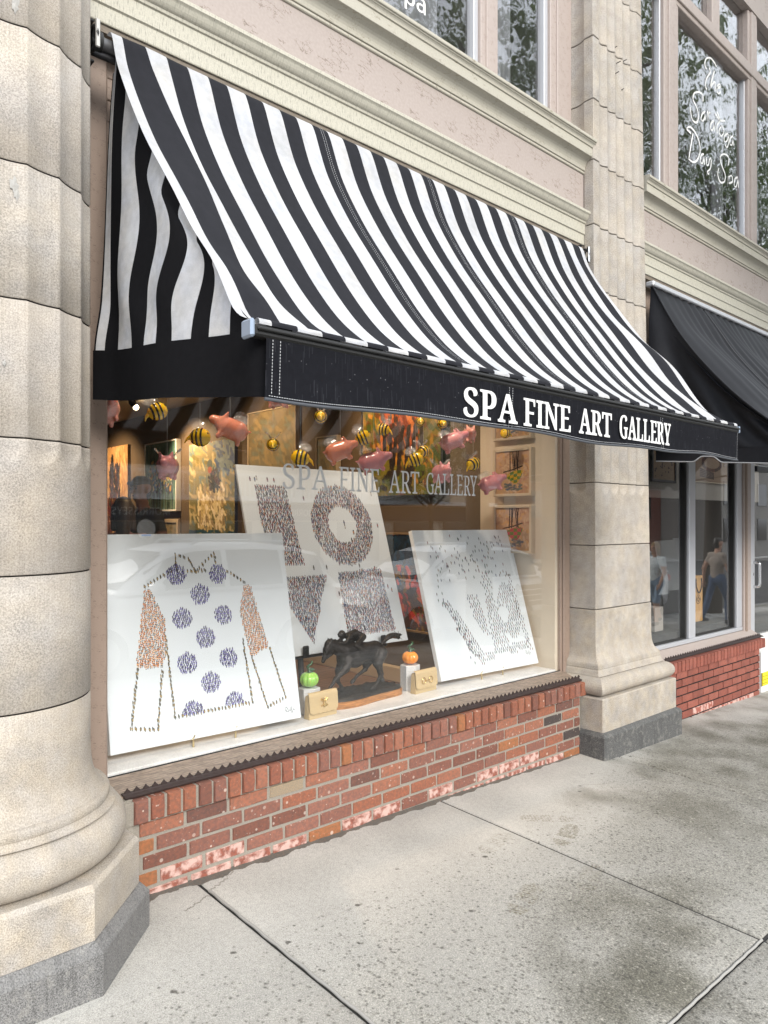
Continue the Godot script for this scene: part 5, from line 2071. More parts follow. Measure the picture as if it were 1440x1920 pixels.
# centre of the face, its size, which way it faces (a horizontal axis), thickness, print, frame
func framed_picture(called: String, label: String, at: Vector3, size: Vector2, facing: Vector3, thick: float, m: Material, frame: Material, border: float, group := "") -> Node3D:
	var root := thing(called, label, "picture", at, group)
	root.rotation.y = atan2(facing.x, facing.z)
	var w := size.x / 2.0
	var h := size.y / 2.0
	var b := MB.new()
	b.face(Vector3(-w, -h, 0), Vector3(w, -h, 0), Vector3(w, h, 0), Vector3(-w, h, 0))
	part("painting", b.mesh(), m, root)
	b = MB.new()
	var lip := 0.012 if border > 0.0 else -0.0015
	if border > 0.0:
		b.cbox(Vector3(-w - border, -h - border, -thick), Vector3(-w - 0.0005, h + border, lip), 0.003)
		b.cbox(Vector3(w + 0.0005, -h - border, -thick), Vector3(w + border, h + border, lip), 0.003)
		b.cbox(Vector3(-w - 0.0003, h + 0.0005, -thick), Vector3(w + 0.0003, h + border, lip), 0.003)
		b.cbox(Vector3(-w - 0.0003, -h - border, -thick), Vector3(w + 0.0003, -h - 0.0005, lip), 0.003)
		part("frame", b.mesh(), frame, root)
		part("backing", boxm(Vector3(-w, -h, -thick), Vector3(w, h, -0.003)), frame, root)
	else:
		b.box(Vector3(-w, -h, -thick), Vector3(w, h, lip))
		part("stretcher", b.mesh(), frame, root)
	return root


# ---------------------------------------------------------------- crowds printed on the white canvases: each person a few pixels, with a drawn shadow
func crowd_person(im: Image, x: int, y: int, top: Color, leg: Color, k := 1.4) -> void:
	var w := int(5.0 * k)
	for n in int(4 * k):
		splat(im, x - w / 2 - n, y + int(8 * k) + n, 0.5, Color(0.74, 0.75, 0.77, 0.16))
	leg = top.darkened(0.35) if rng.randf() < 0.6 else leg
	var put := func(dx: float, dy: float, bw: float, bh: float, c: Color) -> void:
		im.fill_rect(Rect2i(clampi(x + int(dx * k), 0, 1000), clampi(y + int(dy * k), 0, 1000), maxi(1, int(bw * k)), maxi(1, int(bh * k))), c)
	put.call(-2.5, 0.0, 5.0, 5.0, top)
	put.call(-2.0, 5.0, 1.6, 4.5, leg)
	put.call(0.6, 5.0, 1.6, 4.5, leg)
	put.call(-1.5, -3.6, 3.2, 3.6, Color(0.09, 0.06, 0.05))


var tops := []


func scatter_crowd(im: Image, inside: Callable, box: Rect2, pitch: float, colours: Array, fill := 1.0, k := 1.4) -> void:
	var y := box.position.y
	var odd := false
	while y < box.end.y:
		var x := box.position.x + (pitch * 0.5 if odd else 0.0)
		while x < box.end.x:
			if rng.randf() < fill and inside.call(Vector2(x, y)):
				crowd_person(im, int(x + rng.randf_range(-3.0, 3.0)), int(y + rng.randf_range(-3.0, 3.0)), colours[rng.randi() % colours.size()], [Color(0.1, 0.1, 0.14), Color(0.25, 0.24, 0.25), Color(0.5, 0.5, 0.52), Color(0.16, 0.2, 0.32)][rng.randi() % 4], k)
			x += pitch
		y += pitch * 0.86
		odd = not odd


func line_crowd(im: Image, pts: Array, pitch: float, colours: Array) -> void:
	for i in pts.size() - 1:
		var n := int(pts[i].distance_to(pts[i + 1]) / pitch)
		for k in n:
			var p: Vector2 = pts[i].lerp(pts[i + 1], float(k) / n)
			crowd_person(im, int(p.x + rng.randf_range(-3, 3)), int(p.y + rng.randf_range(-3, 3)), colours[rng.randi() % colours.size()], Color(0.2, 0.18, 0.12))
			crowd_person(im, int(p.x + rng.randf_range(-3, 3) + 4), int(p.y + rng.randf_range(-3, 3) + 4), colours[rng.randi() % colours.size()], Color(0.3, 0.26, 0.16))


func blank_canvas() -> Image:
	var im := Image.create(1024, 1024, false, Image.FORMAT_RGBA8)
	im.fill(Color(0.855, 0.885, 0.90))
	return im


func silks_print() -> Image:
	rng.seed = 61
	var im := blank_canvas()
	var gold := [Color(0.55, 0.44, 0.2), Color(0.42, 0.36, 0.22), Color(0.66, 0.55, 0.3), Color(0.3, 0.3, 0.24)]
	var peach := [Color(0.92, 0.64, 0.40), Color(0.88, 0.56, 0.32), Color(0.95, 0.74, 0.52), Color(0.66, 0.64, 0.6), Color(0.84, 0.54, 0.32)]
	var violet := [Color(0.36, 0.31, 0.66), Color(0.26, 0.22, 0.50), Color(0.46, 0.42, 0.74), Color(0.22, 0.19, 0.42)]
	var v := func(a: Array) -> Array:
		var o := []
		for k in range(0, a.size(), 2):
			o.append(Vector2(a[k], a[k + 1]))
		return o
	for c in [[147, 650, 100, 918, 225, 943, 270, 655], [297, 507, 314, 899, 738, 894, 714, 548], [759, 662, 823, 930, 940, 898, 867, 611], [212, 257, 314, 203, 378, 172], [663, 199, 773, 272], [381, 180, 382, 100, 449, 125, 488, 192, 542, 140, 595, 102, 598, 165], [440, 190, 554, 187]]:
		line_crowd(im, v.call(c), 19.0, gold)
	var dots := [[379, 206, 52, 1024], [606, 212, 48, 1024], [500, 315, 52, 1024], [392, 428, 52, 1024], [619, 427, 50, 1024], [509, 536, 52, 1024], [400, 653, 52, 1024], [627, 650, 50, 1024], [517, 764, 52, 1024], [411, 893, 54, 902], [639, 880, 52, 892]]
	for d in dots:
		scatter_crowd(im, func(p: Vector2) -> bool: return p.distance_to(Vector2(d[0], d[1])) < d[2] and p.y < d[3], Rect2(d[0] - 70, d[1] - 70, 140, 140), 11.0, violet, 1.0, 1.3)
	var left := PackedVector2Array([Vector2(211, 268), Vector2(244, 277), Vector2(303, 428), Vector2(298, 587), Vector2(270, 662), Vector2(144, 643), Vector2(181, 431)])
	var right := PackedVector2Array([Vector2(755, 279), Vector2(794, 293), Vector2(867, 619), Vector2(754, 661), Vector2(714, 423)])
	for poly in [left, right]:
		scatter_crowd(im, func(p: Vector2) -> bool: return Geometry2D.is_point_in_polygon(p, poly), Rect2(100, 260, 830, 390), 10.5, peach, 1.0, 1.3)
	scribble(im, 930, 975)
	return im


func scribble(im: Image, x: int, y: int) -> void:
	var p := Vector2(x, y)
	for q in [Vector2(6, -22), Vector2(16, -10), Vector2(4, 2), Vector2(18, 8), Vector2(22, -4), Vector2(32, 4), Vector2(38, -18), Vector2(40, 16), Vector2(52, -4), Vector2(60, 6)]:
		stroke(im, p, Vector2(x, y) + q, 1.0, Color(0.2, 0.2, 0.2, 0.9), 0.0)
		p = Vector2(x, y) + q


# plain crowd shapes
func crowd_shapes_print() -> Image:
	rng.seed = 62
	var im := blank_canvas()
	var mixed := [Color(0.5, 0.16, 0.14), Color(0.2, 0.24, 0.42), Color(0.75, 0.74, 0.72), Color(0.7, 0.45, 0.25), Color(0.12, 0.12, 0.14), Color(0.35, 0.42, 0.55), Color(0.62, 0.36, 0.36), Color(0.3, 0.28, 0.26), Color(0.42, 0.24, 0.36)]
	# plain geometric masses of people: a bar, a round ring, a solid triangle and a solid block
	var bar := PackedVector2Array([Vector2(100, 110), Vector2(310, 110), Vector2(345, 545), Vector2(110, 545)])
	var triangle := PackedVector2Array([Vector2(90, 610), Vector2(490, 610), Vector2(310, 965)])
	var block := PackedVector2Array([Vector2(575, 600), Vector2(920, 590), Vector2(940, 950), Vector2(560, 955)])
	for poly in [bar, triangle, block]:
		scatter_crowd(im, func(p: Vector2) -> bool: return Geometry2D.is_point_in_polygon(p, poly), Rect2(30, 90, 940, 880), 12.5, mixed, 0.99, 1.5)
	scatter_crowd(im, func(p: Vector2) -> bool: return p.distance_to(Vector2(685, 325)) < 235 and p.distance_to(Vector2(685, 325)) > 108, Rect2(430, 80, 520, 500), 12.5, mixed, 0.99, 1.5)
	for k in 46:
		crowd_person(im, rng.randi_range(20, 1000), rng.randi_range(20, 1000), mixed[rng.randi() % mixed.size()], Color(0.1, 0.1, 0.1), 2.0)
	scribble(im, 920, 985)
	return im


# loose crowds that drift down from the top and gather into arcs and bars
func crowd_drift_print() -> Image:
	rng.seed = 63
	var im := blank_canvas()
	var mixed := [Color(0.36, 0.22, 0.22), Color(0.26, 0.30, 0.44), Color(0.50, 0.40, 0.28), Color(0.2, 0.2, 0.23), Color(0.36, 0.40, 0.46), Color(0.24, 0.38, 0.30), Color(0.54, 0.32, 0.34)]
	for k in 110:
		crowd_person(im, int(120 + rng.randf() * 800), int(30 + pow(rng.randf(), 0.7) * 330), mixed[rng.randi() % mixed.size()], Color(0.25, 0.25, 0.27), 1.8)
	for k in 45:
		var t := rng.randf()
		crowd_person(im, int(120 + t * 260 + rng.randf_range(-40, 40)), int(420 + t * 500 + rng.randf_range(-30, 30)), mixed[rng.randi() % mixed.size()], Color(0.25, 0.25, 0.27), 1.8)
	var arc := PackedVector2Array([Vector2(150, 500), Vector2(230, 510), Vector2(420, 800), Vector2(470, 890), Vector2(560, 880), Vector2(560, 940), Vector2(420, 960), Vector2(330, 860)])
	var wing := PackedVector2Array([Vector2(400, 470), Vector2(520, 480), Vector2(560, 700), Vector2(570, 780), Vector2(500, 740), Vector2(430, 620)])
	var pole := PackedVector2Array([Vector2(600, 460), Vector2(680, 470), Vector2(740, 800), Vector2(760, 900), Vector2(570, 900), Vector2(580, 640)])
	var bar := PackedVector2Array([Vector2(720, 860), Vector2(980, 830), Vector2(985, 890), Vector2(735, 930)])
	for poly in [arc, wing, pole, bar]:
		scatter_crowd(im, func(p: Vector2) -> bool: return Geometry2D.is_point_in_polygon(p, poly), Rect2(100, 440, 900, 540), 23.0, mixed, 0.95, 1.7)
	scatter_crowd(im, func(p: Vector2) -> bool: return ((p.x - 820) / 115) ** 2 + ((p.y - 610) / 205) ** 2 < 1.0 and ((p.x - 760) / 50) ** 2 + ((p.y - 640) / 60) ** 2 > 1.0, Rect2(690, 390, 260, 430), 23.0, mixed, 0.95, 1.7)
	scatter_crowd(im, func(p: Vector2) -> bool: return (p.x - 640) ** 2 / 3600.0 + (p.y - 390) ** 2 / 6400.0 < 1.0, Rect2(560, 300, 160, 170), 26.0, mixed, 0.9, 1.7)
	scatter_crowd(im, func(p: Vector2) -> bool: return absf(p.x - 930 - (p.y - 600) * 0.12) < 28, Rect2(860, 330, 140, 600), 26.0, mixed, 0.9, 1.7)
	scribble(im, 905, 940)
	return im


func leaning_canvas(label: String, bl: Vector3, br: Vector3, height: float, lean: float, im: Image, thick := 0.036) -> Node3D:
	var x := (br - bl).normalized()
	var z := x.cross(Vector3.UP).normalized()
	var up := (Vector3.UP * cos(lean) - z * sin(lean)).normalized()
	var root := thing("canvas", label, "canvas", bl)
	root.basis = Basis(x, up, x.cross(up))
	var w := bl.distance_to(br)
	part("stretcher", boxm(Vector3(0, 0, -thick), Vector3(w, height, -0.0008), 0.002), M.canvas_edge, root)
	var b := MB.new()
	b.face(Vector3(0.001, 0.001, 0), Vector3(w - 0.001, 0.001, 0), Vector3(w - 0.001, height - 0.001, 0), Vector3(0.001, height - 0.001, 0))
	part("print", b.mesh(), print_of(im), root)
	return root


func brass_easel(x0: float, x1: float, z: float, lean: float, label: String) -> void:
	var root := thing("plate_stand", label, "easel", Vector3((x0 + x1) / 2, 0.4655, z), "small brass stands under the white canvases")
	var w := (x1 - x0) / 2
	for s in [-w, w]:
		part("foot", tubem([Vector3(s, 0, 0.012), Vector3(s, 0.030, 0.012)], 0.0055, -1.0, 10), M.brass, root)
		part("hook", tubem([Vector3(s, 0.028, 0.012), Vector3(s, 0.034, 0.004), Vector3(s + 0.008, 0.050, 0.010), Vector3(s + 0.010, 0.056, 0.010)], 0.003, -1.0, 6), M.brass, root)
		part("ledge", tubem([Vector3(s, 0.030, 0.010), Vector3(s, 0.030, -0.06)], 0.003, -1.0, 6), M.brass, root)
		part("upright", tubem([Vector3(s, 0.030, -0.06), Vector3(s * 0.3, 0.45, -0.06 - 0.42 * tan(lean))], 0.004, -1.0, 6), M.brass, root)
	part("rear_leg", tubem([Vector3(0, 0.42, -0.06 - 0.40 * tan(lean)), Vector3(0, 0.0, -0.21)], 0.004, -1.0, 6), M.brass, root)


func build_display() -> void:
	single("display_ledge", boxm(Vector3(1.10, 0.400, -0.66), Vector3(4.618, 0.465, -0.222), 0.004), M.white_board, "white ledge inside the gallery window that carries the display", "ledge")
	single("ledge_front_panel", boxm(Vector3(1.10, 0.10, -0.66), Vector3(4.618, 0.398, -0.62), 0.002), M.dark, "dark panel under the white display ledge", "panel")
	leaning_canvas("white canvas of a polka dot jockey shirt made of tiny figures, left in the window", Vector3(1.338, 0.500, -0.352), Vector3(2.358, 0.500, -0.302), 1.012, 0.19, silks_print())
	leaning_canvas("largest white canvas of tiny crowd shapes, on an easel behind the bronze horse", Vector3(2.425, 0.740, -0.72), Vector3(3.575, 0.738, -0.72), 1.23, 0.30, crowd_shapes_print(), 0.018)
	leaning_canvas("white canvas of drifting tiny crowds, right in the window beside the orange pumpkin", Vector3(3.572, 0.500, -0.400), Vector3(4.582, 0.500, -0.350), 1.04, 0.29, crowd_drift_print())
	brass_easel(1.731, 1.965, -0.335, 0.19, "small brass stand under the polka dot shirt canvas")
	brass_easel(3.947, 4.178, -0.382, 0.29, "small brass stand under the canvas of drifting crowds")
	# floor easel that carries the largest canvas
	var root := thing("floor_easel", "black floor easel behind the bronze horse holding the largest canvas", "easel")
	for s in [[2.62, 2.86], [3.38, 3.14]]:
		part("leg", tubem([Vector3(s[0], 0.10, -0.60), Vector3(s[1], 1.9, -1.13)], 0.022, -1.0, 4), M.black_iron, root)
	part("leg", tubem([Vector3(3.0, 0.10, -1.75), Vector3(3.0, 1.85, -1.16)], 0.022, -1.0, 4), M.black_iron, root)
	part("shelf", boxm(Vector3(2.60, 0.715, -0.80), Vector3(3.40, 0.734, -0.740), 0.003), M.black_iron, root)
	for x in [2.66, 3.30]:
		part("clip", boxm(Vector3(x, 0.732, -0.706), Vector3(x + 0.045, 0.80, -0.690), 0.006), M.black_iron, root)
	# glass pumpkins on white stands
	pumpkin("orange blown glass pumpkin on a white stand, right of the bronze horse", M.pumpkin, Vector3(3.368, 0.628, -0.49), 0.053)
	pumpkin("green blown glass pumpkin on a white stand, left of the bronze horse", M.pumpkin_green, Vector3(2.530, 0.610, -0.46), 0.055)
	single("pedestal", hexagon(0.064, 0.163), M.white_board, "white six-sided stand under the orange glass pumpkin", "pedestal", Vector3(3.368, 0.465, -0.49))
	single("pedestal", hexagon(0.062, 0.145), M.white_board, "white six-sided stand under the green glass pumpkin", "pedestal", Vector3(2.530, 0.465, -0.46))
	clutch("straw coloured clutch bag with a gold bee, at the foot of the green pumpkin", Vector3(2.535, 0.465, -0.330), 0.06, true)
	clutch("straw coloured clutch bag with a gold horse bit, in front of the orange pumpkin", Vector3(3.395, 0.465, -0.365), 0.06, false)


func hexagon(r: float, h: float) -> ArrayMesh:
	var b := MB.new()
	var ring := func(q: float, y: float) -> PackedVector3Array:
		var p := PackedVector3Array()
		for k in 7:
			p.append(Vector3(cos(TAU * k / 6.0 + 0.4) * q, y, -sin(TAU * k / 6.0 + 0.4) * q))
		return p
	b.grid([ring.call(r, 0.0), ring.call(r, h - 0.003), ring.call(r - 0.003, h)])
	b.fan(ring.call(r - 0.003, h), Vector3(0, h, 0))
	return b.mesh()


func pumpkin(label: String, m: Material, at: Vector3, r: float) -> void:
	var root := thing("glass_pumpkin", label, "glass pumpkin", at)
	var b := MB.new()
	b.smooth(1)
	var rows := []
	for i in 21:
		var t := -PI / 2 + PI * i / 20.0
		var row := PackedVector3Array()
		for k in 97:
			var a := TAU * k / 96.0
			var rib := 1.0 - 0.07 * pow(absf(cos(a * 5.0)), 6.0)
			var q := r * cos(t) * rib
			row.append(Vector3(cos(a) * q, r * 0.84 + r * 0.84 * sin(t) - r * 0.16 * exp(-pow(cos(t) / 0.35, 2.0)) * signf(sin(t)), -sin(a) * q))
		rows.append(row)
	b.grid(rows)
	part("body", b.mesh(), m, root)
	var curl := []
	for k in 26:
		var t := k / 25.0
		curl.append(Vector3(0.018 * sin(t * 8.0) * t, r * 1.5 + 0.065 * t, 0.016 * cos(t * 8.0) * t))
	part("stem", tubem(curl, 0.012, 0.005, 8), M.stem_green, root)
	curl = []
	for k in 30:
		var t := k / 29.0
		curl.append(Vector3(0.03 * t + 0.014 * sin(t * 16.0), r * 1.52 + 0.02 * sin(t * 3.0), 0.012 * cos(t * 16.0)))
	part("tendril", tubem(curl, 0.005, 0.003, 6), M.stem_green, root)


func clutch(label: String, at: Vector3, turn: float, bee: bool) -> void:
	var root := thing("clutch_bag", label, "clutch bag", at, "straw clutch bags in the gallery window")
	root.rotation.y = turn
	var w := 0.102
	var b := MB.new()
	b.extrude([Vector2(-0.050, 0.0), Vector2(-0.006, 0.0), Vector2(-0.012, 0.125), Vector2(-0.030, 0.132), Vector2(-0.040, 0.125)], -w, w)
	part("body", b.mesh(), M.bag, root)
	b = MB.new()
	b.smooth(1)
	var rows := []
	for i in 15:
		var t := i / 14.0
		var row := PackedVector3Array()
		# rounded lower corners of the flap
		var cut := 0.0
		if t < 0.2:
			cut = 0.022 * (1.0 - sqrt(1.0 - (1.0 - t / 0.2) ** 2))
		for k in 9:
			var x := lerpf(-w - 0.003 + cut, w + 0.003 - cut, k / 8.0)
			var y := lerpf(0.028, 0.128, minf(t / 0.75, 1.0))
			var z := lerpf(0.004, -0.006, t)
			if t > 0.75:
				var a := (t - 0.75) / 0.25 * PI * 0.75
				y = 0.128 + 0.016 * sin(a)
				z = -0.022 + 0.018 * cos(a)
			row.append(Vector3(x, y, z))
		rows.append(row)
	b.grid(rows)
	part("flap", b.mesh(), M.bag, root)
	if bee:
		var o := part("bee_clasp", tubem([Vector3(0, 0.062, 0.008), Vector3(0, 0.098, 0.004)], 0.008, 0.006, 10), M.gold, root)
		for s in [-1, 1]:
			part("wing", tubem([Vector3(0, 0.088, 0.006), Vector3(s * 0.022, 0.104, 0.004)], 0.004, 0.007, 8), M.gold, o)
			part("wing", tubem([Vector3(0, 0.078, 0.006), Vector3(s * 0.022, 0.066, 0.006)], 0.003, 0.005, 8), M.gold, o)
			part("antenna", tubem([Vector3(0, 0.098, 0.004), Vector3(s * 0.009, 0.112, 0.004)], 0.0015, -1.0, 5), M.gold, o)
	else:
		for s in [-1, 1]:
			var ring := []
			for k in 21:
				ring.append(Vector3(s * 0.034 + 0.017 * cos(TAU * k / 20), 0.078 + 0.020 * sin(TAU * k / 20), 0.006))
			part("bit_ring", tubem(ring, 0.0025, -1.0, 6), M.gold, root)
		part("bit_bar", tubem([Vector3(-0.02, 0.078, 0.006), Vector3(0, 0.075, 0.008), Vector3(0.02, 0.078, 0.006)], 0.004, -1.0, 8), M.gold, root)


# ---------------------------------------------------------------- the bronze racehorse
func build_horse() -> void:
	var root := thing("bronze_racehorse", "dark bronze galloping racehorse with crouching jockey on a curved wooden base", "sculpture")
	var J := {"poll": [2.662, 0.842, -0.45], "brow": [2.650, 0.815, -0.45], "nose": [2.622, 0.748, -0.45], "jaw": [2.676, 0.792, -0.45], "neckb": [2.783, 0.788, -0.46], "withers": [2.843, 0.795, -0.46], "chest": [2.795, 0.738, -0.46], "girth": [2.870, 0.735, -0.46], "back": [2.949, 0.775, -0.47], "belly": [2.958, 0.745, -0.47], "croup": [3.040, 0.772, -0.47], "hip": [3.068, 0.745, -0.47]}
	var v := func(a: Array) -> Vector3: return Vector3(a[0], a[1], a[2])
	var c := Color.WHITE
	var g := func(n: String) -> Vector3: return Vector3(J[n][0], J[n][1], J[n][2])
	var bones := []
	bones.append([g.call("poll"), g.call("brow"), 0.020, 0.023, c])
	bones.append([g.call("brow"), g.call("nose"), 0.021, 0.0115, c])
	bones.append([g.call("jaw"), Vector3(2.645, 0.770, -0.45), 0.020, 0.013, c])
	bones.append([g.call("poll"), g.call("neckb"), 0.024, 0.046, c])
	bones.append([g.call("jaw") + Vector3(0.012, 0.004, 0), g.call("neckb"), 0.013, 0.038, c])
	bones.append([g.call("neckb"), g.call("withers"), 0.046, 0.040, c])
	bones.append([g.call("neckb"), g.call("chest"), 0.045, 0.050, c])
	bones.append([g.call("chest"), g.call("girth"), 0.050, 0.057, c])
	bones.append([g.call("withers"), g.call("back"), 0.040, 0.045, c])
	bones.append([g.call("girth"), g.call("belly"), 0.056, 0.044, c])
	bones.append([g.call("back"), g.call("croup"), 0.045, 0.047, c])
	bones.append([g.call("belly"), g.call("hip"), 0.044, 0.045, c])
	bones.append([g.call("croup"), g.call("hip"), 0.047, 0.050, c])
	for s in [-1, 1]:
		bones.append([Vector3(2.664, 0.850, -0.45 + s * 0.014), Vector3(2.672, 0.878, -0.45 + s * 0.017), 0.006, 0.003, c])
	# legs: near fore stretched ahead, far fore folded, near hind set down, far hind gathered under
	for leg in [
		[[2.800, 0.735, -0.43], [2.765, 0.690, -0.42], [2.692, 0.642, -0.42], [2.649, 0.592, -0.42], [2.628, 0.566, -0.42]],
		[[2.805, 0.720, -0.495], [2.790, 0.660, -0.51], [2.775, 0.607, -0.51], [2.805, 0.566, -0.51], [2.814, 0.550, -0.51]],
		[[3.060, 0.745, -0.435], [3.020, 0.690, -0.42], [3.051, 0.620, -0.42], [3.010, 0.566, -0.42], [2.980, 0.546, -0.42]],
		[[3.060, 0.730, -0.505], [3.018, 0.680, -0.52], [3.008, 0.640, -0.52], [2.939, 0.609, -0.52], [2.905, 0.580, -0.52]],
	]:
		var r := [0.034, 0.024, 0.0125, 0.0085, 0.0105]
		if leg[0][0] > 3.0:
			r = [0.044, 0.029, 0.0130, 0.0085, 0.0105]
		for k in 4:
			bones.append([v.call(leg[k]), v.call(leg[k + 1]), r[k], r[k + 1], c])
		bones.append([v.call(leg[4]), v.call(leg[4]) + Vector3(-0.010, -0.006, 0), 0.0115, 0.0095, c])
	var tail := spline([Vector3(3.100, 0.790, -0.47), Vector3(3.150, 0.828, -0.47), Vector3(3.205, 0.838, -0.47), Vector3(3.275, 0.832, -0.472)], 9)
	for k in 8:
		bones.append([tail[k], tail[k + 1], [0.010, 0.010, 0.012, 0.015, 0.016, 0.015, 0.012, 0.008][k], [0.010, 0.012, 0.015, 0.016, 0.015, 0.012, 0.008, 0.004][k], c])
	for k in 5:
		bones.append([tail[4 + k / 2], tail[4 + k / 2] + Vector3(0.045, -0.018 - 0.004 * k, 0.006 * (k - 2)), 0.007, 0.002, c])
	for k in 7:
		var p: Vector3 = g.call("poll").lerp(g.call("withers"), k / 6.5) + Vector3(0, 0.022, 0)
		bones.append([p, p + Vector3(0.030, 0.010, 0.004 * (k % 3 - 1)), 0.009, 0.003, c])
	var body := Body.new()
	body.add(bones, 0.0050, 0.010)
	part("horse", body.mesh(), M.bronze, root)
	# jockey, crouched over the neck
	bones = []
	var hip := Vector3(2.930, 0.858, -0.47)
	var sh := Vector3(2.822, 0.872, -0.47)
	bones.append([hip, Vector3(2.880, 0.880, -0.47), 0.024, 0.026, c])
	bones.append([Vector3(2.880, 0.880, -0.47), sh, 0.026, 0.022, c])
	bones.append([sh + Vector3(0, 0, -0.026), sh + Vector3(0, 0, 0.026), 0.014, 0.014, c])
	bones.append([sh, Vector3(2.792, 0.886, -0.47), 0.012, 0.012, c])
	bones.append([Vector3(2.778, 0.890, -0.47), Vector3(2.768, 0.882, -0.47), 0.0215, 0.017, c])
	bones.append([Vector3(2.760, 0.893, -0.47), Vector3(2.748, 0.886, -0.47), 0.009, 0.004, c])
	for s in [-1, 1]:
		var z: float = -0.47 + s * 0.035
		bones.append([sh + Vector3(0, 0, s * 0.026), Vector3(2.778, 0.838, z), 0.013, 0.010, c])
		bones.append([Vector3(2.778, 0.838, z), Vector3(2.720, 0.845, -0.46 + s * 0.012), 0.010, 0.007, c])
		bones.append([Vector3(2.720, 0.845, -0.46 + s * 0.012), Vector3(2.708, 0.842, -0.46 + s * 0.010), 0.008, 0.006, c])
		bones.append([hip + Vector3(0, 0, s * 0.018), Vector3(2.845, 0.818, -0.47 + s * 0.052), 0.021, 0.015, c])
		bones.append([Vector3(2.845, 0.818, -0.47 + s * 0.052), Vector3(2.905, 0.775, -0.47 + s * 0.058), 0.014, 0.010, c])
		bones.append([Vector3(2.905, 0.775, -0.47 + s * 0.058), Vector3(2.880, 0.762, -0.47 + s * 0.060), 0.010, 0.007, c])
	body = Body.new()
	body.add(bones, 0.0046, 0.008)
	part("jockey", body.mesh(), M.bronze, root)
	part("reins", tubem([Vector3(2.636, 0.775, -0.432), Vector3(2.675, 0.805, -0.422), Vector3(2.712, 0.842, -0.448)], 0.0022, -1.0, 5), M.bronze, root)
	part("saddle_cloth", saddle(), M.bronze, root)
	# turf of the base, rough and uneven, on a wooden block with a wavy front
	var wood := MB.new()
	wood.smooth(-1)
	var n := 48
	var rings := [PackedVector3Array(), PackedVector3Array(), PackedVector3Array()]
	var turf := []
	for i in 6:
		turf.append(PackedVector3Array())
	for k in n + 1:
		var a := TAU * k / n
		var rx := 0.318
		var rz := 0.122
		var p := Vector2(cos(a), sin(a))
		var e := 1.0 / pow(pow(absf(p.x), 3.0) + pow(absf(p.y), 3.0), 1.0 / 3.0)
		var q := Vector3(2.945 + rx * e * p.x, 0.466, -0.505 - rz * e * p.y)
		q.z += 0.018 * sin((q.x - 2.6) * 10.0) if p.y < 0 else 0.0
		rings[0].append(q)
		rings[1].append(q + Vector3(0, 0.036, 0))
		rings[2].append(q + Vector3(-0.004 * p.x, 0.040, 0.004 * p.y))
		for i in 6:
			var t: float = [0.97, 0.95, 0.80, 0.55, 0.25, 0.02][i]
			var y: float = 0.5055 + [0.0, 0.014, 0.026, 0.030, 0.032, 0.032][i] + (0.006 * sin(k * 2.1 + i * 1.7) + 0.004 * sin(k * 5.3 + i)) * (1.0 if i > 0 else 0.0) * clampf(t * 1.6, 0.0, 1.0)
			turf[i].append(Vector3(lerpf(2.945, q.x, t), y, lerpf(-0.505, q.z, t)))
	wood.grid(rings)
	wood.fan(rings[2], Vector3(2.945, 0.506, -0.505))
	part("wooden_base", wood.mesh(), M.plinth_wood, root)
	var tb := MB.new()
	tb.smooth(1)
	tb.grid(turf)
	tb.fan(turf[5], Vector3(2.945, 0.5375, -0.505))
	part("bronze_turf", tb.mesh(), M.bronze, root)


func saddle() -> ArrayMesh:
	var b := MB.new()
	b.smooth(1)
	var rows := []
	for i in 7:
		var row := PackedVector3Array()
		for k in 11:
			var a := PI * (k / 10.0) * 1.1 - 0.16
			row.append(Vector3(2.865 + i * 0.013, 0.775 + 0.050 * sin(a), -0.466 + 0.058 * cos(a)))
		rows.append(row)
	b.grid(rows)
	return b.mesh()


# ---------------------------------------------------------------- glass bees and flying pigs on threads
func bee_proto() -> Node3D:
	var root := thing("glass_bee", "", "glass bee", Vector3.ZERO)
	var b := MB.new()
	b.smooth(1)
	var shape := func(t: float) -> float: return sqrt(maxf(0.0, 1.0 - (t * 2.0 - 1.0) ** 2)) * lerpf(0.040, 0.046, t)
	var prof := []
	for k in 25:
		var t := k / 24.0
		prof.append(Vector2(maxf(shape.call(t), 0.0005), -0.050 + 0.100 * t))
	b.lathe(prof, Vector3.ZERO, 28)
	var turn := Basis(Vector3.BACK, -PI / 2)
	part("body", b.mesh(), M.bee_yellow, root, Transform3D(turn, Vector3.ZERO))
	for s in [0.16, 0.37, 0.58]:
		b = MB.new()
		b.smooth(1)
		prof = []
		for k in 7:
			var t: float = s + 0.095 * k / 6.0
			prof.append(Vector2(shape.call(t) + 0.0016 * sin(PI * k / 6.0) + 0.0002, -0.050 + 0.100 * t))
		b.lathe(prof, Vector3.ZERO, 28)
		part("stripe", b.mesh(), M.bee_black, root, Transform3D(turn, Vector3.ZERO))
	part("stinger", tubem([Vector3(-0.044, 0, 0), Vector3(-0.062, -0.010, 0), Vector3(-0.074, -0.028, 0)], 0.012, 0.002, 8), M.bee_yellow, root)
	for s in [-1, 1]:
		part("eye", tubem([Vector3(0.040, 0.016, s * 0.018), Vector3(0.043, 0.017, s * 0.019)], 0.005, -1.0, 8), M.bee_black, root)
		part("wing", wing(0.062, 0.034), M.wing, root, Transform3D(Basis(Vector3.RIGHT, s * 0.7) * Basis(Vector3.BACK, 0.5), Vector3(0.002, 0.038, s * 0.012)))
	part("thread", tubem([Vector3(0, 0.04, 0), Vector3(0, 1.0, 0)], 0.0007, -1.0, 4), M.nylon, root)
	return root


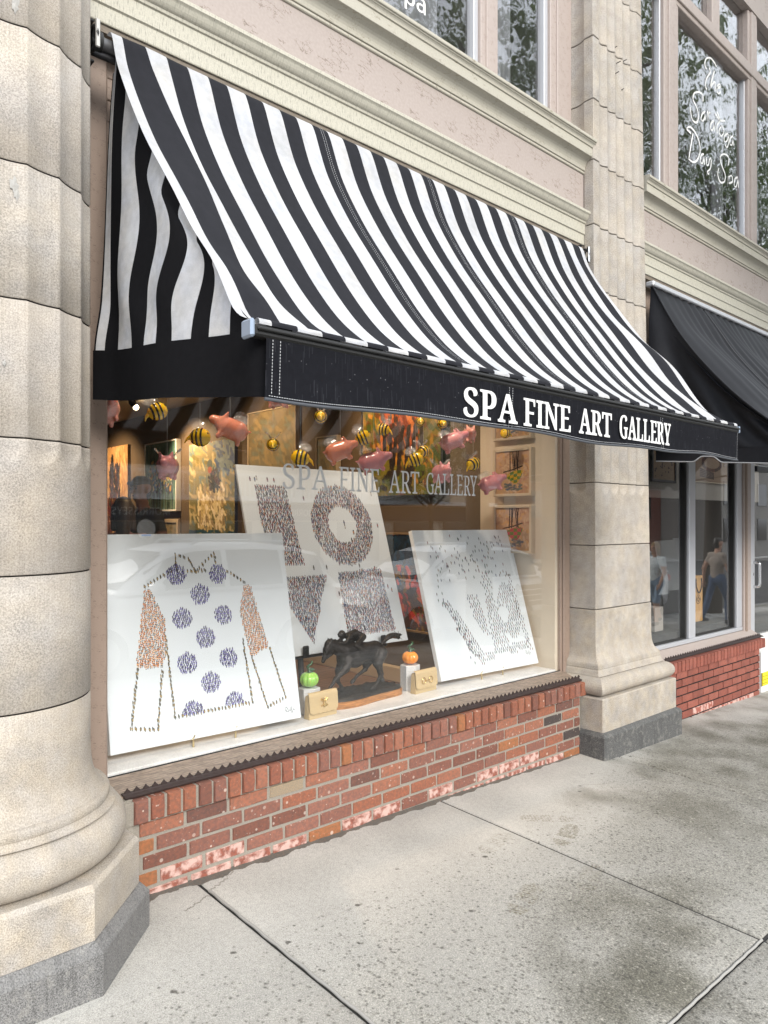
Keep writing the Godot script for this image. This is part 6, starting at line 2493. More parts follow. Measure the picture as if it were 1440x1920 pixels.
func wing(length: float, width: float) -> ArrayMesh:
	var b := MB.new()
	b.smooth(1)
	var rows := []
	for i in 2:
		var row := PackedVector3Array()
		for k in 25:
			var a := TAU * k / 24.0
			var r := 1.0 if i == 1 else 0.55
			row.append(Vector3(width * r * sin(a), length * 0.55 - length * 0.5 * r * cos(a), 0.004 * cos(k * PI) + (0.003 if i == 0 else 0.0)))
		rows.append(row)
	b.grid(rows)
	b.fan(rows[0], Vector3(0, length * 0.55, 0.004), true)
	return b.mesh()


func pig_proto() -> Node3D:
	var root := thing("glass_pig", "", "glass pig", Vector3.ZERO)
	var c := Color.WHITE
	var bones := [[Vector3(-0.036, 0, 0), Vector3(0.018, 0.0, 0), 0.052, 0.049, c], [Vector3(0.020, 0.0, 0), Vector3(0.056, 0.010, 0), 0.045, 0.029, c], [Vector3(0.058, 0.010, 0), Vector3(0.086, 0.010, 0), 0.022, 0.017, c], [Vector3(0.086, 0.010, 0), Vector3(0.092, 0.010, 0), 0.019, 0.019, c]]
	for s in [-1, 1]:
		bones.append([Vector3(0.042, 0.030, s * 0.020), Vector3(0.036, 0.062, s * 0.030), 0.014, 0.006, c])
		bones.append([Vector3(0.026, -0.030, s * 0.022), Vector3(0.040, -0.056, s * 0.026), 0.013, 0.011, c])
		bones.append([Vector3(-0.050, -0.030, s * 0.022), Vector3(-0.060, -0.056, s * 0.026), 0.014, 0.011, c])
	bones.append([Vector3(-0.080, 0.012, 0), Vector3(-0.098, 0.024, 0.008), 0.006, 0.004, c])
	var body := Body.new()
	body.add(bones, 0.0055, 0.012)
	part("body", body.mesh(), M.pig, root)
	for s in [-1, 1]:
		part("wing", wing(0.075, 0.036), M.wing, root, Transform3D(Basis(Vector3.RIGHT, s * 0.75) * Basis(Vector3.BACK, 0.55), Vector3(-0.010, 0.036, s * 0.016)))
		part("eye", tubem([Vector3(0.066, 0.026, s * 0.019), Vector3(0.068, 0.027, s * 0.021)], 0.0035, -1.0, 8), M.bee_black, root)
	part("thread", tubem([Vector3(0, 0.04, 0), Vector3(0, 1.0, 0)], 0.0007, -1.0, 4), M.nylon, root)
	return root


func build_ornaments() -> void:
	# x, y, z, size, turn about y (0 looks along +x), nod, label
	var bees := [
		[1.655, 2.105, -0.55, 1.02, -15, 22, "glass bee hanging upper left of all the bees, wings catching the lamp"],
		[1.890, 1.995, -0.55, 1.10, -43, 0, "glass bee hanging left of the long-snouted pig, above the rider painting"],
		[2.344, 1.990, -0.55, 0.82, 55, 0, "glass bee seen from behind against the pale misty painting"],
		[2.681, 2.178, -0.55, 0.90, 55, 0, "glass bee seen from behind just under the valance edge, right of the misty painting"],
		[2.533, 1.925, -0.55, 1.12, 137, 10, "glass bee over the S of the silver window lettering, showing its sting on the right"],
		[2.972, 2.072, -0.50, 1.05, -43, 22, "glass bee touching the snout of the coral pig"],
		[3.230, 2.155, -0.60, 0.92, 120, 10, "glass bee in front of the top left of the large horse painting"],
		[3.585, 2.035, -0.58, 0.98, 8, 18, "glass bee before the yellow part of the large horse painting, sting towards the street"],
		[3.428, 1.965, -0.50, 1.08, -43, 20, "glass bee hanging low in the middle of the large horse painting"],
		[4.007, 1.968, -0.50, 1.12, 0, 20, "glass bee alone before the dark wall, above the end of the silver lettering"],
		[4.377, 2.215, -0.50, 0.85, 170, 0, "glass bee half behind the valance, in front of the topmost boat picture"],
		[3.518, 2.225, -0.55, 0.75, 55, 0, "small glass bee cut by the valance edge, seen from behind its sting"],
		[3.738, 2.235, -0.55, 0.82, 55, 0, "glass bee cut by the valance edge right beside the large horse painting"],
	]
	var proto := bee_proto()
	for i in bees.size():
		var o: Node3D = proto
		var d: Array = bees[i]
		if i > 0:
			o = copy_of(proto, d[6], "glass bees hanging in the gallery window")
		else:
			tag(o, d[6], "glass bee", "glass bees hanging in the gallery window")
		place_ornament(o, d)
	var pigs := [
		[1.405, 2.090, -0.55, 1.05, -100, 10, "pink glass pig cut by the window's left frame"],
		[2.051, 2.052, -0.52, 1.10, 150, 22, "pink glass pig with a long snout pointing left, above the rider painting"],
		[1.732, 1.840, -0.60, 1.05, -125, 0, "pink glass pig seen head on before the painting of yellow flowers"],
		[2.790, 1.982, -0.50, 1.08, -30, 20, "coral glass pig flying right with its snout against a bee"],
		[3.042, 1.932, -0.48, 1.12, -40, 15, "rose glass pig flying right, above the letters of FINE"],
		[3.853, 2.125, -0.55, 1.12, -35, 22, "pink glass pig with a raised snout right of the large horse painting"],
		[4.083, 2.195, -0.60, 0.95, -125, 0, "pink glass pig facing the street, touching the valance edge"],
		[3.663, 1.890, -0.48, 1.08, -112, 0, "pink glass pig facing the street between the letters of GALLERY"],
		[4.215, 1.842, -0.50, 1.08, -40, 20, "pink glass pig over the last letter of the silver lettering"],
		[2.391, 2.255, -0.55, 0.85, -60, 0, "pink glass pig of which only the feet show under the valance"],
	]
	proto = pig_proto()
	for i in pigs.size():
		var o: Node3D = proto
		var d: Array = pigs[i]
		if i > 0:
			o = copy_of(proto, d[6], "glass flying pigs hanging in the gallery window")
		else:
			tag(o, d[6], "glass pig", "glass flying pigs hanging in the gallery window")
		place_ornament(o, d)
		if i % 3 != 0 or i == 3:
			(o.get_node("body") as MeshInstance3D).material_override = M.pig_coral if i in [1, 3] else M.pig_rose


func place_ornament(o: Node3D, d: Array) -> void:
	o.position = Vector3(d[0], d[1], d[2])
	o.basis = Basis(Vector3.UP, deg_to_rad(d[4])) * Basis(Vector3.BACK, deg_to_rad(d[5])) * Basis.from_scale(Vector3.ONE * d[3])
	var t: MeshInstance3D = o.get_node("thread")
	# the thread hangs plumb whatever the glass does
	t.transform = o.transform.affine_inverse() * Transform3D(Basis.from_scale(Vector3(1, 3.1 - d[1], 1)), o.position)


# ---------------------------------------------------------------- inside the gallery: paintings, lamps, visitors
func build_gallery() -> void:
	var w := Vector3.LEFT
	rng.seed = 71
	var hang := "paintings on the gallery's dark wall"
	# a dark horse's head on tan
	var im := painter(128, 256, Color(0.72, 0.56, 0.36), Color(0.62, 0.45, 0.28))
	daub(im, 300, Rect2(0, 0, 128, 256), 3.0, [Color(0.78, 0.62, 0.42, 0.4), Color(0.6, 0.45, 0.28, 0.4), Color(0.82, 0.7, 0.5, 0.4)], 10.0, 1.4, 0.5)
	daub(im, 260, Rect2(36, 40, 52, 120), 2.2, [Color(0.12, 0.08, 0.06, 0.9), Color(0.3, 0.14, 0.08, 0.9), Color(0.05, 0.05, 0.05, 0.9)], 9.0, 1.3, 0.5)
	daub(im, 60, Rect2(46, 20, 10, 36), 1.6, [Color(0.08, 0.05, 0.04, 0.9)], 8.0, 1.3, 0.3)
	daub(im, 140, Rect2(10, 120, 60, 130), 2.0, [Color(0.2, 0.1, 0.07, 0.8), Color(0.4, 0.12, 0.08, 0.8)], 14.0, 1.5, 0.2)
	framed_picture("painting", "tan painting of a dark horse's head at the window's left edge", Vector3(4.615, 1.80, -8.20), Vector2(0.92, 1.84), w, 0.045, print_of(im), M.frame_wood, 0.0, hang)
	# pale yellow flowers over dark stems on teal
	im = painter(144, 160, Color(0.34, 0.50, 0.47), Color(0.48, 0.60, 0.55))
	daub(im, 160, Rect2(0, 0, 144, 160), 3.0, [Color(0.36, 0.53, 0.50, 0.4), Color(0.5, 0.63, 0.58, 0.4), Color(0.26, 0.38, 0.38, 0.4)], 14.0, 1.57, 0.1)
	for k in 60:
		var x := rng.randf_range(10, 135)
		stroke(im, Vector2(x, 160), Vector2(x + rng.randf_range(-6, 6), rng.randf_range(80, 120)), 0.8, [Color(0.12, 0.2, 0.16), Color(0.5, 0.55, 0.42), Color(0.1, 0.12, 0.2)][rng.randi() % 3])
	daub(im, 120, Rect2(12, 60, 120, 60), 2.2, [Color(0.16, 0.18, 0.34), Color(0.34, 0.28, 0.5), Color(0.12, 0.22, 0.3), Color(0.75, 0.76, 0.7)], 4.0)
	daub(im, 70, Rect2(14, 44, 112, 68), 3.2, [Color(0.94, 0.82, 0.48), Color(0.98, 0.9, 0.65), Color(0.85, 0.62, 0.3)], 3.0)
	framed_picture("painting", "silver framed painting of pale yellow flowers on teal", Vector3(4.595, 2.185, -6.62), Vector2(0.92, 0.92), w, 0.06, print_of(im), M.silver, 0.02, hang)
	framed_picture("painting", "small grey picture in a pale frame below the flower painting", Vector3(4.62, 1.30, -6.40), Vector2(0.42, 0.50), w, 0.03, print_of(misty(64, 80, 8)), M.frame_pale, 0.05, hang)
	# a helmeted rider on a pale horse
	im = painter(160, 224, Color(0.62, 0.57, 0.42), Color(0.34, 0.36, 0.22))
	daub(im, 260, Rect2(0, 0, 160, 224), 4.0, [Color(0.72, 0.64, 0.44, 0.5), Color(0.42, 0.5, 0.5, 0.5), Color(0.5, 0.46, 0.26, 0.5), Color(0.8, 0.74, 0.56, 0.5)], 12.0, 0.8, 0.8)
	daub(im, 90, Rect2(100, 0, 60, 60), 4.0, [Color(0.25, 0.36, 0.55, 0.6), Color(0.5, 0.58, 0.62, 0.6)], 12.0, 0.8, 0.8)
	daub(im, 240, Rect2(34, 92, 92, 84), 3.4, [Color(0.9, 0.84, 0.66), Color(0.8, 0.72, 0.5), Color(0.62, 0.54, 0.38), Color(0.95, 0.9, 0.78)], 8.0, 1.2, 0.6)
	daub(im, 40, Rect2(44, 176, 70, 30), 2.0, [Color(0.3, 0.28, 0.2), Color(0.7, 0.62, 0.44)], 12.0, 1.4, 0.3)
	daub(im, 60, Rect2(74, 58, 34, 40), 2.6, [Color(0.12, 0.13, 0.10), Color(0.2, 0.22, 0.18), Color(0.3, 0.16, 0.1)], 7.0, 1.0, 0.7)
	for p in [[76, 44, 9.0, Color(0.35, 0.40, 0.40)], [76, 56, 7.0, Color(0.62, 0.32, 0.18)]]:
		splat(im, p[0], p[1], p[2], p[3])
	daub(im, 40, Rect2(0, 178, 160, 14), 3.0, [Color(0.1, 0.22, 0.34, 0.8), Color(0.12, 0.3, 0.36, 0.8)], 12.0, 0.0, 0.1)
	daub(im, 120, Rect2(0, 190, 160, 34), 3.0, [Color(0.2, 0.28, 0.14), Color(0.4, 0.12, 0.08), Color(0.55, 0.5, 0.2)], 6.0)
	framed_picture("painting", "large painting of a helmeted rider on a pale horse", Vector3(4.615, 1.86, -5.28), Vector2(1.12, 1.40), w, 0.045, print_of(im), M.navy, 0.0, hang)
	framed_picture("painting", "tall pale misty landscape in a thin light frame", Vector3(4.61, 2.20, -3.94), Vector2(0.92, 1.20), w, 0.045, print_of(misty(128, 160, 9)), M.frame_pale, 0.014, hang)
	framed_picture("painting", "small grey landscape in a light frame behind the coral glass pig", Vector3(4.61, 2.10, -2.94), Vector2(0.32, 0.62), w, 0.04, print_of(misty(64, 80, 10)), M.frame_pale, 0.014, hang)
	# two racing horses, all browns and ochres
	im = painter(192, 224, Color(0.48, 0.38, 0.10), Color(0.26, 0.32, 0.08))
	daub(im, 420, Rect2(0, 0, 192, 224), 4.5, [Color(0.62, 0.47, 0.10, 0.7), Color(0.44, 0.40, 0.10, 0.7), Color(0.22, 0.30, 0.08, 0.7), Color(0.72, 0.5, 0.16, 0.7), Color(0.4, 0.24, 0.08, 0.7)], 14.0, 0.9, 0.9)
	daub(im, 260, Rect2(50, 30, 90, 120), 4.0, [Color(0.45, 0.17, 0.06), Color(0.62, 0.28, 0.10), Color(0.2, 0.09, 0.06), Color(0.32, 0.3, 0.33), Color(0.72, 0.42, 0.2)], 18.0, 1.1, 0.4)
	for k in 7:
		var x := 48 + k * 15
		stroke(im, Vector2(x + 10, 120), Vector2(x + rng.randf_range(-12, 12), 205), 4.5, Color(0.10, 0.05, 0.04))
	daub(im, 80, Rect2(0, 180, 192, 44), 4.0, [Color(0.3, 0.36, 0.10), Color(0.16, 0.12, 0.06), Color(0.45, 0.42, 0.12)], 10.0)
	framed_picture("painting", "large ochre and brown painting of racing horses, above the silver lettering", Vector3(4.61, 2.45, -1.88), Vector2(1.02, 1.30), w, 0.045, print_of(im), M.frame_black, 0.012, hang)
	# bright autumn trees on blue
	im = painter(96, 176, Color(0.06, 0.14, 0.22), Color(0.30, 0.16, 0.06))
	daub(im, 120, Rect2(0, 0, 96, 90), 3.5, [Color(0.05, 0.16, 0.26), Color(0.10, 0.24, 0.34), Color(0.03, 0.08, 0.14)], 12.0, 1.57, 0.3)
	daub(im, 160, Rect2(0, 60, 96, 116), 3.5, [Color(0.62, 0.14, 0.06), Color(0.75, 0.34, 0.06), Color(0.5, 0.38, 0.08), Color(0.3, 0.2, 0.06), Color(0.8, 0.2, 0.08)], 8.0, 1.3, 0.6)
	framed_picture("painting", "dark blue and autumn red painting, low between the two right hand canvases", Vector3(4.61, 1.02, -1.80), Vector2(0.62, 0.84), w, 0.045, print_of(im), M.frame_wood, 0.02, hang)
	# three pictures of hanging boats on the cream reveal
	var cols := [[Color(0.55, 0.4, 0.2), Color(0.4, 0.3, 0.2)], [Color(0.78, 0.62, 0.12), Color(0.32, 0.45, 0.14)], [Color(0.72, 0.25, 0.28), Color(0.35, 0.45, 0.14)]]
	var text := ["topmost boat picture, mostly hidden behind the lettered valance", "deep framed picture of a hanging yellow and green boat", "deep framed picture of a hanging pink and green checked boat"]
	for k in 3:
		rng.seed = 90 + k
		im = painter(112, 112, Color(0.76, 0.62, 0.52), Color(0.68, 0.55, 0.40))
		daub(im, 120, Rect2(0, 0, 112, 112), 3.5, [Color(0.8, 0.68, 0.56, 0.4), Color(0.66, 0.5, 0.4, 0.4), Color(0.8, 0.62, 0.4, 0.4)], 8.0)
		for x in [48, 58, 70]:
			stroke(im, Vector2(x, 0), Vector2(x + rng.randf_range(-6, 10), 52), 1.6, Color(0.12, 0.07, 0.06))
			stroke(im, Vector2(x + 6, 0), Vector2(x + rng.randf_range(-2, 16), 50), 1.1, Color(0.12, 0.07, 0.06))
		for y in range(44, 86):
			for x in range(22, 92):
				var t := (y - 44.0) / 40.0
				var l := 24.0 + 34.0 * t * t
				var r := 90.0 - 18.0 * t * t
				var rim := 62.0 - (x - 22.0) * 0.26 - 8.0 * sin((x - 22.0) / 70.0 * PI)
				if x > l and x < r and y > rim + 8.0:
					var c: Color = cols[k][((x / 12) + ((y / 9) if k == 2 else int((y - rim) / 8.0))) % 2]
					im.set_pixel(x, y, c.darkened(rng.randf() * 0.12))
		daub(im, 30, Rect2(26, 84, 60, 18), 2.6, [Color(0.3, 0.38, 0.36, 0.6), Color(0.5, 0.45, 0.38, 0.6), Color(0.25, 0.32, 0.4, 0.6)], 7.0, 0.0, 0.4)
		stroke(im, Vector2(26, 54), Vector2(60, 48), 1.5, Color(0.15, 0.09, 0.06))
		stroke(im, Vector2(60, 48), Vector2(88, 40), 1.5, Color(0.15, 0.09, 0.06))
		framed_picture("boat_picture", text[k], Vector3(4.578, 2.375 - 0.4375 * k, -0.592), Vector2(0.325, 0.325), w, 0.042, print_of(im), M.frame_pale, 0.022, "pictures of boats on the cream window reveal")
	# ceiling spotlights
	var spots := [
		[Vector3(3.95, 3.08, -6.08), Vector3(4.66, 1.9, -5.6), 2.3, "ceiling spotlight whose bulb shows beside the top left glass pig"],
		[Vector3(3.55, 3.08, -7.9), Vector3(4.66, 1.8, -8.1), 2.0, "farthest ceiling spotlight, aimed at the dark horse's head"],
		[Vector3(3.6, 3.08, -4.0), Vector3(4.66, 2.2, -4.0), 0.8, "ceiling spotlight aimed at the misty landscape"],
		[Vector3(3.6, 3.08, -2.1), Vector3(4.66, 2.2, -1.9), 1.2, "ceiling spotlight aimed at the ochre racing horses"],
		[Vector3(3.5, 3.08, -0.36), Vector3(3.9, 1.9, -0.65), 0.62, "ceiling spotlight over the window display, aimed at the pigs on the right"],
		[Vector3(2.6, 3.08, -0.36), Vector3(2.75, 1.8, -0.75), 0.5, "ceiling spotlight over the window display, aimed at the largest canvas"],
		[Vector3(2.9, 3.08, -1.9), Vector3(2.95, 0.1, -1.5), 1.6, "ceiling spotlight aimed at the floor behind the bronze horse"],
		[Vector3(1.75, 3.08, -0.36), Vector3(1.85, 1.7, -0.65), 0.5, "ceiling spotlight over the window display, above the polka dot shirt canvas"],
	]
	for s in spots:
		var root := thing("ceiling_spotlight", s[3], "spotlight", s[0], "ceiling spotlights in the gallery")
		var d: Vector3 = (s[1] - s[0]).normalized()
		part("housing", tubem([Vector3(0, 0.015, 0), -d * 0.0 + Vector3(0, -0.005, 0), d * 0.07], 0.045, -1.0, 14), M.dark_metal, root)
		var b := MB.new()
		b.smooth(1)
		var prof := []
		for k in 9:
			var t := -PI / 2 + PI * k / 8.0
			prof.append(Vector2(maxf(0.036 * cos(t), 0.0005), 0.036 * sin(t)))
		b.lathe(prof, Vector3.ZERO, 14)
		var bulb := part("bulb", b.mesh(), M.bulb, root, Transform3D(Basis.IDENTITY, d * 0.088))
		var l := SpotLight3D.new()
		l.name = "lamp_light"
		l.light_color = Color(1.0, 0.92, 0.82) if s[0].z > -1.0 else Color(1.0, 0.84, 0.64)
		l.light_energy = s[2]
		l.spot_range = 14.0
		l.spot_angle = 48.0
		l.spot_angle_attenuation = 0.8
		l.spot_attenuation = 2.0
		l.light_size = 0.03
		l.shadow_enabled = true
		bulb.add_child(l)
		var z := -d
		var x := Vector3.UP.cross(z).normalized()
		l.basis = Basis(x, z.cross(x), z)
	# a tall man and a dark-haired woman inside
	person("tall man in an olive shirt and cap seen inside the gallery, facing left", Vector3(3.19, 0.1, -4.06), -1.3, {"shirt": Color(0.10, 0.10, 0.055), "legs": Color(0.05, 0.05, 0.06), "hair": M.hair_dark, "scale": 1.08, "cap": true})
	person("dark-haired woman seen from behind inside the gallery, low at the window's left", Vector3(2.29, 0.1, -2.45), 2.7, {"shirt": Color(0.10, 0.05, 0.06), "legs": Color(0.04, 0.04, 0.05), "hair": M.hair_dark, "long": true, "scale": 0.93})


func misty(w: int, h: int, s: int) -> Image:
	rng.seed = s
	var im := painter(w, h, Color(0.58, 0.52, 0.40), Color(0.50, 0.52, 0.46))
	daub(im, 220, Rect2(0, 0, w, h), 4.0, [Color(0.64, 0.58, 0.44, 0.35), Color(0.5, 0.46, 0.36, 0.35), Color(0.7, 0.62, 0.46, 0.35), Color(0.52, 0.55, 0.50, 0.35)], 10.0, 0.7, 0.7)
	daub(im, 24, Rect2(0, h * 0.62, w, h * 0.12), 2.5, [Color(0.42, 0.42, 0.30, 0.6), Color(0.78, 0.58, 0.38, 0.7), Color(0.6, 0.6, 0.52, 0.6)], 6.0, 0.0, 0.3)
	daub(im, 60, Rect2(0, h * 0.75, w, h * 0.25), 2.5, [Color(0.55, 0.58, 0.5, 0.5), Color(0.44, 0.47, 0.42, 0.5)], 8.0, 0.0, 0.2)
	return im


# ---------------------------------------------------------------- people: one continuous surface each, hair as a part
func person(label: String, at: Vector3, turn: float, o: Dictionary) -> Node3D:
	var root := thing("person", label, "person", at)
	root.rotation.y = turn
	var k: float = o.get("scale", 1.0)
	root.scale = Vector3.ONE * k
	var shirt: Color = o.shirt
	var legs: Color = o.legs
	var skin: Color = o.get("skin", Color(0.50, 0.29, 0.20))
	var shoe: Color = o.get("shoe", Color(0.03, 0.03, 0.035))
	var seated: bool = o.get("seated", false)
	var stride: float = o.get("stride", 0.0)
	var bare: bool = o.get("shorts", false)
	var hy := 0.50 if seated else 0.93
	var lean := 0.10 if seated else 0.02
	var at_torso := func(x: float, up: float, z: float) -> Vector3: return Vector3(x, hy + up, z + up * lean)
	var bones := []
	bones.append([at_torso.call(-0.075, 0.0, 0), at_torso.call(0.075, 0.0, 0), 0.115, 0.115, legs])
	bones.append([at_torso.call(0, 0.08, 0), at_torso.call(0, 0.20, 0), 0.130, 0.125, shirt])
	bones.append([at_torso.call(-0.06, 0.34, 0), at_torso.call(0.06, 0.34, 0), 0.118, 0.118, shirt])
	bones.append([at_torso.call(0, 0.20, 0), at_torso.call(0, 0.38, 0), 0.125, 0.115, shirt])
	bones.append([at_torso.call(-0.15, 0.48, -0.01), at_torso.call(0.15, 0.48, -0.01), 0.062, 0.062, shirt])
	bones.append([at_torso.call(0, 0.50, -0.01), at_torso.call(0, 0.60, 0.005), 0.058, 0.052, skin])
	var hands := []
	for s in [-1, 1]:
		var sh: Vector3 = at_torso.call(s * 0.175, 0.475, -0.01)
		var el := sh + Vector3(s * 0.055, -0.27, -0.03 + s * stride * 0.10)
		var wr := el + Vector3(-s * 0.01, -0.235, 0.07 + s * stride * 0.12)
		if seated:
			el = sh + Vector3(s * 0.06, -0.25, 0.06)
			wr = el + Vector3(-s * 0.09, 0.01, 0.23)
		elif o.get("bent", false):
			wr = el + Vector3(-s * 0.08, 0.04, 0.22)
		bones.append([sh, sh.lerp(el, 0.5), 0.056, 0.050, shirt])
		bones.append([sh.lerp(el, 0.5), el, 0.046, 0.041, skin if o.get("short_sleeves", true) else shirt])
		bones.append([el, wr, 0.041, 0.028, skin])
		hands.append([wr, (wr - el).normalized(), s])
		var hp := Vector3(s * 0.092, hy - 0.03, 0)
		var kn := Vector3(s * 0.105, 0.50, 0.02 + s * stride * 0.20)
		var an := Vector3(s * 0.100, 0.095, -0.02 + s * stride * 0.24)
		if stride != 0.0 and s * stride < 0.0:
			an += Vector3(0, 0.05, -0.08)
		if seated:
			kn = Vector3(s * 0.13, 0.50, 0.44)
			an = Vector3(s * 0.11, 0.09, 0.42 + s * 0.06)
		bones.append([hp, kn, 0.092, 0.060, legs])
		var calf: Color = skin if bare else legs
		bones.append([kn, kn.lerp(an, 0.35), 0.058, 0.058, calf])
		bones.append([kn.lerp(an, 0.35), an, 0.058, 0.040, calf])
		bones.append([an + Vector3(0, -0.045, -0.02), an + Vector3(s * 0.02, -0.055, 0.15), 0.042, 0.035, shoe])
	var body := Body.new()
	body.add(bones, 0.021, 0.035)
	# head: skull, jaw, nose, lips, ears and eye sockets
	var h: Vector3 = at_torso.call(0, 0.705, 0.02)
	var ink := Color(0.02, 0.015, 0.012)
	var lip := Color(0.38, 0.14, 0.11)
	var face := [
		[h + Vector3(0, 0.035, -0.022), h + Vector3(0, 0.030, 0.022), 0.079, 0.074, skin], [h + Vector3(0, -0.030, 0.020), h + Vector3(0, -0.068, 0.044), 0.060, 0.036, skin],
		[h + Vector3(0, 0.018, 0.088), h + Vector3(0, -0.018, 0.104), 0.009, 0.014, skin], [h + Vector3(-0.018, -0.046, 0.082), h + Vector3(0.018, -0.046, 0.082), 0.007, 0.007, lip],
		[h + Vector3(0, -0.13, -0.005), h + Vector3(0, -0.05, 0.0), 0.050, 0.050, skin],
	]
	for s in [-1, 1]:
		face.append([h + Vector3(s * 0.078, 0.012, -0.004), h + Vector3(s * 0.080, -0.022, 0.002), 0.013, 0.009, skin])
		face.append([h + Vector3(s * 0.030, 0.014, 0.083), h + Vector3(s * 0.032, 0.014, 0.083), 0.010, 0.010, ink])
		face.append([h + Vector3(s * 0.018, 0.032, 0.090), h + Vector3(s * 0.044, 0.033, 0.080), 0.006, 0.005, ink])
	body.add(face, 0.0075, 0.012)
	for q in hands:
		var d: Vector3 = q[1]
		var s: float = q[2]
		var across := Vector3(0, 0, 1) if absf(d.z) < 0.6 else Vector3(1, 0, 0)
		across = (across - d * across.dot(d)).normalized()
		var curl := Vector3(-s, 0, 0) if absf(d.z) < 0.6 else Vector3(0, -1, 0)
		var fist := [[q[0], q[0] + d * 0.085, 0.026, 0.030, skin]]
		for f in 4:
			var root_f: Vector3 = q[0] + d * 0.080 + across * (0.027 - f * 0.018)
			var l: float = [0.036, 0.042, 0.039, 0.030][f]
			fist.append([root_f, root_f + d * l + curl * 0.008, 0.0095, 0.0088, skin])
			fist.append([root_f + d * l + curl * 0.008, root_f + d * l * 1.7 + curl * 0.026, 0.0088, 0.0075, skin])
		fist.append([q[0] + d * 0.03 + across * 0.022, q[0] + d * 0.065 + across * 0.048 + curl * 0.012, 0.012, 0.010, skin])
		fist.append([q[0] + d * 0.065 + across * 0.048 + curl * 0.012, q[0] + d * 0.092 + across * 0.046 + curl * 0.022, 0.010, 0.008, skin])
		body.add(fist, 0.007, 0.006)
	part("figure", body.mesh(), M.figure, root)
	var hair := Body.new()
	var c := Color.WHITE
	var locks := [[h + Vector3(0, 0.060, -0.030), h + Vector3(0, 0.066, 0.020), 0.076, 0.070, c], [h + Vector3(0, 0.02, -0.050), h + Vector3(0, -0.04, -0.045), 0.066, 0.052, c]]
	if o.get("long", false):
		locks.append([h + Vector3(0, 0.0, -0.055), h + Vector3(0, -0.17, -0.060), 0.070, 0.050, c])
		for s in [-1, 1]:
			locks.append([h + Vector3(s * 0.060, 0.04, -0.01), h + Vector3(s * 0.072, -0.12, -0.02), 0.034, 0.026, c])
	if o.get("cap", false):
		locks.append([h + Vector3(0, 0.070, 0.050), h + Vector3(0, 0.062, 0.135), 0.026, 0.018, c])
		locks.append([h + Vector3(-0.04, 0.066, 0.06), h + Vector3(-0.03, 0.060, 0.12), 0.02, 0.014, c])
		locks.append([h + Vector3(0.04, 0.066, 0.06), h + Vector3(0.03, 0.060, 0.12), 0.02, 0.014, c])
	hair.add(locks, 0.0085, 0.02)
	part("cap" if o.get("cap", false) else "hair", hair.mesh(), o.hair, root)
	return root


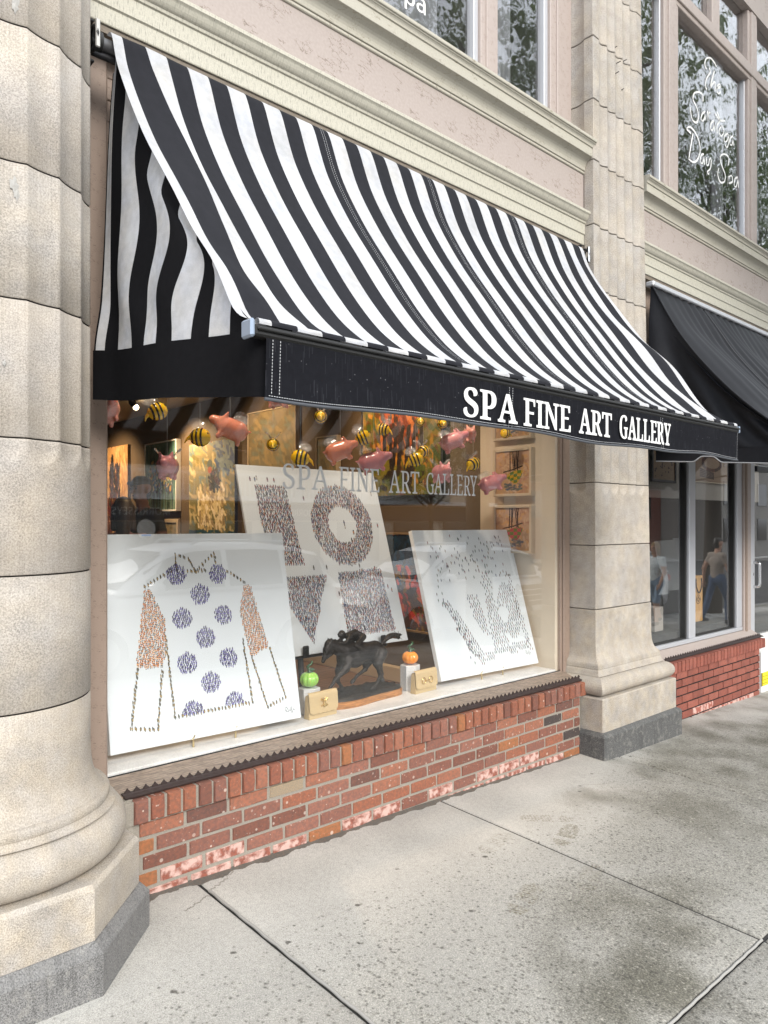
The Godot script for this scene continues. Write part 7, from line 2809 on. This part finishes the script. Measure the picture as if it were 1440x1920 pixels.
# ---------------------------------------------------------------- the street, which the shop windows reflect
func build_street() -> void:
	var g := "white cars parked along the kerb"
	var proto := car()
	var spots := [[4.9, "white parked car mirrored behind the polka dot shirt canvas"], [10.3, "white parked car mirrored in the right hand canvas"], [-0.6, "white parked car at the kerb behind the camera"], [15.7, "white parked car at the far end of the row"]]
	for i in spots.size():
		var c: Node3D = proto if i == 0 else copy_of(proto, spots[i][1], g)
		tag(c, spots[i][1], "car", g)
		c.position = Vector3(spots[i][0], ground_y(spots[i][0], 5.0) - 0.14, 6.35)
		c.rotation.z = -0.0283
	# tall trees at the kerb and across the street
	tree(Vector3(9.2, ground_y(9.2, 4.4), 4.35), 12.5, 3.6, 10000, "tall leafy street tree at the kerb, mirrored in the first upper window", 1)
	tree(Vector3(18.2, ground_y(18.2, 4.4), 4.5), 14.0, 4.4, 10500, "tall leafy street tree farther along the kerb, mirrored in the lettered upper window", 2)
	tree(Vector3(27.0, ground_y(27.0, 4.4), 5.0), 13.0, 4.2, 12000, "leafy street tree at the far end of the block", 4)
	tree(Vector3(38.0, -1.2, 33.0), 10.0, 3.6, 9000, "leafy tree across the street before the red brick block", 5)
	tree(Vector3(34.0, ground_y(34.0, 4.4), 4.6), 8.0, 3.0, 7000, "shorter leafy street tree far along the kerb", 6)
	tree(Vector3(43.0, ground_y(43.0, 4.4), 6.5), 8.5, 3.4, 7000, "dense leafy tree beyond the row of parked cars", 7)
	tree(Vector3(54.0, ground_y(54.0, 4.4), 9.0), 9.5, 4.0, 7000, "leafy tree where the street runs out of sight", 8)
	# buildings across the street
	var root := thing("hotel_building", "pale building across the street with a white balustrade above navy shop signs", "building")
	part("wall", boxm(Vector3(-12.0, -1.5, 36.5), Vector3(48.0, 11.0, 44.0)), M.facade_pale, root)
	part("sign_fascia", boxm(Vector3(-12.0, 1.7, 36.2), Vector3(48.0, 2.75, 36.499)), M.navy, root)
	part("balcony_slab", boxm(Vector3(-12.0, 2.85, 35.0), Vector3(48.0, 3.15, 36.498)), M.paint_white, root)
	part("balcony_rail", boxm(Vector3(-12.0, 4.35, 35.05), Vector3(48.0, 4.52, 35.30)), M.paint_white, root)
	var bal := MB.new()
	bal.smooth(1)
	bal.lathe([Vector2(0.05, 3.15), Vector2(0.07, 3.2), Vector2(0.09, 3.45), Vector2(0.05, 3.8), Vector2(0.04, 4.1), Vector2(0.07, 4.35)], Vector3.ZERO, 8)
	var bm := bal.mesh()
	for k in 150:
		part("baluster", bm, M.paint_white, root, Transform3D(Basis.IDENTITY, Vector3(-10.0 + k * 0.34, 0, 35.18)))
	for k in 11:
		part("pier", boxm(Vector3(-11.6 + k * 5.6, 3.15, 34.98), Vector3(-11.1 + k * 5.6, 4.6, 35.4)), M.paint_white, root)
		part("shop_window", boxm(Vector3(-11.0 + k * 5.4, -1.2, 36.3), Vector3(-7.2 + k * 5.4, 1.6, 36.49)), M.car_glass, root)
		for f in 2:
			for q in 2:
				part("window", boxm(Vector3(-10.6 + k * 5.6 + q * 2.2, 5.0 + f * 3.0, 36.4), Vector3(-9.4 + k * 5.6 + q * 2.2, 7.0 + f * 3.0, 36.49)), M.car_glass, root)
	for w in [["FOOD", 23.9, 1.0], ["MORRISSEYS", 19.6, 3.4], ["FOOD", 11.0, 1.0], ["MORRISSEYS", 30.0, 3.4]]:
		var s := letters(w[0], w[2], 0.42, false, true, 0.02)
		part("lettering", s[0], M.paint_white, root, Transform3D(Basis(Vector3.UP, PI), Vector3(w[1], 2.0, 36.19)) * s[1])
	root = thing("brick_building", "red brick building farther along the far side of the street", "building")
	part("wall", boxm(Vector3(48.2, -2.5, 36.0), Vector3(78.0, 13.0, 46.0)), M.facade_red, root)
	for k in 7:
		for f in 3:
			part("window", boxm(Vector3(50.0 + k * 4.0, 2.0 + f * 3.6, 35.9), Vector3(51.6 + k * 4.0, 4.4 + f * 3.6, 35.99)), M.car_glass, root)
	root = thing("corner_building", "grey stone building at the far end of the street", "building")
	part("wall", boxm(Vector3(78.2, -4.5, 30.0), Vector3(140.0, 14.0, 46.0)), M.wall_grey, root)
	for k in 12:
		for f in 3:
			part("window", boxm(Vector3(80.0 + k * 4.6, -0.5 + f * 4.0, 29.9), Vector3(82.6 + k * 4.6, 2.0 + f * 4.0, 29.99)), M.car_glass, root)
	# lamp post with a flag
	root = thing("lamp_post", "white street lamp post with a small flag, at the kerb", "lamp post", Vector3(12.9, ground_y(12.9, 4.5), 4.5))
	part("pole", tubem([Vector3(0, 0, 0), Vector3(0, 5.2, 0)], 0.075, 0.05, 12), M.paint_white, root)
	part("globe", boxm(Vector3(-0.16, 5.2, -0.16), Vector3(0.16, 5.6, 0.16), 0.08), M.lamp_glass, root)
	var flag := part("flag_staff", tubem([Vector3(0, 2.5, 0), Vector3(-0.5, 3.3, 0)], 0.014, -1.0, 8), M.frame_wood, root)
	for k in 9:
		part("flag_stripe", boxm(Vector3(-0.62, 2.32 + k * 0.072, -0.01), Vector3(-0.24, 2.39 + k * 0.072, 0.01)), M.flag_red if k % 2 else M.paint_white, flag)
	part("flag_canton", boxm(Vector3(-0.44, 2.75, -0.014), Vector3(-0.238, 2.97, 0.014)), M.flag_blue, flag)
	# people on the pavement whom the glass mirrors
	person("man in blue jeans and a grey shirt walking away along the pavement", Vector3(15.2, ground_y(15.2, 3.1), 3.1), 1.9, {"shirt": Color(0.30, 0.25, 0.21), "legs": Color(0.05, 0.09, 0.17), "hair": M.hair_dark, "stride": 0.8})
	person("woman in denim shorts and a white top walking along the pavement", Vector3(14.2, ground_y(14.2, 3.9), 3.9), -1.4, {"shirt": Color(0.62, 0.66, 0.66), "legs": Color(0.18, 0.26, 0.36), "hair": M.hair_fair, "shorts": true, "stride": -0.6, "long": true, "scale": 0.95})
	root = thing("bench", "dark slatted street bench at the kerb under the seated woman", "bench", Vector3(11.3, ground_y(11.3, 4.35), 4.35))
	for k in 4:
		part("seat_slat", boxm(Vector3(-0.8, 0.40, -0.17 + k * 0.11), Vector3(0.8, 0.43, -0.08 + k * 0.11), 0.004), M.frame_wood, root)
		part("back_slat", boxm(Vector3(-0.8, 0.52 + k * 0.10, 0.27), Vector3(0.8, 0.60 + k * 0.10, 0.30), 0.004), M.frame_wood, root)
	for s in [-0.7, 0.7]:
		part("end_frame", boxm(Vector3(s - 0.02, 0.0, -0.18), Vector3(s + 0.02, 0.399, 0.26), 0.004), M.black_iron, root)
		part("end_frame", boxm(Vector3(s - 0.02, 0.40, 0.301), Vector3(s + 0.02, 0.93, 0.34), 0.004), M.black_iron, root)
	person("woman in a white blouse sitting on the bench, looking down", Vector3(11.3, ground_y(11.3, 4.35), 4.36), PI, {"shirt": Color(0.72, 0.68, 0.68), "legs": Color(0.30, 0.25, 0.20), "hair": M.hair_fair, "seated": true, "long": true})


func car() -> Node3D:
	var root := thing("parked_car", "", "car")
	var b := MB.new()
	b.smooth(1)
	var rows := []
	# stations along the car: x, belt height, half width, sill height
	for s in [[-2.36, 0.70, 0.70, 0.38], [-2.30, 0.88, 0.86, 0.28], [-2.0, 0.98, 0.93, 0.26], [-1.3, 1.06, 0.95, 0.26], [-0.6, 1.08, 0.95, 0.26], [0.6, 1.10, 0.95, 0.26], [1.6, 1.13, 0.94, 0.27], [2.15, 1.14, 0.90, 0.30], [2.34, 1.02, 0.80, 0.38], [2.38, 0.80, 0.70, 0.42]]:
		var row := PackedVector3Array()
		for p in [[-0.90, 0.0], [-0.97, 0.12], [-1.0, 0.45], [-0.99, 0.75], [-0.95, 0.93], [-0.85, 1.0], [0.0, 1.03], [0.85, 1.0], [0.95, 0.93], [0.99, 0.75], [1.0, 0.45], [0.97, 0.12], [0.90, 0.0]]:
			row.append(Vector3(s[0], lerpf(s[3], s[1], p[1]), p[0] * s[2]))
		rows.append(row)
	b.grid(rows, true)
	b.fan(rows[0], Vector3(-2.36, 0.55, 0), true)
	b.fan(rows[9], Vector3(2.38, 0.6, 0))
	var body := part("body", b.mesh(), M.car_white, root)
	# greenhouse
	var st := [[-1.25, 1.07, 1.08], [-0.95, 1.07, 1.32], [-0.50, 1.08, 1.60], [-0.1, 1.09, 1.69], [0.8, 1.10, 1.72], [1.5, 1.12, 1.69], [1.95, 1.13, 1.60], [2.20, 1.13, 1.22], [2.26, 1.12, 1.13]]
	b = MB.new()
	b.smooth(1)
	rows = []
	var glass := [[], []]
	for s in st:
		var row := PackedVector3Array()
		for p in [[-0.88, 0.0], [-0.80, 0.5], [-0.70, 0.9], [-0.60, 1.0], [0.0, 1.04], [0.60, 1.0], [0.70, 0.9], [0.80, 0.5], [0.88, 0.0]]:
			row.append(Vector3(s[0], lerpf(s[1], s[2], p[1]), p[0]))
		rows.append(row)
	b.grid(rows, true)
	part("cabin", b.mesh(), M.car_white, root)
	for side in [-1, 1]:
		for w in [[-0.85, 0.25], [0.33, 1.20], [1.28, 1.95]]:
			b = MB.new()
			b.smooth(1)
			var r := []
			for f in 4:
				var row := PackedVector3Array()
				for k in 9:
					var x := lerpf(w[0], w[1], k / 8.0)
					var lo := 1.08
					var hi := 1.6
					for q in st.size() - 1:
						if st[q + 1][0] >= x and st[q][0] <= x:
							var t: float = (x - st[q][0]) / (st[q + 1][0] - st[q][0])
							lo = lerpf(st[q][1], st[q + 1][1], t)
							hi = lerpf(st[q][2], st[q + 1][2], t)
					var v := lerpf(0.08, 0.88, f / 3.0)
					var z := lerpf(0.88, 0.80, v / 0.5) if v < 0.5 else lerpf(0.80, 0.70, (v - 0.5) / 0.4)
					row.append(Vector3(x, lerpf(lo, hi, v), side * (z + 0.008)))
				r.append(row)
			b.grid(r, side < 0)
			part("side_window", b.mesh(), M.car_glass, root)
		part("mirror", boxm(Vector3(-0.92, 1.08, side * 1.08 - 0.10), Vector3(-0.74, 1.24, side * 1.08 + 0.10), 0.05), M.car_white, root)
		part("headlight", boxm(Vector3(-2.33, 0.72, side * 0.68 - 0.18), Vector3(-2.12, 0.86, side * 0.68 + 0.18), 0.05), M.lamp_glass, root)
		part("tail_light", boxm(Vector3(2.20, 0.88, side * 0.76 - 0.10), Vector3(2.37, 1.06, side * 0.76 + 0.10), 0.04), M.tail_red, root)
		for x in [-0.30, 0.75]:
			part("door_handle", boxm(Vector3(x, 0.96, side * 0.955 - 0.02), Vector3(x + 0.2, 0.99, side * 0.955 + 0.02), 0.008), M.car_white, body)
		for x in [-1.45, 1.45]:
			var wh := MB.new()
			wh.smooth(1)
			wh.lathe([Vector2(0.20, -0.12), Vector2(0.33, -0.115), Vector2(0.355, -0.08), Vector2(0.355, 0.08), Vector2(0.33, 0.115), Vector2(0.20, 0.12)], Vector3.ZERO, 28)
			var t := part("wheel", wh.mesh(), M.rubber, root, Transform3D(Basis(Vector3.RIGHT, PI / 2), Vector3(x, 0.355, side * 0.84)))
			wh = MB.new()
			wh.smooth(1)
			wh.lathe([Vector2(0.02, 0.10), Vector2(0.21, 0.10), Vector2(0.23, 0.122), Vector2(0.02, 0.106)], Vector3.ZERO, 20)
			part("rim", wh.mesh(), M.rim, t, Transform3D(Basis.IDENTITY if side > 0 else Basis(Vector3.RIGHT, PI), Vector3.ZERO))
	for f in [[-1.20, -0.55, 1], [2.02, 2.20, -1]]:
		b = MB.new()
		var y0 := 1.11 if f[2] > 0 else 1.50
		var y1 := 1.57 if f[2] > 0 else 1.25
		b.quad(Vector3(f[0], y0 + 0.02, 0.74), Vector3(f[0], y0 + 0.02, -0.74), Vector3(f[1], y1 + 0.03, -0.58), Vector3(f[1], y1 + 0.03, 0.58))
		part("windscreen" if f[2] > 0 else "rear_window", b.mesh(), M.car_glass, root)
	for s in [-0.56, 0.56]:
		part("roof_rail", tubem([Vector3(-0.1, 1.70, s), Vector3(0.0, 1.76, s), Vector3(1.5, 1.76, s), Vector3(1.65, 1.70, s)], 0.018, -1.0, 8), M.steel, root)
	return root


func tree(at: Vector3, height: float, spread: float, leaves: int, label: String, s: int) -> void:
	var root := thing("street_tree", label, "tree", at)
	rng.seed = 200 + s
	var b := MB.new()
	b.smooth(1)
	var top := height * 0.42
	var lean := Vector3(rng.randf_range(-0.3, 0.3), 0, rng.randf_range(-0.2, 0.2))
	b.tube([Vector3.ZERO, Vector3(0, top * 0.5, 0) + lean * 0.4, Vector3(0, top, 0) + lean, Vector3(0, height * 0.8, 0) + lean * 1.6], 0.24, 0.06, 12)
	var ends := []
	for k in 15:
		var h := top * (0.75 + 0.9 * k / 14.0)
		var a := k * 2.4 + rng.randf()
		var l := spread * rng.randf_range(0.6, 1.0) * (1.0 - 0.35 * k / 14.0)
		var p := Vector3(0, h, 0) + lean * (h / top)
		var q := p + Vector3(cos(a) * l, l * rng.randf_range(0.5, 1.0), sin(a) * l)
		var m := p.lerp(q, 0.5) + Vector3(0, 0.25, 0)
		b.tube([p, m, q], 0.09, 0.02, 7)
		ends.append(m)
		ends.append(q)
		for n in 3:
			var e := q + Vector3(rng.randf_range(-1, 1), rng.randf_range(0.0, 1.0), rng.randf_range(-1, 1)) * spread * 0.32
			b.tube([m.lerp(q, 0.6), e], 0.03, 0.01, 5)
			ends.append(e)
	part("trunk", b.mesh(), M.bark, root)
	var leaf := MB.new()
	leaf.quad(Vector3(-0.045, 0, 0), Vector3(0, -0.02, 0.012), Vector3(0.045, 0, 0), Vector3(0, 0.13, 0.02))
	leaf.quad(Vector3(-0.05, 0.01, 0.06), Vector3(0.02, -0.03, 0.05), Vector3(0.05, 0.04, 0.03), Vector3(-0.06, 0.11, 0.08))
	var mm := MultiMesh.new()
	mm.transform_format = MultiMesh.TRANSFORM_3D
	mm.mesh = leaf.mesh()
	mm.instance_count = leaves
	for k in leaves:
		var c: Vector3 = ends[rng.randi() % ends.size()]
		var d := Vector3(rng.randfn(), rng.randfn() * 0.8, rng.randfn()) * spread * 0.13
		var t := Basis(Vector3(rng.randf_range(-1, 1), rng.randf_range(-1, 1), rng.randf_range(-1, 1)).normalized(), rng.randf() * TAU).scaled(Vector3.ONE * (0.45 + 0.85 * pow(rng.randf(), 2.0)))
		mm.set_instance_transform(k, Transform3D(t, c + d))
	var crown := MultiMeshInstance3D.new()
	crown.name = "crown"
	crown.multimesh = mm
	crown.material_override = M.leaf
	crown.set_meta("kind", "stuff")
	root.add_child(crown)
